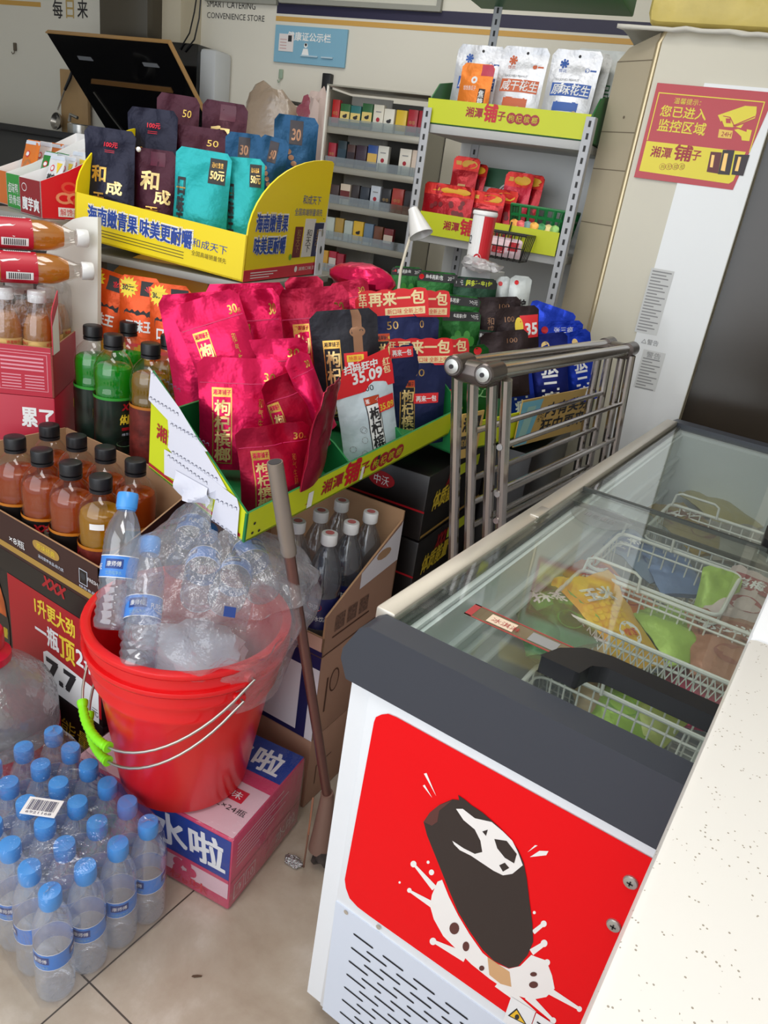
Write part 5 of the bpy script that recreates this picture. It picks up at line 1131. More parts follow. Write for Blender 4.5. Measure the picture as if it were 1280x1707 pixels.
for k, (x, y) in enumerate(sp):
    Tm = TR((x, y, .4165), math.radians((10, 40, 70, -10, 30, 50)[k]))
    if k == 0: sd.matrix_world = Tm
    else: place(sd, Tm, lbs[k])
# ------------------------------------------------------------------ mop and litter
mp = thing('mop', 'brown metal mop leaning on the lime display beside the freezer', 'mop', (-.60, .945, 0)); m0 = Vector((-.605, .955, .165)); m1 = at(458, 770, 1.135); ax = (m1-m0); M_pole = mat('pole_bronze', (128, 92, 84), .28, metal=.75); M_sl = mat('pole_sleeve', (150, 138, 128), .35, metal=.55)
mb = MB(); mb.tube([m0, m0+ax*.80], .0095, M_pole, 14); mb.build('pole', mp)
mb = MB(); mb.tube([m0+ax*.775, m0+ax*.79, m0+ax*.80, m0+ax*.82, m0+ax*.985, m0+ax], [.012, .0135, .0125, .0135, .0128, .0125], M_sl, 16); mb.tube([m0+ax*1.0005, m0+ax*1.001], .0105, hole, 14); mb.build('grip_sleeve', mp)
mb = MB(); mb.tube([m0+ax*.015, m0-ax*.0, Vector((-.598, .945, .075)), Vector((-.596, .942, .04))], [.013, .014, .022, .026], mat('socket_brown', (120, 92, 80), .5), 14); mb.build('socket', mp)
mb = MB(); blobby(mb, (-.585, .965, .028), (.03, .05, .026), mat('mop_yarn', (58, 50, 46), .9, noise=.4, nscale=60), 4, .4); mb.build('mop_head', mp)
mb = MB(); blobby(mb, atz(488, 1436, .006), (.022, .012, .006), mat('foil_scrap', (210, 210, 210), .2, metal=.8, bump=1, bscale=200), 6, .5); solo(mb, 'foil_scrap', 'small crumpled silver foil scrap on the floor', 'litter')
p = atz(327, 1628, .001); mb = MB(); f = Frame(p, (.75, .66, 0), (-.66, .75, 0)); mb.prism(f, [(-.008, 0), (-.003, -.002), (.009, -.001), (.010, .001), (.002, .0025), (-.006, .002)], 0, .0015, mat('leaf_brown', (86, 62, 44), .7)); solo(mb, 'dry_leaf', 'tiny dry brown leaf on the marble floor', 'litter')
mb = MB(); mb.tube([atz(506, 1445, .002), at(514, 1390, 1.13), at(522, 1330, 1.17)], .0018, mat('stick_brown', (110, 66, 44), .6), 6); solo(mb, 'thin_stick', 'thin brown stick standing by the pink carton corner', 'stick')
# ------------------------------------------------------------------ the lime display of pouches
PO = Vector((-.760, .830, .720)); PL = Vector((.011, .690, .073)); PD = Vector((-.262, .020, .045))
Lh, Dh = PL.normalized(), PD.normalized(); Uh = PL.cross(PD).normalized(); LL, LD = PL.length, PD.length
M_lime2 = mat('lime_print_card', (206, 216, 28), .4); M_grn2 = mat('green_card_inside', (22, 120, 62), .5)
dp = thing('pouch_display', 'lime card display with torn white paper on its left side, full of pink pouches', 'display', PO+PL*.5+PD*.5, world=True)
lip = Frame(PO, Lh, Uh); side = Frame(PO+PD, -Dh, Uh); HB, HL = .196, .060
def on(fr, u, v):
    p = onplane(u, v, fr.o, fr.n)-fr.o; return p.dot(fr.u), p.dot(fr.v)
mb = MB(); mb.prism(lip, [(0, 0), (LL, 0), (LL, HL), (0, HL)], -.004, 0, M_lime2, M_grn2); mb.poly(lip, [(0, 0), (0, HL), (LL, HL), (LL, 0)], M_grn2, -.0045)
a0, z0 = on(lip, 527, 862); brandtext(mb, lip, a0, .016, .030)
for (u, v), w_, h_, m in (((508, 856), .014, .034, M_wht), ((598, 800), .009, .030, M_wht), ((626, 776), .008, .024, ink)):
    a, z = on(lip, u, v); mb.rect(lip, a, max(.004, z), a+w_, max(.004, z)+h_, m, .0012)
for u, v in ((424, 872), (420, 888), (431, 884)): a, z = on(lip, u, v); mb.disk(lip, a, z, .003, ink, .001, 8)
mb.build('front_panel', dp, label='lime front lip with red lettering')
mb = MB(); mb.prism(side, [(0, 0), (LD, 0), (LD, HL), (0, HB)], -.004, 0, M_lime2, M_grn2); mb.rect(side, .0, .006, LD-.01, .013, rdc, .0006)
mb.text(side, '湘潭', .02, .075, .06, .030, brown, .001, bold=.05)
mb.build('side_panel', dp)
mb = MB(); f2 = Frame(PO+PL, Dh, Uh); mb.prism(f2, [(0, 0), (LD, 0), (LD, HB), (0, HL)], -.004, 0, M_grn2); mb.build('side_panel', dp)
mb = MB(); f2 = Frame(PO+PL+PD, -Lh, Uh); mb.prism(f2, [(0, 0), (LL, 0), (LL, .11), (0, .11)], -.004, 0, M_grn2); mb.build('back_panel', dp)
mb = MB(); f2 = Frame(PO, Lh, -Dh*-1); mb.hexa([PO, PO+PL, PO+PL+PD, PO+PD, PO+Uh*.004, PO+PL+Uh*.004, PO+PL+PD+Uh*.004, PO+PD+Uh*.004], M_grn2); mb.build('bottom_panel', dp)
for t in (.40, .66):
    mb = MB(); f2 = Frame(PO+PL*t, Dh, Uh); mb.prism(f2, [(.002, .005), (LD, .005), (LD, .12), (.05, .075), (.004, .055)], -.002, .002, M_grn2); mb.build('divider', dp)
# torn white paper strips with rows of curly marks
M_torn = mat('torn_paper', (224, 224, 236), .6); mk = mat('curl_ink', (70, 72, 96), .6)
def torn(px, off, bend=0):
    mb = MB(); pts = [on(side, *p) for p in px]
    mb.prism(side, pts, off, off+.0006, M_torn)
    return mb, pts
def curls(mb, p, q, off, r=.0042):
    a, b = on(side, *p), on(side, *q); n = max(2, int(math.hypot(b[0]-a[0], b[1]-a[1])/.010))
    for i in range(n):
        x, y = a[0]+(b[0]-a[0])*(i+.5)/n, a[1]+(b[1]-a[1])*(i+.5)/n
        for k in range(5):
            t0, t1 = -.6+k*.8, -.6+(k+1)*.8
            mb.poly(side, [(x+r*math.cos(t0), y+r*math.sin(t0)*.7), (x+r*math.cos(t1), y+r*math.sin(t1)*.7), (x+r*.8*math.cos(t1), y+r*.56*math.sin(t1)), (x+r*.8*math.cos(t0), y+r*.56*math.sin(t0))], mk, off)
        mb.rect(side, x-.001, y+.003, x+.0035, y+.0042, mk, off)
for k, (px, off, rows) in enumerate((([(253, 616), (300, 680), (333, 735), (347, 752), (330, 752), (282, 716), (281, 700), (249, 666)], .0012, [((254, 622), (303, 652)), ((250, 662), (300, 692))]), ([(285, 700), (333, 735), (366, 790), (380, 815), (356, 800), (300, 770), (282, 745)], .0024, [((286, 706), (352, 742)), ((288, 752), (366, 800))]), ([(277, 748), (330, 778), (360, 800), (398, 830), (402, 846), (398, 895), (355, 865), (362, 832), (310, 806), (277, 790)], .0036, [((362, 832), (400, 848)), ((356, 866), (398, 894)), ((282, 758), (350, 806))]))):
    mb, pts = torn(px, off)
    for r_ in rows: curls(mb, r_[0], r_[1], off+.0012)
    mb.build('torn_paper_strip', dp, label='torn white paper strip with curly marks')
mb = MB(); vs = []
for j in range(7):
    for i in range(7):
        u, v = 297+ i*9+j*1.0, 782+ i*5+j*6.5*(1-.04*i); a, b = on(side, u, v); vs.append(side(a, b, .006+.018*math.sin(i*.7+j*.5)**2*j/6))
mb.add(vs, [(j*7+i, (j+1)*7+i, (j+1)*7+i+1, j*7+i+1) for j in range(6) for i in range(6)], M_torn); mb.build('hanging_flap', dp)

# ------------------------------------------------------------------ pouches placed by their top edge
def pedge(u0, v0, u1, v1, d, beta=0, lean_=.08, h=.19):
    wpx = math.hypot(u1-u0, v1-v0); w = wpx*d/F; k = w/2*math.tan(math.radians(beta))
    A_, B_ = at(u0, v0, d-k), at(u1, v1, d+k); X = (B_-A_); w = X.length; X.normalize()
    back = UP.cross(X).normalized()
    Z = (UP+back*lean_); Z = (Z-X*Z.dot(X)).normalized(); Y = Z.cross(X)
    return axes((A_+B_)/2-Z*h, X, Y, Z), w
F_pink = foil('pouch_pink', (212, 22, 82), .27, .40); F_pinkd = foil('pouch_crimson', (168, 16, 56), .30, .36); F_blk = foil('pouch_black', (38, 38, 46), .4, .3); F_nvy = foil('pouch_navy', (38, 46, 92), .36, .35); F_sil = foil('pouch_silver_blue', (206, 222, 232), .34, .08)
goldm = mat('foil_gold', (214, 166, 84), .25, metal=.8); goldl = mat('foil_gold_pale', (236, 206, 140), .3, metal=.6); cream = mat('header_cream', (248, 224, 170), .45); hred = mat('header_red', (226, 34, 44), .35, coat=.15)
def strip(mb, p, x0, x1, y0, y1, inner, frame=goldm, txt='枸杞槟榔', tcol=None, top='湘潭铺子'):
    mb.rect(p, x0, y0, x1, y1, frame, .0008, 3, 8); mb.rect(p, x0+.002, y0+.002, x1-.002, y1-.016, inner, .0011, 3, 8)
    mb.text(p, top, x0+.002, y1-.0125, x1-x0-.004, .009, inner, .0014, bold=.03); mb.text(p, txt, x0+.004, y0+.004, x1-x0-.008, y1-y0-.024, tcol or goldl, .0016, bold=.05, vertical=True)
def pinkprint(mb, p):
    w, h = p.w, p.h; m = F_pink
    strip(mb, p, w*.16, w*.40, h*.06, h*.74, m)
    mb.text(p, '30', w*.78, h*.80, w*.13, h*.075, goldm, .0010, bold=.04); mb.text(p, '元', w*.915, h*.80, w*.045, h*.03, goldm, .0010)
    mb.text(p, '和气生财', w*.72, h*.30, w*.06, h*.36, goldm, .0010, vertical=True)
    mb.rect(p, .003, h*.775, w-.003, h*.782, mat('pouch_zip', (200, 40, 96), .4), .0008, 8, 1)
def pinkside(mb, p): mb.text(p, '30', p.w*.72, p.h*.80, p.w*.16, p.h*.085, goldm, .0010, bold=.04); mb.rect(p, .003, p.h*.76, p.w-.003, p.h*.767, MATS.get('pouch_zip', F_pink), .0008, 8, 1)
def pinkleft(mb, p): strip(mb, p, p.w*.02, p.w*.22, p.h*.06, p.h*.74, F_pink); pinkside(mb, p)
g = 'pink pouches in the lime display'
PINK = [  # u0 v0 u1 v1 depth beta h label print seed foil lean
 (392, 716, 514, 700, 1.275, 25, .155, 'pink pouch frontmost at the lime corner beside the mop tip', pinkprint, 1, F_pinkd, .10),
 (328, 594, 472, 600, 1.31, 10, .20, 'large bright pink pouch leaning above the torn paper', pinkprint, 2, F_pink, .12),
 (432, 640, 520, 606, 1.31, 25, .16, 'crimson pouch tilted behind the frontmost pink pouch', pinkleft, 3, F_pinkd, .10),
 (388, 568, 512, 562, 1.35, 5, .17, 'pink pouch whose top edge shows above the large bright one', pinkside, 4, F_pink, .10),
 (470, 600, 512, 582, 1.31, 10, .15, 'narrow pink pouch squeezed right of the large bright one', pinkside, 5, F_pink, .10),
 (284, 512, 393, 478, 1.32, 0, .21, 'pink pouch tilted left at the upper left of the lime display', pinkprint, 6, F_pink, .10),
 (262, 492, 380, 484, 1.355, 0, .225, 'pink pouch at the far left edge behind the tilted one', None, 7, F_pink, .06),
 (394, 484, 464, 479, 1.45, 0, .25, 'pink pouch in the upper middle with its gold strip at left', pinkleft, 8, F_pink, .08),
 (461, 484, 580, 474, 1.52, 0, .27, 'wide pink pouch upper right next to the black pouch', pinkprint, 9, F_pinkd, .08),
 (340, 474, 476, 470, 1.55, 0, .26, 'pink pouch in the back row left, only its top visible', None, 10, F_pink, .06),
 (474, 462, 538, 460, 1.60, 0, .17, 'small pink pouch in the back row under the yellow display', None, 11, F_pinkd, .06),
 (545, 474, 612, 462, 1.60, 0, .15, 'pink pouch in the back row next to the red header', pinkside, 12, F_pinkd, .10),
]
pouch_objs = []
for u0, v0, u1, v1, d, be, h, lb, pr_, sd_, fo, ln in PINK:
    T, w = pedge(u0, v0, u1, v1, d, be, ln, h); o, _ = bag('pouch', lb, 'pouch', g, w, h, .045, fo, T, pr_, sd_, wr=.0045, seal=.18, waist=.04)
T, w = pedge(575, 640, 534, 660, 1.24, -10, .05, .17)
T = axes(at(518, 800, 1.335), (-.36, .93, .0), (-.93, -.36, .0), (.22, .10, 1)); bag('pouch', 'dark crimson pouch seen edge on between pink ones and the white pouch', 'pouch', g, .11, .18, .03, F_pinkd, T, None, 21, wr=.005)
mb = MB(); blobby(mb, at(605, 466, 1.72), (.085, .05, .035), F_pink, 8, .2, 24, 12); solo(mb, 'pouch', 'bright glossy rolled pink pouch behind the red header cards', 'pouch', g)
def header(mb, p, w, h, big='再来一包', pre='狂中', sub='新口味 全新上市', y0=None):
    """red die-cut card standing above the pouch"""
    y = p.h*.97 if y0 is None else y0
    f = Frame(p.pos(0, p.h*.9, -1)+Vector((0, -.002, 0)), (1, 0, 0), (0, 0, 1)); off = p.h*.9
    def fy(v): return v-off
    x0 = -(w-p.w)/2
    pts = [(x0, fy(y)), (x0+w, fy(y)), (x0+w, fy(y+h*.7)), (x0+w*.98, fy(y+h*.88))]
    n = 12
    for i in range(n+1): t = i/n; pts.append((x0+w*(.97-.90*t), fy(y+h*(.95+.06*abs(math.sin(t*PI*4))))))
    pts += [(x0+w*.04, fy(y+h*.8)), (x0, fy(y+h*.7))]
    mb.prism(f, pts, -.0008, 0, hred)
    mb.text(f, pre, x0+w*.05, fy(y+h*.40), w*.10, h*.50, cream, .0006, vertical=True, bold=.05); mb.text(f, big, x0+w*.18, fy(y+h*.42), w*.76, h*.48, cream, .0006, bold=.06)
    mb.rect(f, x0+w*.40, fy(y+h*.08), x0+w*.95, fy(y+h*.34), cream, .0006); mb.text(f, sub, x0+w*.43, fy(y+h*.12), w*.49, h*.18, hred, .0010)
def navyprint(mb, p):
    w, h = p.w, p.h; mb.text(p, '50', w*.38, h*.84, w*.22, h*.09, MATS['gold_print'], .001); strip(mb, p, w*.16, w*.42, h*.06, h*.80, F_blk, goldm)
    mb.rect(p, w*.16, h*.72, w*.42, h*.80, mat('brick_top', (196, 70, 40), .35, metal=.3), .0014, 3, 2)
    f2 = p; mb.rect(p, w*.40, h*.52, w*.86, h*.64, hred, .0012, 6, 2); mb.text(p, '再来一包', w*.44, h*.54, w*.38, h*.07, M_wht, .0018, bold=.04)
def headpouch(name, lb, T, w, h, fo, pr_, sd_, hw, hh, grp, **kw):
    p = Pouch(w, h, .04, sd_, wr=.003, seal=.12); r = thing('pouch', lb, 'pouch', (0, 0, 0), grp, world=False)
    mb = MB(); p.add(mb, fo); pr_ and pr_(mb, p); mb.build('pouch_body', r, smooth=50)
    mb = MB(); header(mb, p, hw, hh, **kw); mb.build('header_card', r, label='red promotion card with cream lettering'); r.matrix_world = T; return r
g2 = 'dark pouches with red header cards'
for (u0, v0, u1, v1, d, be, h, hw, hh, lb, sd_) in ((650, 606, 745, 604, 1.66, 15, .185, .160, .060, 'navy pouch with red header card standing at the lime lip', 31), (700, 604, 770, 598, 1.76, 15, .19, .140, .055, 'navy pouch with red header card directly behind the one at the lip', 32), (610, 528, 698, 522, 1.62, 5, .19, .160, .060, 'navy pouch with red header card behind the black pouch', 33), (668, 524, 732, 524, 1.74, 5, .19, .14, .06, 'navy pouch with red header card farthest back at the green pouches', 34)):
    T, w = pedge(u0, v0, u1, v1, d, be, .08, h); headpouch('', lb, T, w, h, F_nvy, navyprint, sd_, max(hw, w), hh, g2)
def blackprint(mb, p):
    w, h = p.w, p.h; strip(mb, p, w*.16, w*.42, h*.04, h*.74, F_blk, goldm, tcol=goldl); mb.rect(p, w*.62, h*.62, w*.76, h*.995, mat('copper_band', (150, 110, 84), .35, metal=.5), .0008, 2, 6); mb.disk(p, w*.69, h*.80, w*.12, MATS['copper_band'], .0010, 16, h*.05); mb.text(p, '100', w*.60, h*.785, w*.18, h*.035, ink, .0014)
    mb.rect(p, w*.46, h*.34, w*.82, h*.62, hred, .0012, 4, 4); mb.text(p, '50', w*.50, h*.40, w*.22, h*.13, M_wht, .0018, bold=.06); mb.rect(p, w*.50, h*.54, w*.76, h*.60, ylt, .0016, 4, 1); mb.text(p, '特惠装', w*.53, h*.55, w*.2, h*.04, hred, .002); mb.text(p, '秒杀', w*.72, h*.38, w*.09, h*.16, ylt, .0018, vertical=True)
T, w = pedge(514, 520, 628, 512, 1.47, 5, .08, .22); bag('pouch', 'black pouch with gold strip and red 50 badge in the display middle', 'pouch', g2, w, .22, .045, F_blk, T, blackprint, 41, wr=.003, rc=.016)
p_h = .165
def silverprint(mb, p):
    w, h = p.w, p.h; mb.text(p, '100', w*.46, h*.86, w*.18, h*.06, ink, .001); strip(mb, p, w*.44, w*.70, h*.03, h*.80, M_wht, ink, tcol=ink); mb.rect(p, w*.44, h*.72, w*.70, h*.80, MATS['brick_top'], .0016, 3, 2)
    mb.rect(p, w*.66, h*.60, w*.98, h*.76, hred, .0018, 5, 3); mb.text(p, '35.09', w*.68, h*.615, w*.28, h*.07, ylt, .0022, bold=.05)
    for k in range(9):
        cx, cy_ = w*(.10+.26*rnd.random()), h*(.06+.5*rnd.random())
        for q in range(6): t0, t1 = q*1.05, (q+.8)*1.05; r_ = .007; mb.poly(p, [(cx+r_*math.cos(t0), cy_+r_*math.sin(t0)), (cx+r_*math.cos(t1), cy_+r_*math.sin(t1)), (cx+r_*.85*math.cos(t1), cy_+r_*.85*math.sin(t1)), (cx+r_*.85*math.cos(t0), cy_+r_*.85*math.sin(t0))], MATS['fine_print_grey'], .001)
T, w = pedge(556, 646, 652, 618, 1.475, 25, .06, .185)
p = Pouch(w, .185, .04, 51, wr=.003, seal=.10, rc=.02); r = thing('pouch', 'silver blue pouch with red 35.09 header card at the lime lip', 'pouch', (0, 0, 0), g2, world=False)
mb = MB(); p.add(mb, F_sil); silverprint(mb, p); mb.build('pouch_body', r, smooth=50)
mb = MB(); f = Frame((-w/2, -.003, p.h*.86), (1, 0, 0), (0, 0, 1)); W_ = w*1.02
mb.prism(f, [(0, .0), (W_, 0), (W_, .040), (W_*.94, .075), (W_*.6, .068), (W_*.3, .058), (W_*.16, .055), (W_*.12, .036), (.0, .024)], -.001, 0, hred)
mb.text(f, '扫码狂中', W_*.18, .044, W_*.56, .016, M_wht, .0006, bold=.08); mb.text(f, '35.09', W_*.30, .020, W_*.50, .022, M_wht, .0006, bold=.08); mb.text(f, '红包', W_*.83, .026, W_*.12, .032, cream, .0006, vertical=True, bold=.05); mb.build('header_card', r, label='red header card reading 35.09')
r.matrix_world = T
# ------------------------------------------------------------------ second display: green, black and blue pouches behind the steel rack
g3 = 'green pouches behind the lime display'
F_g = foil('pouch_green', (24, 92, 34), .34, .3, .3); F_gd = foil('pouch_dark_green', (20, 62, 42), .36, .3); F_dk = foil('pouch_espresso', (44, 30, 32), .4, .3); F_bl = foil('pouch_blue', (26, 62, 196), .28, .35); F_bd = foil('pouch_deep_blue', (22, 36, 120), .32, .35); F_wh = foil('pouch_white', (206, 212, 212), .4, .15)
limet = mat('print_lime', (220, 232, 60), .4)
def greenprint2(mb, p):
    w, h = p.w, p.h; mb.rect(p, .001, h*.84, w-.001, h*.975, hole, .0006, 6, 2); mb.disk(p, w*.10, h*.905, h*.042, hred, .0009, 14); mb.text(p, '超多再来1包', w*.20, h*.87, w*.42, h*.075, M_wht, .0010, bold=.04); mb.text(p, '20元', w*.74, h*.87, w*.2, h*.07, M_wht, .0010)
    for i in range(5): mb.disk(p, w*(.3+.12*i), h*(.55+.08*(i % 2)), w*.09, mat('betel_green', (52, 140, 44), .3), .0009+.0001*i, 14, w*.13)
def green15(mb, p):
    w, h = p.w, p.h; mb.rect(p, .001, h*.84, w-.001, h*.985, hole, .0006, 6, 2); mb.text(p, '15元', w*.06, h*.87, w*.16, h*.075, M_wht, .0010); mb.text(p, '超多再来1包', w*.28, h*.86, w*.6, h*.095, limet, .0010, bold=.05); mb.text(p, '兵之韵', w*.1, h*.5, w*.5, h*.14, M_wht, .001); mb.disk(p, w*.8, h*.5, w*.08, MATS.get('betel_green', F_g), .001)
GR = [(656, 443, 702, 446, 2.10, .15, 'green pouch at the far left of the green row', greenprint2, F_g), (697, 450, 765, 456, 2.05, .17, 'green pouch marked 20 below the white cone lamp', greenprint2, F_g), (757, 460, 830, 466, 2.02, .17, 'dark green pouch with lime lettering marked 15', green15, F_gd), (730, 488, 802, 496, 1.95, .16, 'green pouch in the second row beside the red headers', greenprint2, F_g), (738, 516, 802, 518, 1.90, .17, 'green pouch in the third row next to the navy pouch', greenprint2, F_g), (782, 548, 826, 552, 1.92, .15, 'dark green pouch behind the black pouches', greenprint2, F_gd)]
for k, (u0, v0, u1, v1, d, h, lb, pr_, fo) in enumerate(GR):
    T, w = pedge(u0, v0, u1, v1, d, 0, .08, h); bag('pouch', lb, 'pouch', g3, max(w, .09), h, .035, fo, T, pr_, 60+k, wr=.003)
def tallgreen(mb, p):
    mb.disk(p, p.w*.72, p.h*.93, .010, hred, .001); mb.text(p, '刘文', p.w*.42, p.h*.35, p.w*.42, p.h*.3, mat('print_pale_green', (120, 170, 110), .5), .001, vertical=True)
T, w = pedge(760, 582, 802, 574, 1.80, 10, .05, .20); bag('pouch', 'tall green pouch with a red dot nearest the steel rack', 'pouch', g3, .10, .20, .035, F_g, T, tallgreen, 70, wr=.003)
def dark35(mb, p):
    w, h = p.w, p.h; mb.text(p, '100', w*.2, h*.78, w*.22, h*.08, MATS['copper_band'], .001); mb.rect(p, w*.55, h*.52, w*.98, h*.86, hred, .0010, 4, 4); mb.disk(p, w*.52, h*.7, w*.10, ylt, .0012, 16, h*.14); mb.text(p, '35', w*.66, h*.56, w*.28, h*.17, M_wht, .0016, bold=.08)
def dark100(mb, p): mb.text(p, '100', p.w*.55, p.h*.82, p.w*.22, p.h*.07, MATS['copper_band'], .001); mb.text(p, '和成天下', p.w*.3, p.h*.2, p.w*.14, p.h*.5, MATS['copper_band'], .001, vertical=True)
g4 = 'dark brown pouches behind the steel rack'
for k, (u0, v0, u1, v1, d, h, lb, pr_) in enumerate(((788, 496, 868, 494, 2.0, .17, 'dark brown pouch rearmost beside the white pouches', dark100), (826, 514, 898, 508, 1.95, .17, 'dark brown pouch with red 35 corner badge', dark35), (800, 556, 880, 548, 1.90, .17, 'dark brown pouch below the 35 badge, left of blue ones', dark100))):
    T, w = pedge(u0, v0, u1, v1, d, 0, .08, h); bag('pouch', lb, 'pouch', g4, w, h, .035, F_dk, T, pr_, 80+k, wr=.003)
g5 = 'white pouches beside the slotted post'
def whiteprint(mb, p): mb.disk(p, p.w*.3, p.h*.86, .006, hred, .001); mb.text(p, '古槟', p.w*.15, p.h*.25, p.w*.7, p.h*.28, ink, .001, bold=.05)
for k, (u0, v0, u1, v1, d, h, lb) in enumerate(((826, 462, 852, 460, 2.05, .13, 'white pouch left of the pair below the wire basket'), (852, 458, 888, 462, 2.02, .13, 'white pouch right of the pair below the wire basket'))):
    T, w = pedge(u0, v0, u1, v1, d, 0, .05, h); bag('pouch', lb, 'pouch', g5, w, h, .03, F_wh, T, whiteprint, 90+k)
g6 = 'blue pouches behind the steel rack'
def blueprint(mb, p):
    w, h = p.w, p.h; mb.text(p, '张三疯', w*.30, h*.02, w*.42, h*.66, M_wht, .001, vertical=True, bold=.05); mb.disk(p, w*.45, h*.84, w*.10, goldl, .001, 12, h*.06); mb.disk(p, w*.45, h*.84, w*.07, F_bd, .0012, 12, h*.045)
def blueplain(mb, p): mb.disk(p, p.w*.2, p.h*.86, .010, hred, .001); mb.text(p, '张三疯', p.w*.4, p.h*.8, p.w*.4, p.h*.1, M_wht, .001)
for k, (u0, v0, u1, v1, d, h, lb, fo, pr_) in enumerate(((888, 498, 962, 524, 2.12, .10, 'blue pouch lying on top against the slotted post', F_bl, None), (892, 536, 972, 534, 2.10, .17, 'blue pouch with red dot in the upper blue row', F_bl, blueplain), (940, 556, 976, 548, 2.05, .20, 'blue pouch standing right end beside the air conditioner', F_bl, blueprint), (876, 560, 946, 552, 1.98, .20, 'deep blue pouch with white lettering in the blue row middle', F_bd, blueprint), (830, 584, 880, 574, 1.95, .18, 'blue pouch at the left end below the dark pouch', F_bl, blueprint))):
    T, w = pedge(u0, v0, u1, v1, d, 0, .08, h); bag('pouch', lb, 'pouch', g6, max(w, .085), h, .035, fo, T, pr_, 100+k, wr=.003)
# the display that holds them
Q0, Q1 = at(757, 740, 1.72), at(990, 672, 2.18); Q1.z = Q0.z = .745
qx = (Q1-Q0).normalized(); qn = qx.cross(UP); QL = (Q1-Q0).length
dq = thing('pouch_display', 'second lime display holding green and blue pouches behind the steel rack', 'display', (Q0+Q1)/2-qn*.15)
f = Frame(Q0, qx, UP); mb = MB(); mb.prism(f, [(0, 0), (QL, 0), (QL, .07), (0, .07)], -.004, 0, M_lime2); mb.build('front_panel', dq)
mb = MB(); f2 = Frame(Q0-qn*.26, qn, UP); mb.prism(f2, [(0, 0), (.26, 0), (.26, .07), (0, .14)], -.004, 0, M_grn2); mb.build('side_panel', dq)
mb = MB(); f2 = Frame(Q1, -qn, UP); mb.prism(f2, [(0, 0), (.26, 0), (.26, .14), (0, .07)], -.004, 0, M_grn2); mb.build('side_panel', dq)
mb = MB(); mb.hexa([Q0, Q1, Q1-qn*.26, Q0-qn*.26]+[q+UP*.004 for q in (Q0, Q1, Q1-qn*.26, Q0-qn*.26)], M_grn2); mb.build('bottom_panel', dq)
cg = mat('gold_card', (206, 170, 96), .4); cbu = mat('pale_blue_print', (120, 190, 214), .4)
mb = MB(); a0 = on(f, 760, 690)[0]; f3 = Frame(Q0+qn*.006, qx, UP)
mb.prism(f3, [(.0, -.012), (.085, -.012), (.085, .10), (.0, .10)], 0, .003, cg); mb.text(f3, '湘潭', .008, .055, .065, .034, ink, .0036, bold=.08); mb.rect(f3, .005, .012, .075, .045, hole, .0034); mb.text(f3, '槟榔遍品', .008, .018, .062, .02, cg, .004); mb.build('gold_card', dq, label='gold card with black lettering at the left')
u0 = on(f, 862, 690)[0]; u1 = on(f, 985, 650)[0]
mb = MB(); mb.prism(f3, [(u0, -.02), (u1, -.02), (u1, .105), (u0, .105)], 0, .003, cg); mb.poly(f3, [(u0, -.018), (u0+.06, -.018), (u0+.10, .10), (u0, .10)], cbu, .0036); mb.poly(f3, [(u0+.01, .0), (u0+.045, .0), (u0+.07, .085), (u0+.03, .085)], mat('pale_green_print', (160, 206, 200), .4), .004)
mb.text(f3, '内有奖券', u0+.125, .045, u1-u0-.14, .038, ink, .004, slant=.15, bold=.06); mb.text(f3, '狂中再来', u0+.11, .0, u1-u0-.14, .038, ink, .004, slant=.15, bold=.06); mb.text(f3, '买产品', u0+.09, .035, .03, .025, ink, .004); mb.build('gold_card', dq, label='gold card with pale blue print announcing prize tickets')
# black cartons stacked under both displays
g7 = 'black energy drink cartons stacked in the gap'
kx = Vector((.10, .995, 0)).normalized(); 
def bcart(z, h, lb, k, lo):
    yaw = math.radians(5); C = Carton(Vector((-.865+.0*k, 1.555, z)), yaw, .25, .36, h); r = thing('drink_carton', lb, 'carton', C.c, g7, rotz=yaw); mb = MB(); C.shell(mb, blkc, .004); f = C.right
    mb.text(f, '体质能量', .035, h*.40, .15, h*.28, ylt, .001, slant=.2, bold=.05); mb.text(f, 'XXX', .10, h*.68, .06, h*.2, rdc, .001, slant=.3, bold=.1); mb.rect(f, .17, h*.72, .30, h*.9, limet, .001); mb.rect(f, .0, h*.05, .36, h*.09, gold2, .0008)
    f = C.front; mb.disk(f, .13, h*.74, .035, rdc, .0008, 18, .020); mb.text(f, '中沃', .11, h*.66, .04, h*.14, M_wht, .0012); mb.rect(f, .02, h*.12, .075, h*.38, MATS['fine_print_grey'], .0008); mb.rect(f, .022, h*.14, .047, h*.36, blkc, .001); mb.rect(f, .050, h*.14, .073, h*.36, blkc, .001); mb.rect(f, .0, h*.44, .25, h*.47, rdc, .0008); mb.build('box', r)
for k, (z, h, lb) in enumerate(((.0005, .185, 'black carton on the floor at the foot of the dark stack'), (.188, .185, 'black carton second from the floor in the dark stack'), (.376, .17, 'black carton second from the top in the dark stack'), (.549, .165, 'black carton with yellow lettering topmost of the dark stack'))): bcart(z, h, lb, k, k)
C = Carton((-.845, 1.965, .0005), math.radians(5), .36, .38, .70); r = thing('drink_carton', 'assumed dark carton stack under the second lime display', 'carton', C.c); mb = MB(); C.shell(mb, blkc, .004); mb.build('box', r)  # assumed stack, widened to fill the dark gap behind the steel rack
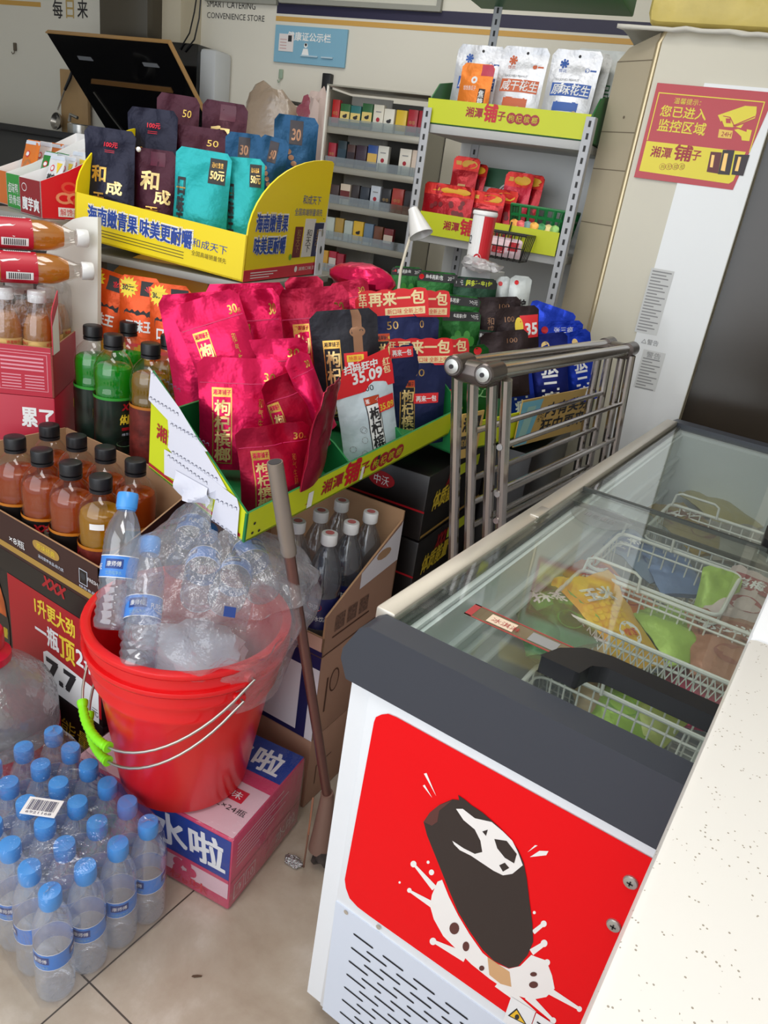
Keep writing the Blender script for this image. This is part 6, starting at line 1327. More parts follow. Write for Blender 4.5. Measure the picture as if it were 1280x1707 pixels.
# ------------------------------------------------------------------ folded steel drying rack
fr_ = thing('folding_rack', 'folded stainless steel rack with round top tubes beside the freezer', 'rack', (-.55, 1.56, 0)); ss = mat('stainless', (186, 180, 176), .18, metal=.95); cap_d = mat('rack_joint', (96, 88, 84), .25, metal=.7)
xa, xb = -.588, -.528; ya, yb = 1.170, 1.985; zt_ = 1.028; tilt = Vector((.02, .03, -.035))
def rz_(y): return zt_-.038*(y-ya)/(yb-ya)
for x in (xa, xb):
    mb = MB(); mb.tube([(x, ya-.01, rz_(ya)), (x, yb+.01, rz_(yb))], .0135, ss, 14); mb.build('top_tube', fr_)
for y, s_ in ((ya, -1), (yb, 1)):
    mb = MB(); T = axes(((xa+xb)/2, y, rz_(y)-.002), (1, 0, 0), (0, 1, 0), UP); mb.box((0, 0, -.006), (.085, .06, .040), cap_d, .018, T)
    for x in (xa, xb): T2 = Matrix.Translation((x, y+s_*.028, rz_(y))) @ Matrix.Rotation(-s_*PI/2, 4, 'X'); mb.lathe1([(.0185, -.05), (.0185, .004), (.016, .007)], cap_d, 20, T2); mb.lathe1([(.013, .007), (.0125, .010), (.006, .011)], MATS['screw_zinc'], 18, T2); mb.lathe1([(.004, .011), (.004, .013)], ink, 10, T2)
    mb.build('joint', fr_)
for x, dx in ((xa-.012, -.03), (xa+.016, .0), (xb-.010, .012), (xb+.014, .03)):
    for y in (ya+.012+(x-xa)*.3, yb-.012):
        mb = MB(); ly = .26 if y < 1.5 else .07; mb.tube([(x, y, rz_(y)-.012), (x+dx*.2+.025, y+ly*.5, .5), (x+dx*.4+.045, y+ly, .004)], .0105, ss, 10); mb.build('leg', fr_)
for x, zs in ((xa+.016, (.90, .80, .745, .69, .63, .56, .46, .34)), (xb+.012, (.885, .785, .725, .66, .60, .52, .40, .28))):
    for z in zs:
        mb = MB(); q = (1.02-z)*.05; mb.tube([(x+q, ya+.02+q*5, z), (x+q, yb-.02+q*1.3, z-.035)], .0062, ss, 8); mb.build('rung', fr_)
for y, z in ((1.85, .57), (1.88, .50)):
    mb = MB(); mb.box((xb+.016, y, z), (.02, .03, .045), mat('grey_clip', (150, 146, 142), .4), .004); mb.build('clip', fr_)
mb = MB(); blobby(mb, at(800, 442, 1.985), (.055, .03, .018), cb if False else clear('white_film_bag', (245, 245, 246), .10, body=.6, bodycol=(222, 222, 226), rough=.2, bump=.6, bscale=30), 12, .5, 24, 12); solo(mb, 'plastic_bag', 'small white crumpled plastic bag on top of the green 15 pouch', 'plastic bag')
# ------------------------------------------------------------------ yellow display of pouches on the long shelf
YC = Vector((-1.276, 1.331, 1.040)); YF = (YC-Vector((-1.758, 1.223, 1.069))); YW = YF.length; Yf = YF.normalized(); Yb = Vector((-Yf.y, Yf.x, 0)).normalized(); Yu = Yf.cross(Yb).normalized()
YL = YC-YF; YD = .40; YH = .105
M_yel = mat('display_yellow', (246, 220, 20), .4); inkb = mat('print_blue', (34, 70, 160), .4)
yd = thing('pouch_display', 'yellow card display with blue lettering and a tall arched side', 'display', (YC+YL)/2+Yb*.2)
yf = Frame(YL, Yf, Yu); yr = Frame(YC, Yb, Yu); ylf = Frame(YL+Yb*YD, -Yb, Yu)
def outline_text(mb, f, t, a, z, w, h, off=.0008, c=inkb, **k):
    mb.text(f, t, a-.001, z-.001, w+.002, h+.002, M_wht, off, bold=.12, **k); mb.text(f, t, a, z, w, h, c, off+.0006, bold=.05, **k)
mb = MB(); mb.prism(yf, [(0, 0), (YW, 0), (YW, YH), (0, YH)], -.004, 0, M_yel)
def onyf(u, v): return on(yf, u, v)
a0, z0 = onyf(146, 372); a1, z1 = onyf(312, 425)
outline_text(mb, yf, '海南嫩青果', a0, .042, (a1-a0)*.50, .040); outline_text(mb, yf, '味美更耐嚼', a0+(a1-a0)*.53, .042, (a1-a0)*.50, .040)
fp = mat('print_dark_yellow', (110, 96, 30), .5)
for k in range(3): mb.rect(yf, a0+.005+.02*k, .030-k*.007, a1-.01, .032-k*.007, fp, .0006, 12, 1)
a2 = onyf(320, 410)[0]; a3 = onyf(378, 425)[0]; mb.text(yf, '和成天下', a2, .050, a3-a2, .020, inkb, .0008); mb.text(yf, '全国高端销量领先', a2, .030, a3-a2, .012, fp, .0008); mb.build('front_panel', yd)
arch = [(0, 0), (YD, 0), (YD, .285), (YD-.012, .290)]+[(YD*(1-math.cos(t*PI/24))*.97, YH+(.290-YH)*math.sin(t*PI/24)) for t in range(12, -1, -1)]
mb = MB(); mb.prism(yr, arch, -.004, 0, M_yel)
def oyr(u, v): return on(yr, u, v)
mb.prism(yr, [(0, 0), (YD, 0), (YD, .032), (0, .026)], 0, .0006, crd)
a, z = oyr(422, 412); b, _ = oyr(474, 412); outline_text(mb, yr, '海南嫩青果', a, .112, b-a, .040); outline_text(mb, yr, '味美更耐嚼', a, .060, b-a, .040)
a, z = oyr(503, 348); b, _ = oyr(533, 348); mb.text(yr, '和成天下', a, .180, b-a, .022, inkb, .0008); a, z = oyr(490, 362); b, _ = oyr(536, 362); mb.text(yr, '全国高端销量领先', a, .152, b-a, .018, inkb, .0008)
for u0, u1, top, c in ((487, 500, .125, (110, 30, 40)), (502, 519, .145, (226, 222, 220)), (518, 533, .135, (34, 36, 80))):
    a, b = oyr(u0, 420)[0], oyr(u1, 420)[0]; m = mat('canprint%d' % u0, c, .4); mb.prism(yr, [(a, .048), (b, .048), (b, top), (a, top)], .0006, .001, m); mb.text(yr, '和天下', a+(b-a)*.25, .060, (b-a)*.5, .06, gold if c[0] < 200 else ink, .0014, vertical=True)
a, z = oyr(483, 428); mb.disk(yr, a, .05, .008, mat('print_nut_green', (120, 170, 50), .5), .0012, 12)
for k in range(3): mb.rect(yr, .03, .006+k*.006, .12+.02*k, .008+k*.006, M_wht, .001)
a, _ = oyr(492, 450); mb.disk(yr, a, .018, .008, M_wht, .001, 12); mb.text(yr, '湖南口味王集团', a+.015, .013, .13, .010, M_wht, .001); mb.build('arched_side_panel', yd, label='arched yellow side with blue lettering and red foot band')
mb = MB(); mb.prism(ylf, [(YD-q, r_) for q, r_ in arch][::-1], -.004, 0, M_yel); mb.build('arched_side_panel', yd)
mb = MB(); mb.hexa([YL, YC, YC+Yb*YD, YL+Yb*YD]+[q+Yu*.004 for q in (YL, YC, YC+Yb*YD, YL+Yb*YD)], M_yel); mb.build('bottom_panel', yd)
# pouches in it
F_ny = foil('pouch_midnight', (24, 24, 44), .34, .3); F_mr = foil('pouch_maroon', (62, 16, 34), .36, .3); F_tl = foil('pouch_teal', (24, 158, 160), .36, .25); F_oc = foil('pouch_ocean', (12, 66, 102), .34, .3); redp = mat('print_red_glow', (226, 40, 60), .4)
def hcprint(mb, p):
    w, h = p.w, p.h; mb.text(p, '100元', w*.40, h*.80, w*.26, h*.055, redp, .001, bold=.05); mb.text(p, '和', w*.16, h*.42, w*.3, h*.17, goldm, .001, bold=.06); mb.text(p, '成', w*.48, h*.30, w*.3, h*.14, goldl, .001, bold=.06); mb.text(p, '天', w*.2, h*.18, w*.24, h*.12, goldm, .001, bold=.06)
    for k in range(2): mb.rect(p, w*.42, h*(.765-.018*k), w*.62, h*(.77-.018*k), redp, .001, 2, 1)
def maroonprint(mb, p):
    w, h = p.w, p.h; mb.rect(p, w*.4, h*.80, w*.75, h*.97, mat('print_plum', (86, 20, 46), .4), .0006, 3, 3); mb.text(p, '和', w*.2, h*.50, w*.42, h*.22, goldl, .001, bold=.07); mb.text(p, '成', w*.55, h*.34, w*.34, h*.17, goldl, .001, bold=.06); mb.text(p, '天下', w*.35, h*.10, w*.3, h*.2, goldm, .001, vertical=True, bold=.06)
def maroon50(mb, p): mb.text(p, '50', p.w*.62, p.h*.78, p.w*.2, p.h*.08, MATS['sign_cream'] if 'sign_cream' in MATS else cream, .001); mb.text(p, '和', p.w*.12, p.h*.45, p.w*.3, p.h*.2, goldm, .001, bold=.05)
def tealprint(mb, p):
    w, h = p.w, p.h; mb.rect(p, w*.62, h*.66, w*.92, h*.93, hole, .001, 4, 4); mb.text(p, '50元', w*.65, h*.70, w*.24, h*.10, goldl, .0016, bold=.05); mb.text(p, '劲味青果', w*.66, h*.83, w*.2, h*.06, goldm, .0016)
    mb.text(p, '口味王', w*.06, h*.10, w*.13, h*.58, ink, .001, bold=.08, vertical=True); mb.rect(p, w*.04, h*.56, w*.22, h*.575, goldm, .0014)
def oceanprint(mb, p):
    w, h = p.w, p.h; mb.rect(p, w*.36, h*.70, w*.66, h*.95, mat('print_dark_brown', (40, 28, 36), .4), .001, 4, 4); mb.text(p, '30', w*.41, h*.74, w*.2, h*.12, MATS['copper_band'], .0016, bold=.05); mb.text(p, '口味王', w*.30, h*.10, w*.4, h*.16, M_wht, .0016, bold=.08)
    for k in range(6): mb.disk(p, w*(.36+.07*k), h*(.62-.06*k), w*.07, MATS['copper_band'], .0008+.0001*k, 10, h*.03)
g8 = 'pouches in the yellow display'
for k, (u0, v0, u1, v1, d, be, h, lb, fo, pr_, ln) in enumerate((
 (141, 208, 226, 220, 1.82, -5, .215, 'midnight blue 100 pouch at the left end of the yellow display', F_ny, hcprint, .04), (213, 176, 297, 186, 1.93, -5, .235, 'midnight blue 100 pouch standing taller, second from the left', F_ny, hcprint, .05), (222, 244, 296, 254, 1.84, -5, .19, 'maroon pouch with large gold characters below the second midnight pouch', F_mr, maroonprint, .05),
 (262, 152, 334, 164, 2.02, 0, .24, 'maroon 50 pouch in the back row left', F_mr, maroon50, .05), (338, 164, 414, 176, 2.02, 0, .23, 'maroon pouch in the back row right with a gold character', F_mr, maroonprint, .05), (290, 206, 382, 218, 1.95, 0, .20, 'maroon 50 pouch between the teal pouch and the back row', F_mr, maroon50, .05),
 (294, 242, 388, 258, 1.77, 0, .21, 'teal pouch with black 50 label front middle', F_tl, tealprint, .06), (376, 260, 442, 266, 1.80, 5, .19, 'teal pouch with black 50 label next to the arched side', F_tl, tealprint, .06),
 (376, 218, 440, 226, 1.90, 0, .20, 'ocean blue 30 pouch behind the right teal pouch', F_oc, oceanprint, .05), (434, 222, 484, 236, 1.88, 5, .20, 'ocean blue 30 pouch in the corner by the arched side', F_oc, oceanprint, .05), (458, 188, 532, 198, 2.02, 5, .24, 'tall ocean blue 30 pouch behind the arched side top', F_oc, oceanprint, .05))):
    T, w = pedge(u0, v0, u1, v1, d, be, ln, h); bag('pouch', lb, 'pouch', g8, w, h, .035, fo, T, pr_, 120+k, wr=.003)
mb = MB(); blobby(mb, at(231, 249, 1.80), (.006, .006, .006), M_wht, 1, 0, 10, 6); solo(mb, 'white_button', 'small round white tag between the midnight pouches', 'tag')
# ------------------------------------------------------------------ orange pouches in the arched card below
F_or = foil('pouch_orange', (226, 84, 24), .36, .2)
OC0, OC1 = at(150, 560, 1.86), at(420, 610, 1.80)
ox = Vector((OC1.x-OC0.x, OC1.y-OC0.y, 0)).normalized(); on_ = ox.cross(UP); OZ = .80
oc = thing('pouch_display', 'amber arched card display of orange pouches under the yellow one', 'display', Vector((OC0.x, OC0.y, OZ))-on_*.1)
OB = Vector((OC0.x, OC0.y, OZ))-on_*.13; OW = .40
mb = MB(); f = Frame(OB, ox, UP); mb.prism(f, [(-.03, 0), (OW, 0), (OW, .16)]+[(OW/2-.015+(OW/2+.015)*math.cos(t*PI/20), .14+.13*math.sin(t*PI/20)) for t in range(21)], -.003, 0, mat('amber_card', (206, 148, 30), .45)); mb.rect(f, .25, .17, .38, .21, mat('print_muddy', (150, 110, 80), .6, noise=.3, nscale=120), .0006); mb.build('arched_back_card', oc)
mb = MB(); f = Frame(Vector((OC0.x, OC0.y, OZ)), ox, UP); mb.prism(f, [(-.03, 0), (OW, 0), (OW, .05), (-.03, .05)], -.004, 0, MATS['amber_card']); mb.build('front_panel', oc)
mb = MB(); q = [Vector((OC0.x, OC0.y, OZ))-ox*.03, Vector((OC0.x, OC0.y, OZ))+ox*OW, OB+ox*OW, OB-ox*.03]; mb.hexa(q+[a+UP*.004 for a in q], MATS['amber_card']); mb.build('bottom_panel', oc)
def orangeprint(mb, p):
    w, h = p.w, p.h; ys = mat('star_yellow', (240, 214, 40), .4)
    pts = []
    for i in range(28): t = 2*PI*i/28; r_ = (1.0 if i % 2 else .68); pts.append((min(w*.98, max(w*.02, w*.22+w*.24*r_*math.cos(t))), min(h*.985, h*.86+h*.135*r_*math.sin(t))))
    mb.poly(p, pts, ys, .0010); mb.text(p, '30元', w*.08, h*.82, w*.27, h*.07, ink, .0014, bold=.05); mb.rect(p, w*.52, h*.78, w*.94, h*.95, hole, .0010, 4, 3)
    for i in range(5): a = PI*(.1+.2*i); mb.poly(p, [(w*.73, h*.82), (w*.73+w*.10*math.cos(a)-.002, h*.84+h*.06*math.sin(a)), (w*.73+w*.10*math.cos(a)+.002, h*.84+h*.06*math.sin(a))], redp, .0014+.0001*i)
    bl = [(w*(.14+.07*i), h*(.58+.03*(i % 2))) for i in range(12)]
    mb.poly(p, [(w*.14, h*.06), (w*.92, h*.06)]+bl[::-1], hole, .0010); mb.text(p, '口味王', w*.20, h*.34, w*.66, h*.14, M_wht, .0016, bold=.07); mb.rect(p, w*.2, h*.16, w*.8, h*.2, redp, .0014, 4, 1)
for k, (u0, v0, u1, v1, d, lb) in enumerate(((151, 440, 214, 462, 1.83, 'orange 30 pouch at the left, beside the white end panel'), (200, 456, 268, 466, 1.80, 'orange 30 pouch in the middle behind the green bottles'), (250, 470, 318, 478, 1.77, 'orange 30 pouch half hidden by the leftmost pink pouch'))):
    T, w = pedge(u0, v0, u1, v1, d, 0, .05, .20); bag('pouch', lb, 'pouch', 'orange pouches in the amber display', w*1.02, .20, .035, F_or, T, orangeprint, 140+k, wr=.0025)
# ------------------------------------------------------------------ gondola shelf carrying the two displays and the snack boxes
gs = thing('gondola_shelf', 'long grey shelf unit with a white rounded end panel under the displays', 'shelf unit', Vector((-1.75, 1.45, 0)))
Mg = mat('gondola_grey', (150, 148, 142), .45, metal=.2); Mgw = mat('gondola_white', (236, 234, 226), .45)
def gbox(c0, c1, dpt, z, t, nm, m): 
    x = (c1-c0); x.z = 0; L_ = x.length; x.normalize(); y = Vector((-x.y, x.x, 0)); mb = MB(); c = (c0+c1)/2+y*dpt/2; c.z = z-t/2; mb.box((0, 0, 0), (L_, dpt, t), m, .002, axes(c, x, y, UP)); mb.build(nm, gs); return x, y
A_ = Vector((YL.x, YL.y, 0)); B_ = Vector((YC.x, YC.y, 0))
gx, gy = gbox(A_+Vector((-.02, 0, 0)), B_+Vector((.02, .004, 0)), .42, 1.037, .018, 'shelf_board', Mg)
gbox(Vector((OC0.x, OC0.y, 0))-ox*.04, Vector((OC0.x, OC0.y, 0))+ox*(OW+.02), .50, OZ-.001, .018, 'shelf_board', Mg)
for a in (.03, YW-.03):
    for b in (.06, .40):
        mb = MB(); p = A_+gx*a+gy*b; mb.box((p.x, p.y, .51), (.022, .022, 1.02), Mg, .002); mb.build('post', gs)
pp_ = at(538, 318, 1.86); mb = MB(); mpost = mat('white_slotted_post', (218, 220, 232), .45); T = axes(Vector((0, 0, 0)), Yb, -Yf, UP)
q0 = oyr(529, 459); q1 = oyr(548, 318); pf = Frame(yr(q0[0]-.012, 0, .008), Yb, UP); hh = .31
mb.prism(pf, [(-.022, -.95), (.022, -.95), (.022, .225), (-.022, .225)], -.003, 0, mpost)
for k in range(5): mb.disk(pf, 0, .20-.045*k, .006, hole if k % 2 else Mg, .0006, 10, .011)
mb.build('slotted_post', gs, label='white slotted post in front of the arched side')
# white end panel, rounded at its top left
pe = at(130, 430, 1.95); ef = Frame(at(100, 500, 1.84), (gx*1.0), UP); 
pts = [on(ef, u, v) for u, v in ((98, 620), (162, 640), (163, 400), (163, 362), (140, 361), (122, 365), (104, 376), (90, 392), (80, 412), (72, 440), (72, 500))]
mb = MB(); mb.prism(ef, pts, -.012, 0, Mgw); mb.build('end_panel', gs, label='white end panel with a rounded corner')
# left shelf board with perforated edge, carrying the snack boxes
LB0, LB1 = at(-40, 350, 1.95), at(72, 392, 1.88); LZ = 1.100
LB0.z = LB1.z = LZ
lx, ly_ = gbox(Vector((LB0.x, LB0.y, 0)), Vector((LB1.x, LB1.y, 0))+Vector((.03, .0, 0)), .34, LZ, .03, 'shelf_board', Mg)
mb = MB(); f = Frame(LB0-UP*.03+ly_*-.001, lx, UP); L_ = (LB1-LB0).length
for k in range(14): mb.disk(f, .01+k*.02, .012, .0028, hole, .0008, 8, .005)
mb.build('perforated_edge', gs)
for b in (.03, .31):
    p = Vector((LB0.x, LB0.y, 0))+lx*.02+ly_*b; mb = MB(); mb.box((p.x, p.y, (LZ-.03)/2), (.022, .022, LZ-.03), Mg, .002); mb.build('post', gs)
    p = Vector((LB1.x, LB1.y, 0))+lx*.0+ly_*b; mb = MB(); mb.box((p.x, p.y, (LZ-.03)/2), (.022, .022, LZ-.03), Mg, .002); mb.build('post', gs)
# ------------------------------------------------------------------ snack boxes
by = math.radians(-8); bx = Vector((math.cos(by), math.sin(by), 0)); bd = Vector((-math.sin(by), math.cos(by), 0))
def snackbox(corner, w, d, hf, hb, mfront, mside, label, deco):
    """corner: front right bottom corner"""
    r = thing('snack_box', label, 'box', corner-bx*w/2+bd*d/2, 'open snack boxes on the left shelf'); t = .002
    F0 = Frame(corner-bx*w, bx, UP); R0 = Frame(corner, bd, UP); L0 = Frame(corner-bx*w+bd*d, -bd, UP); B0 = Frame(corner+bd*d, -bx, UP)
    mb = MB(); mb.prism(F0, [(0, 0), (w, 0), (w, hf), (0, hf)], -t, 0, mfront, M_wht); deco(mb, F0, w, hf, 0); mb.build('front_panel', r)
    for Fr, fl in ((R0, 0), (L0, 1)):
        mb = MB(); pts = [(0, 0), (d, 0), (d, hb), (d*.3, hf+(hb-hf)*.25), (0, hf)]
        if fl: pts = [(d-a, b) for a, b in pts]
        mb.prism(Fr, pts, -t, 0, mside, M_wht)
        mb.poly(Fr, pts if not fl else pts, M_wht, -t-.0004)
        if not fl: deco(mb, Fr, d, hf, 1)
        mb.build('side_panel', r)
    mb = MB(); mb.prism(B0, [(0, 0), (w, 0), (w, hb), (0, hb)], -t, 0, mside, M_wht); mb.build('back_panel', r)
    mb = MB(); q = [corner-bx*w, corner, corner+bd*d, corner-bx*w+bd*d]; mb.hexa(q+[p+UP*.002 for p in q], M_wht); mb.build('bottom_panel', r)
    return r
sr = mat('box_red', (216, 24, 40), .4); srd = mat('box_dark_red', (146, 22, 36), .4); sg = mat('box_green', (44, 150, 60), .4); noodle = mat('print_noodle', (236, 150, 110), .5); noodle2 = mat('print_noodle_red', (226, 80, 60), .5)
def dred(mb, F0, w, h, s_):
    if s_ == 0: mb.disk(F0, w*.25, h*.75, .014, M_wht, .0006, 16, .010); mb.disk(F0, w*.25, h*.75, .012, srd, .0008, 16, .008); mb.text(F0, '魔芋爽', w*.12, h*.12, w*.8, h*.36, M_wht, .0008, bold=.05)
    else:
        for i in range(9):
            x, z = w*(.25+.06*i), h*(.6+.28*math.sin(i*1.7)+.02*i*i)
            mb.disk(F0, x, z, .022, (noodle, noodle2)[i % 2], .0006+.0001*i, 14, .014); mb.disk(F0, x, z, .014, sr, .00065+.0001*i, 12, .008)
        mb.rect(F0, w*.18, h*.08, w*.5, h*.34, M_wht, .0008); mb.text(F0, '解馋美味', w*.2, h*.11, w*.28, h*.2, sr, .0012); mb.disk(F0, w*.82, h*1.25, .016, M_wht, .0008, 14, .012); mb.disk(F0, w*.82, h*1.25, .012, sr, .001, 14, .008)
def dgrn(mb, F0, w, h, s_):
    if s_ == 0: mb.text(F0, '卤味鸭', w*.1, h*.45, w*.5, h*.3, M_wht, .0008); mb.text(F0, '锁骨翅根', w*.1, h*.12, w*.8, h*.28, M_wht, .0008)
K1 = at(70, 380, 1.86); K1.z = LZ+.001; K2 = K1-bx*.122-bd*.0+bd*.02; K2.z = K1.z
snackbox(K1, .115, .24, .085, .205, srd, sr, 'red open box of noodle snacks next to the yellow display', dred)
snackbox(K2, .115, .24, .085, .205, sg, sg, 'green open box of snack packets left of the red box', dgrn)
K3 = K2-bx*.122+bd*.02
snackbox(K3, .115, .24, .085, .205, mat('box_orange', (214, 110, 40), .4), MATS['box_orange'], 'orange open box of snack packets cut by the left photo edge', lambda *a: None)
pc = [mat('pk_white', (226, 226, 228), .35), mat('pk_green', (30, 130, 50), .35), mat('pk_orange', (224, 120, 40), .35), mat('pk_redline', (190, 30, 60), .35), mat('pk_tan', (190, 120, 70), .4)]
def spacket(K, a, b, w, h, m, lb, kind, grp, sd_, rx=.0):
    T = axes(K-bx*a+bd*b+UP*.003, bx, bd, UP) @ Matrix.Rotation(rx, 4, 'X')
    def pr_(mb, p):
        mb.rect(p, .001, p.h*.93, p.w-.001, p.h*.985, MATS['grille_grey'], .0006, 3, 1); mb.disk(p, p.w*.35, p.h*.78, p.w*.15, redp, .0009, 14, p.w*.11); mb.disk(p, p.w*.35, p.h*.78, p.w*.11, M_wht, .0011, 14, p.w*.07)
        if kind == 'white': mb.text(p, '辣爽', p.w*.15, p.h*.52, p.w*.6, p.h*.16, ink, .001, bold=.06); mb.poly(p, [(p.w*.6, p.h*.88), (p.w*.92, p.h*.88), (p.w*.75, p.h*.7)], ylt, .001); mb.rect(p, p.w*.1, p.h*.2, p.w*.9, p.h*.46, pc[3], .0009, 4, 3)
        elif kind == 'green':
            for i in range(5): mb.disk(p, p.w*(.3+.1*i), p.h*(.3+.07*i), .009, (noodle, noodle2)[i % 2], .001+.0001*i, 10, .014)
        elif kind == 'orange': mb.disk(p, p.w*.5, p.h*.5, p.w*.36, pc[4], .0008, 16, p.h*.2); mb.disk(p, p.w*.5, p.h*.48, p.w*.2, cream, .0010, 12, p.h*.1)
    bag('snack_packet', lb, 'packet', grp, w, h, .012, m, T, pr_, sd_, seal=.07, bot=.5, wr=.0015, rc=.008)
ordn = ('frontmost', 'second', 'third', 'fourth', 'fifth', 'rearmost')
for k in range(6): spacket(K1, .060, .035+.034*k, .078, .150+.014*(k > 1), pc[0] if k != 3 else pc[3], ordn[k]+' packet in the red box', 'white' if k != 3 else '', 'packets in the red box', 200+k, -.30+.04*k)
for k in range(4): spacket(K2, .055, .05+.03*k, .075, .155, pc[1] if k < 2 else pc[0], ordn[k]+' packet in the green box', 'green' if k < 2 else 'white', 'packets in the green box', 210+k, -.32)
for k in range(6): spacket(K3, .055, .04+.034*k, .085, .175, pc[2] if k % 2 == 0 else pc[0], ordn[k]+' packet in the orange box', 'orange', 'packets in the orange box', 220+k, -.28)
# ------------------------------------------------------------------ tea bottles and red cartons at the left edge
tyaw = math.radians(41); tx = Vector((math.cos(tyaw), math.sin(tyaw), 0)); ty = Vector((-math.sin(tyaw), math.cos(tyaw), 0))
tcr = mat('tea_carton_red', (186, 30, 56), .4); tpk = mat('tea_print_pink', (226, 150, 164), .5)
R0 = at(112, 690, 1.70); R0 = Vector((-1.522, .993, R0.z))
def tcart(z, h): return Carton(Vector((R0.x, R0.y, z))-tx*.19+ty*.135, tyaw, .38, .27, h)
zb = at(60, 675, 1.66).z
C2 = tcart(zb, .115)
r = thing('open_carton', 'dark red tea carton with barcode, open on top, at the left edge', 'carton', C2.c, rotz=tyaw); mb = MB(); C2.open_shell(mb, tcr, kraft, hb=.115); f = C2.front; w = C2.w
mb.rect(f, w-.215, .008, w-.125, .050, M_wht, .0006); barcode(mb, f, w-.21, .018, .08, .030, ink, .001, 5); mb.rect(f, w-.118, .012, w-.012, .098, tpk, .0004); mb.rect(f, w-.1165, .0135, w-.0135, .0965, tcr, .0007)
for k in range(4): mb.rect(f, w-.112, .086-k*.009, w-.02, .090-k*.009, tpk, .001)
for k in range(5): mb.rect(f, w-.112, .046-k*.007, w-.07, .0485-k*.007, tpk, .001); mb.rect(f, w-.062, .046-k*.007, w-.02, .0485-k*.007, tpk, .001)
for k in range(3): mb.poly(f, [(w-.205+.018*k, .058), (w-.190+.018*k, .058), (w-.193+.018*k, .085), (w-.195+.018*k, .098), (w-.200+.018*k, .098), (w-.202+.018*k, .085)], tpk, .0008)
mb.rect(f, .004, .103, w-.004, .1045, tpk, .0006); mb.build('card_tray', r)
mb = MB(); f = C2.right; mb.prism(f, [(.0, .10), (.055, .10), (.055, .235), (.012, .205), (.0, .19)], 0, .002, tcr); mb.poly(f, [(.0, .10), (.05, .10), (.05, .205), (.0, .165)], M_wht, .0026); mb.build('side_flap', r, label='red and white upright end flap')
C1 = tcart(.0005, zb-.0015); r = thing('drink_carton', 'dark red carton marked 10 with an arrow below the tea bottles', 'carton', C1.c, rotz=tyaw); mb = MB(); C1.shell(mb, tcr, .003); f = C1.front; h = C1.h
for x, t in ((w-.215, '↑'), (w-.168, '10')):
    mb.rect(f, x, h-.085, x+.042, h-.04, M_wht, .0006); mb.rect(f, x+.002, h-.083, x+.040, h-.042, tcr, .0009); mb.text(f, t, x+.010, h-.076, .022, .026, M_wht, .0012, bold=.05)
    mb.rect(f, x, h-.132, x+.042, h-.089, M_wht, .0006); mb.rect(f, x+.002, h-.130, x+.040, h-.091, tcr, .0009); mb.disk(f, x+.021, h-.11, .012, M_wht, .0012, 14)
mb.text(f, '累了', w-.075, h-.075, .070, .045, M_wht, .001, bold=.06); mb.build('box', r)
L_tea = liquid('liquid_tea', (246, 190, 100), (240, 172, 70), .75); M_teash = clear('tea_shell', (246, 244, 242), .10, rough=.06)
def tea_bottle(T, lb, grp, big=False):
    r = thing('tea_bottle', lb, 'bottle', (0, 0, 0), grp, world=False)
    mb = MB(); mb.lathe1([(.004, .003), (.026, .0), (.032, .005), (.033, .015), (.033, .09), (.031, .094), (.033, .098), (.033, .135), (.030, .155), (.022, .178), (.0165, .190), (.0155, .198), (.0155, .208)], M_teash, 20, None, True, False); mb.build('bottle_body', r, smooth=60)
    mb = MB(); mb.lathe1([(.028, .004), (.0315, .010), (.0315, .134), (.0285, .152), (.0205, .172), (.004, .174)], L_tea, 18); mb.build('drink', r, smooth=60)
    mb = MB(); c_ = Cyl(Matrix.Identity(4), .0334, math.radians(-90))
    if big:
        mb.rect(c_, -.105, .035, .105, .108, mat('tea_label_red', (186, 24, 48), .4), 0, 24, 1)
        for k in (-1, 0, 1): x = .068*k; mb.poly(c_, [(x-.03, .036), (x-.008, .036), (x+.012, .07), (x-.008, .107), (x-.03, .107), (x-.012, .07)], M_wht, .0004); mb.rect(c_, x+.014, .045, x+.032, .098, M_wht, .0005, 4, 1); [mb.rect(c_, x+.016, .05+.004*q, x+.030, .052+.004*q, ink, .0009, 3, 1) for q in range(11)]
    else:
        mb.rect(c_, -.105, .03, .105, .118, mat('tea_label_straw', (216, 176, 104), .4), 0, 24, 1); [mb.text(c_, '蜂蜜柚子', x, .106, .03, .008, redp, .0005) for x in (-.05, .02)]; [mb.rect(c_, x, .04, x+.02, .09, mat('tea_label_beige', (226, 200, 150), .4), .0005, 3, 1) for x in (-.06, .0, .055)]
    mb.build('bottle_label', r, smooth=60)
    mb = MB(); mb.lathe1([(.0185, .200), (.0195, .202), (.0195, .222), (.018, .225), (.004, .2255)], MATS['lamp_white'], 20); mb.build('cap', r); r.matrix_world = T; return r
proto = None
for j in range(3):
    for i in range(5):
        p = Vector((R0.x, R0.y, zb+.007))-tx*(.040+.0685*i)+ty*(.042+.070*j); lb = 'honey tea bottle in the red carton, %s row, %s from the right' % (('front', 'middle', 'back')[j], ('first', 'second', 'third', 'fourth', 'fifth')[i])
        T = axes(p, tx, ty, UP) @ Matrix.Rotation(rnd.uniform(-.4, .4), 4, 'Z')
        if proto is None: proto = tea_bottle(T, lb, 'honey tea bottles in the red carton')
        else: place(proto, T, lb)
tf_ = thing('shrink_wrap', 'clear shrink film over the honey tea bottles', 'plastic film', C2.c+UP*.1); mb = MB(); C3 = Carton(C2.c+UP*.008, tyaw, .372, .262, .228)
nn = 14; vs = []; fs = []
mb.box((0, 0, .17), (.366, .256, .125), clear('tea_film', (246, 246, 248), .05, body=.0, rough=.10, bump=.5, bscale=30), .02, axes(C2.c, C3.x, C3.y, UP)); mb.build('film', tf_)
ztop = zb+.007+.2255+.008
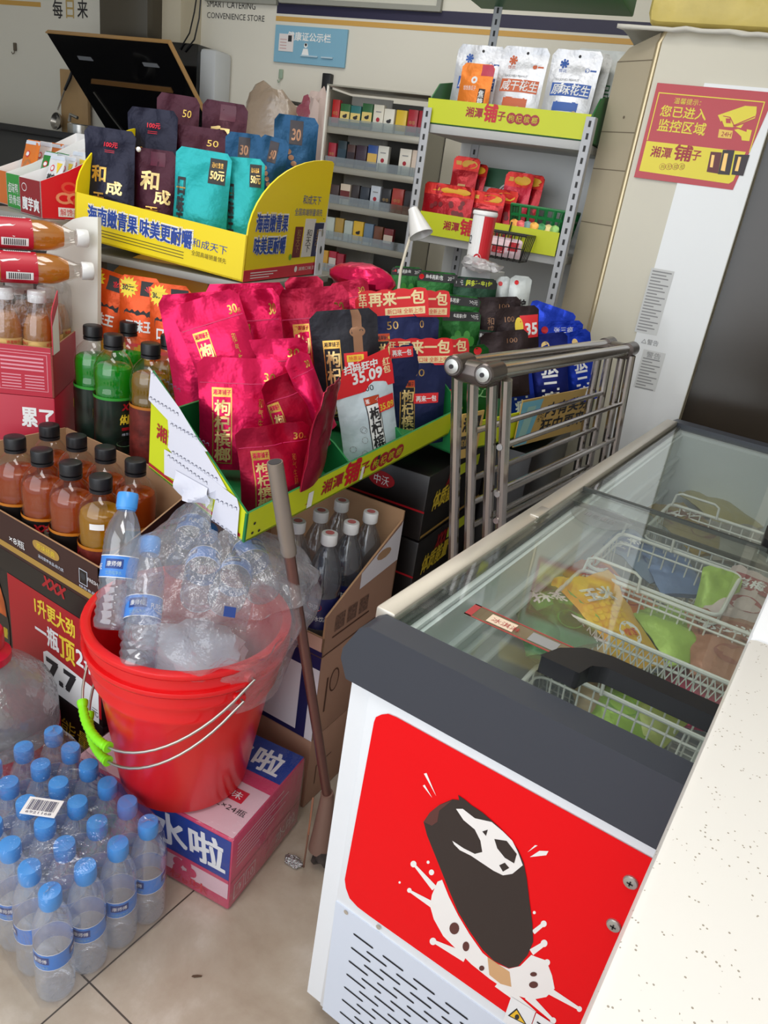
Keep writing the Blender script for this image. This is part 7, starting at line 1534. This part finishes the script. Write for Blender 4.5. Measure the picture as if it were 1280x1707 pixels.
for k, (u, v, dz, lb) in enumerate(((-30, 476, 0.033, 'tea bottle with red label lying lowest across the honey tea caps'), (-38, 428, .100, 'tea bottle with red label lying on top of the other one'))):
    p = at(u, v, 1.63); q = at(u+118, v+(0, -2)[k], 1.70); ax = (q-p).normalized(); ax.z *= .2; ax.normalize(); p.z = ztop+dz*1.0+.0015
    x_ = Vector((ax.y, -ax.x, 0)).normalized()
    tea_bottle(axes(p, UP, ax.cross(UP), ax) @ Matrix.Rotation(math.radians(165), 4, 'Z') @ Matrix.Scale(1.03, 4), lb, 'lying tea bottles', True)
# ------------------------------------------------------------------ inside the freezer
M_wb = mat('basket_white_wire', (232, 232, 228), .4)
def wirebasket(x0, x1, y0, y1, zt, dp_, label, lattice=False):
    r = thing('wire_basket', label, 'basket', ((x0+x1)/2, (y0+y1)/2, zt-dp_), 'white wire baskets in the freezer')
    c = lambda x, y, z: Vector((x, y, z)); k = .02
    def rr(z, i, n=5, rad=.02):
        pts = []
        for cx_, cy_, a0 in ((x1-i-rad, y1-i-rad, 0), (x0+i+rad, y1-i-rad, 90), (x0+i+rad, y0+i+rad, 180), (x1-i-rad, y0+i+rad, 270)):
            for t in range(n+1): a = math.radians(a0+90*t/n); pts.append(c(cx_+rad*math.cos(a), cy_+rad*math.sin(a), z))
        return pts
    mb = MB(); mb.tube(rr(zt, 0), .0042, M_wb, 8, True); mb.tube(rr(zt-.022, .002), .0026, M_wb, 6, True); mb.build('rim', r)
    mb = MB()
    for axis, a0, a1, b0, b1 in (('x', x0, x1, y0, y1), ('y', y0, y1, x0, x1)):
        n = max(3, int((a1-a0)/.024))
        for i in range(1, n):
            t = a0+(a1-a0)*i/n; ti = a0+k+(a1-a0-2*k)*i/n
            P_ = (lambda a, b, z: c(a, b, z)) if axis == 'x' else (lambda a, b, z: c(b, a, z))
            mb.tube([P_(t, b0, zt), P_(ti, b0+k, zt-dp_), P_(ti, b1-k, zt-dp_), P_(t, b1, zt)], .0018, M_wb, 5)
    mb.tube(rr(zt-dp_, k), .0022, M_wb, 6, True); mb.build('wire_grid', r)
    if lattice:
        mb = MB(); z0, z1 = zt-.040, zt-.004; n = int((x1-x0)/.012)
        for i in range(n):
            a = x0+.006+(x1-x0-.012)*i/n; b = a+.012
            mb.tube([c(a, y0-.001, z0), c(b, y0-.001, z1)], .0012, M_wb, 4); mb.tube([c(b, y0-.001, z0), c(a, y0-.001, z1)], .0012, M_wb, 4)
        mb.build('diamond_mesh', r)
    # lifted handle
    mb = MB(); xm = (x0+x1)/2; 
    mb.tube([c(x0+.005, y1-.01, zt), c(x0+.008, y1-.004, zt+.028), c(x0+.02, y1-.002, zt+.034), c(x0+.10, y1-.002, zt+.034), c(x0+.112, y1-.004, zt+.028), c(x0+.115, y1-.01, zt)], .003, M_wb, 6); mb.build('handle', r)
    return r
wirebasket(-.335, -.075, 1.37, 1.60, .655, .20, 'white wire basket in the middle of the freezer holding grey blue packs')
wirebasket(-.335, .11, 1.155, 1.35, .655, .20, 'white wire basket with a diamond mesh front before the blue packs', True)
wirebasket(-.300, .08, .90, 1.10, .575, .15, 'low white wire basket nearest the freezer front')
wirebasket(-.30, .08, 1.67, 1.90, .655, .20, 'white wire basket farthest back under the far lid')
fl_ = lambda n, c, **k: foil('frozen_'+n, c, .34, .12, .35)
def fpack(u, v, z, w, h, t, ang, m, label, pr_=None, seed_=1, tilt=0.0):
    p = atz(u, v, z); p.x = max(FX0+.075+w*.35, min(FX1-.075-w*.35, p.x))
    T = Matrix.Translation(p) @ Matrix.Rotation(math.radians(ang), 4, 'Z') @ Matrix.Rotation(math.radians(-78+tilt), 4, 'X') @ Matrix.Translation((0, 0, -h/2))
    bag('frozen_pack', label, 'frozen food', 'frozen packs in the freezer', w, h, t, m, T, pr_, 300+seed_, seal=.08, bot=.25, wr=.006, waist=.06)
def corn(mb, p):
    w, h = p.w, p.h
    for j in range(9):
        for i in range(6): mb.disk(p, w*(.26+.09*i+.02*math.sin(j)), h*(.16+.065*j), w*.042, mat('corn_kernel', (244, 196, 60), .4), .0008, 8, h*.03)
    mb.poly(p, [(w*.08, h*.1), (w*.22, h*.08), (w*.3, h*.5), (w*.16, h*.85)], mat('husk_green', (110, 170, 60), .5), .0012); mb.text(p, '玉米', w*.3, h*.66, w*.5, h*.16, M_wht, .0016, bold=.1); mb.disk(p, w*.62, h*.3, w*.16, M_wht, .0014, 16); mb.text(p, '榴莲', w*.52, h*.27, w*.2, h*.07, hred, .0018)
def stripes(c1, txt):
    m = mat('fz_'+txt, c1, .4)
    def f(mb, p): mb.rect(p, p.w*.1, p.h*.55, p.w*.9, p.h*.85, m, .0008, 5, 3); mb.text(p, txt, p.w*.15, p.h*.60, p.w*.7, p.h*.18, M_wht, .0014, bold=.05); mb.disk(p, p.w*.5, p.h*.3, p.w*.26, m, .0008, 18, p.h*.13)
    return f
fpack(1010, 1035, .62, .15, .21, .05, 58, fl_('corn', (246, 190, 70)), 'yellow corn ice pack lying across the front basket', corn, 1, 12)
fpack(1020, 985, .615, .14, .19, .045, 75, fl_('orange', (226, 128, 60)), 'orange pack beside the corn ice pack', stripes((190, 60, 40), '蛋筒'), 2)
fpack(890, 1010, .64, .11, .16, .05, 60, fl_('green', (30, 112, 54)), 'green pack at the left of the corn ice pack', stripes((60, 150, 70), '抹茶'), 3)
fpack(850, 1022, .63, .09, .14, .05, 40, fl_('green', (30, 112, 54)), 'green pack nearest the left freezer wall', None, 4)
fpack(1065, 925, .60, .13, .17, .04, 70, fl_('greyblue', (136, 156, 186)), 'grey blue pack in the middle basket left', stripes((86, 108, 160), '雪糕'), 5)
fpack(1120, 950, .60, .12, .17, .04, 40, fl_('blue', (110, 136, 184)), 'blue pack in the middle basket right', None, 6)
fpack(1195, 995, .625, .08, .13, .04, 10, fl_('lime', (172, 204, 96)), 'pale lime pack standing between the baskets', None, 7, 25)
fpack(1125, 1058, .60, .12, .15, .045, 50, fl_('lime', (172, 204, 96)), 'crumpled lime green pack in the mesh fronted basket', None, 8)
fpack(1090, 1075, .55, .10, .14, .04, 100, fl_('dkgreen', (40, 80, 62)), 'dark green pack deep in the mesh fronted basket', None, 9)
fpack(1215, 1080, .61, .15, .19, .05, 20, fl_('brown', (176, 120, 96)), 'brown and clear pack at the right of the mesh basket', stripes((150, 84, 70), '冰豆沙'), 10)
fpack(1250, 1000, .63, .13, .20, .04, -5, fl_('rosewhite', (214, 196, 196)), 'white and rose pack with red lettering at the counter edge', stripes((156, 60, 74), '乌梅冰'), 11)
fpack(1150, 880, .61, .16, .20, .05, 60, fl_('bronze', (150, 128, 70)), 'golden brown pack under the far basket handle', stripes((120, 70, 40), '花生'), 12)
fpack(1225, 905, .60, .16, .18, .05, 30, fl_('clear', (150, 146, 140)), 'grey shiny pack beside the far lid handle', None, 13)
fpack(1200, 850, .60, .16, .20, .05, 70, fl_('khaki', (170, 160, 110)), 'khaki pack in the farthest basket left', None, 14)
fpack(1260, 830, .60, .15, .2, .05, 110, fl_('pale', (190, 190, 170)), 'pale pack in the farthest basket right', None, 15)
fpack(1040, 1165, .52, .11, .16, .045, 10, fl_('lime2', (150, 190, 50)), 'yellow green pack right below the near lid handle', stripes((110, 160, 40), '绿豆'), 16)
fpack(1100, 1180, .52, .11, .16, .045, -15, fl_('olive', (150, 160, 70)), 'olive pack below the near lid handle', None, 17)
fpack(1170, 1165, .53, .12, .14, .045, 30, fl_('pink', (216, 60, 110)), 'pink pack under the right end of the near handle', None, 18)
fpack(985, 1140, .52, .09, .14, .04, 40, fl_('tan', (176, 150, 110)), 'tan pack at the left of the lowest basket', None, 19)
fpack(940, 1110, .48, .11, .15, .04, 80, fl_('palegreen', (170, 190, 176)), 'pale green pack near the front left freezer corner', None, 20)
fpack(1180, 1120, .55, .10, .13, .04, 60, fl_('red', (190, 50, 60)), 'red pack between mesh basket and near handle', None, 21)
# cartons and packs lower down fill the well
for k, (x, y, w, d, h, c) in enumerate(((-.17, 1.0, .28, .26, .19, (206, 214, 214)), (-.13, 1.26, .36, .17, .18, (180, 190, 196)), (-.2, 1.49, .22, .2, .18, (170, 186, 206)), (-.12, 1.79, .34, .2, .18, (196, 180, 150)), (-.12, .82, .36, .12, .2, (214, 218, 216)))):
    mb = MB(); mb.box((x, y, .252+h/2), (w, d, h), mat('frozen_box%d' % k, c, .5), .006); solo(mb, 'frozen_carton', ('pale carton at the bottom under the corn ice pack', 'grey carton under the mesh fronted basket', 'blue grey carton under the middle basket', 'tan carton under the farthest basket', 'white carton at the freezer front under the near handle')[k], 'carton', 'cartons at the freezer bottom')
# stickers on the near lid
lid = [o for o in fz.children if o.name.startswith('glass_lid')]
near = lid[0]
ML = clear('sticker_film', (230, 220, 205), .08, body=.35, bodycol=(196, 170, 140), rough=.1)
fr2 = Frame((0, 0, .7908), (1, 0, 0), (0, 1, 0)); mb = MB(); x0, x1, y0, y1 = -.335, .10, .803, .838
mb.prism(fr2, [(x0, y0), (x1, y0), (x1, y1), (x0, y1)], 0, .0005, ML)
for a, b, c_, d in ((x0, y0, x1, y0+.0025), (x0, y1-.0025, x1, y1), (x0, y0, x0+.010, y1)): mb.rect(fr2, a, b, c_, d, mat('sticker_dull_red', (176, 60, 62), .4), .0008)
for k, c in enumerate(((236, 214, 190), (150, 150, 150), (226, 190, 150), (120, 130, 70), (210, 190, 180), (160, 110, 90))): mb.rect(fr2, x0+.03+.06*k, y0+.006, x0+.068+.06*k, y1-.007, mat('sticker_pic%d' % k, c, .5), .0009)
for k in range(3): mb.text(fr2, '冰淇淋', x0+.035+.12*k, y0+.010, .04, .012, MATS['sticker_dull_red'], .0012)
st = mb.build('price_strip', near, label='red edged product strip on the near lid')
mb = MB(); mb.poly(fr2, [(-.315+.055*math.cos(i*PI/14), 1.30+.055*math.sin(i*PI/14)) for i in range(28)], clear('sticker_grey_film', (215, 218, 216), .08, body=.3, bodycol=(150, 154, 156), rough=.12), .0004); mb.text(fr2, '请勿重压', -.345, 1.285, .06, .022, MATS['fine_print_grey'], .0009); mb.build('round_sticker', near)
for o in list(bpy.data.objects):
    if '_inv' in o.keys(): del o['_inv']
mb = MB(); mb.box((-.402, 1.215, .7955), (.018, .055, .004), M_alu, .0015); o = solo(mb, 'lid_latch', 'small silver catch on the left freezer rail', 'catch')
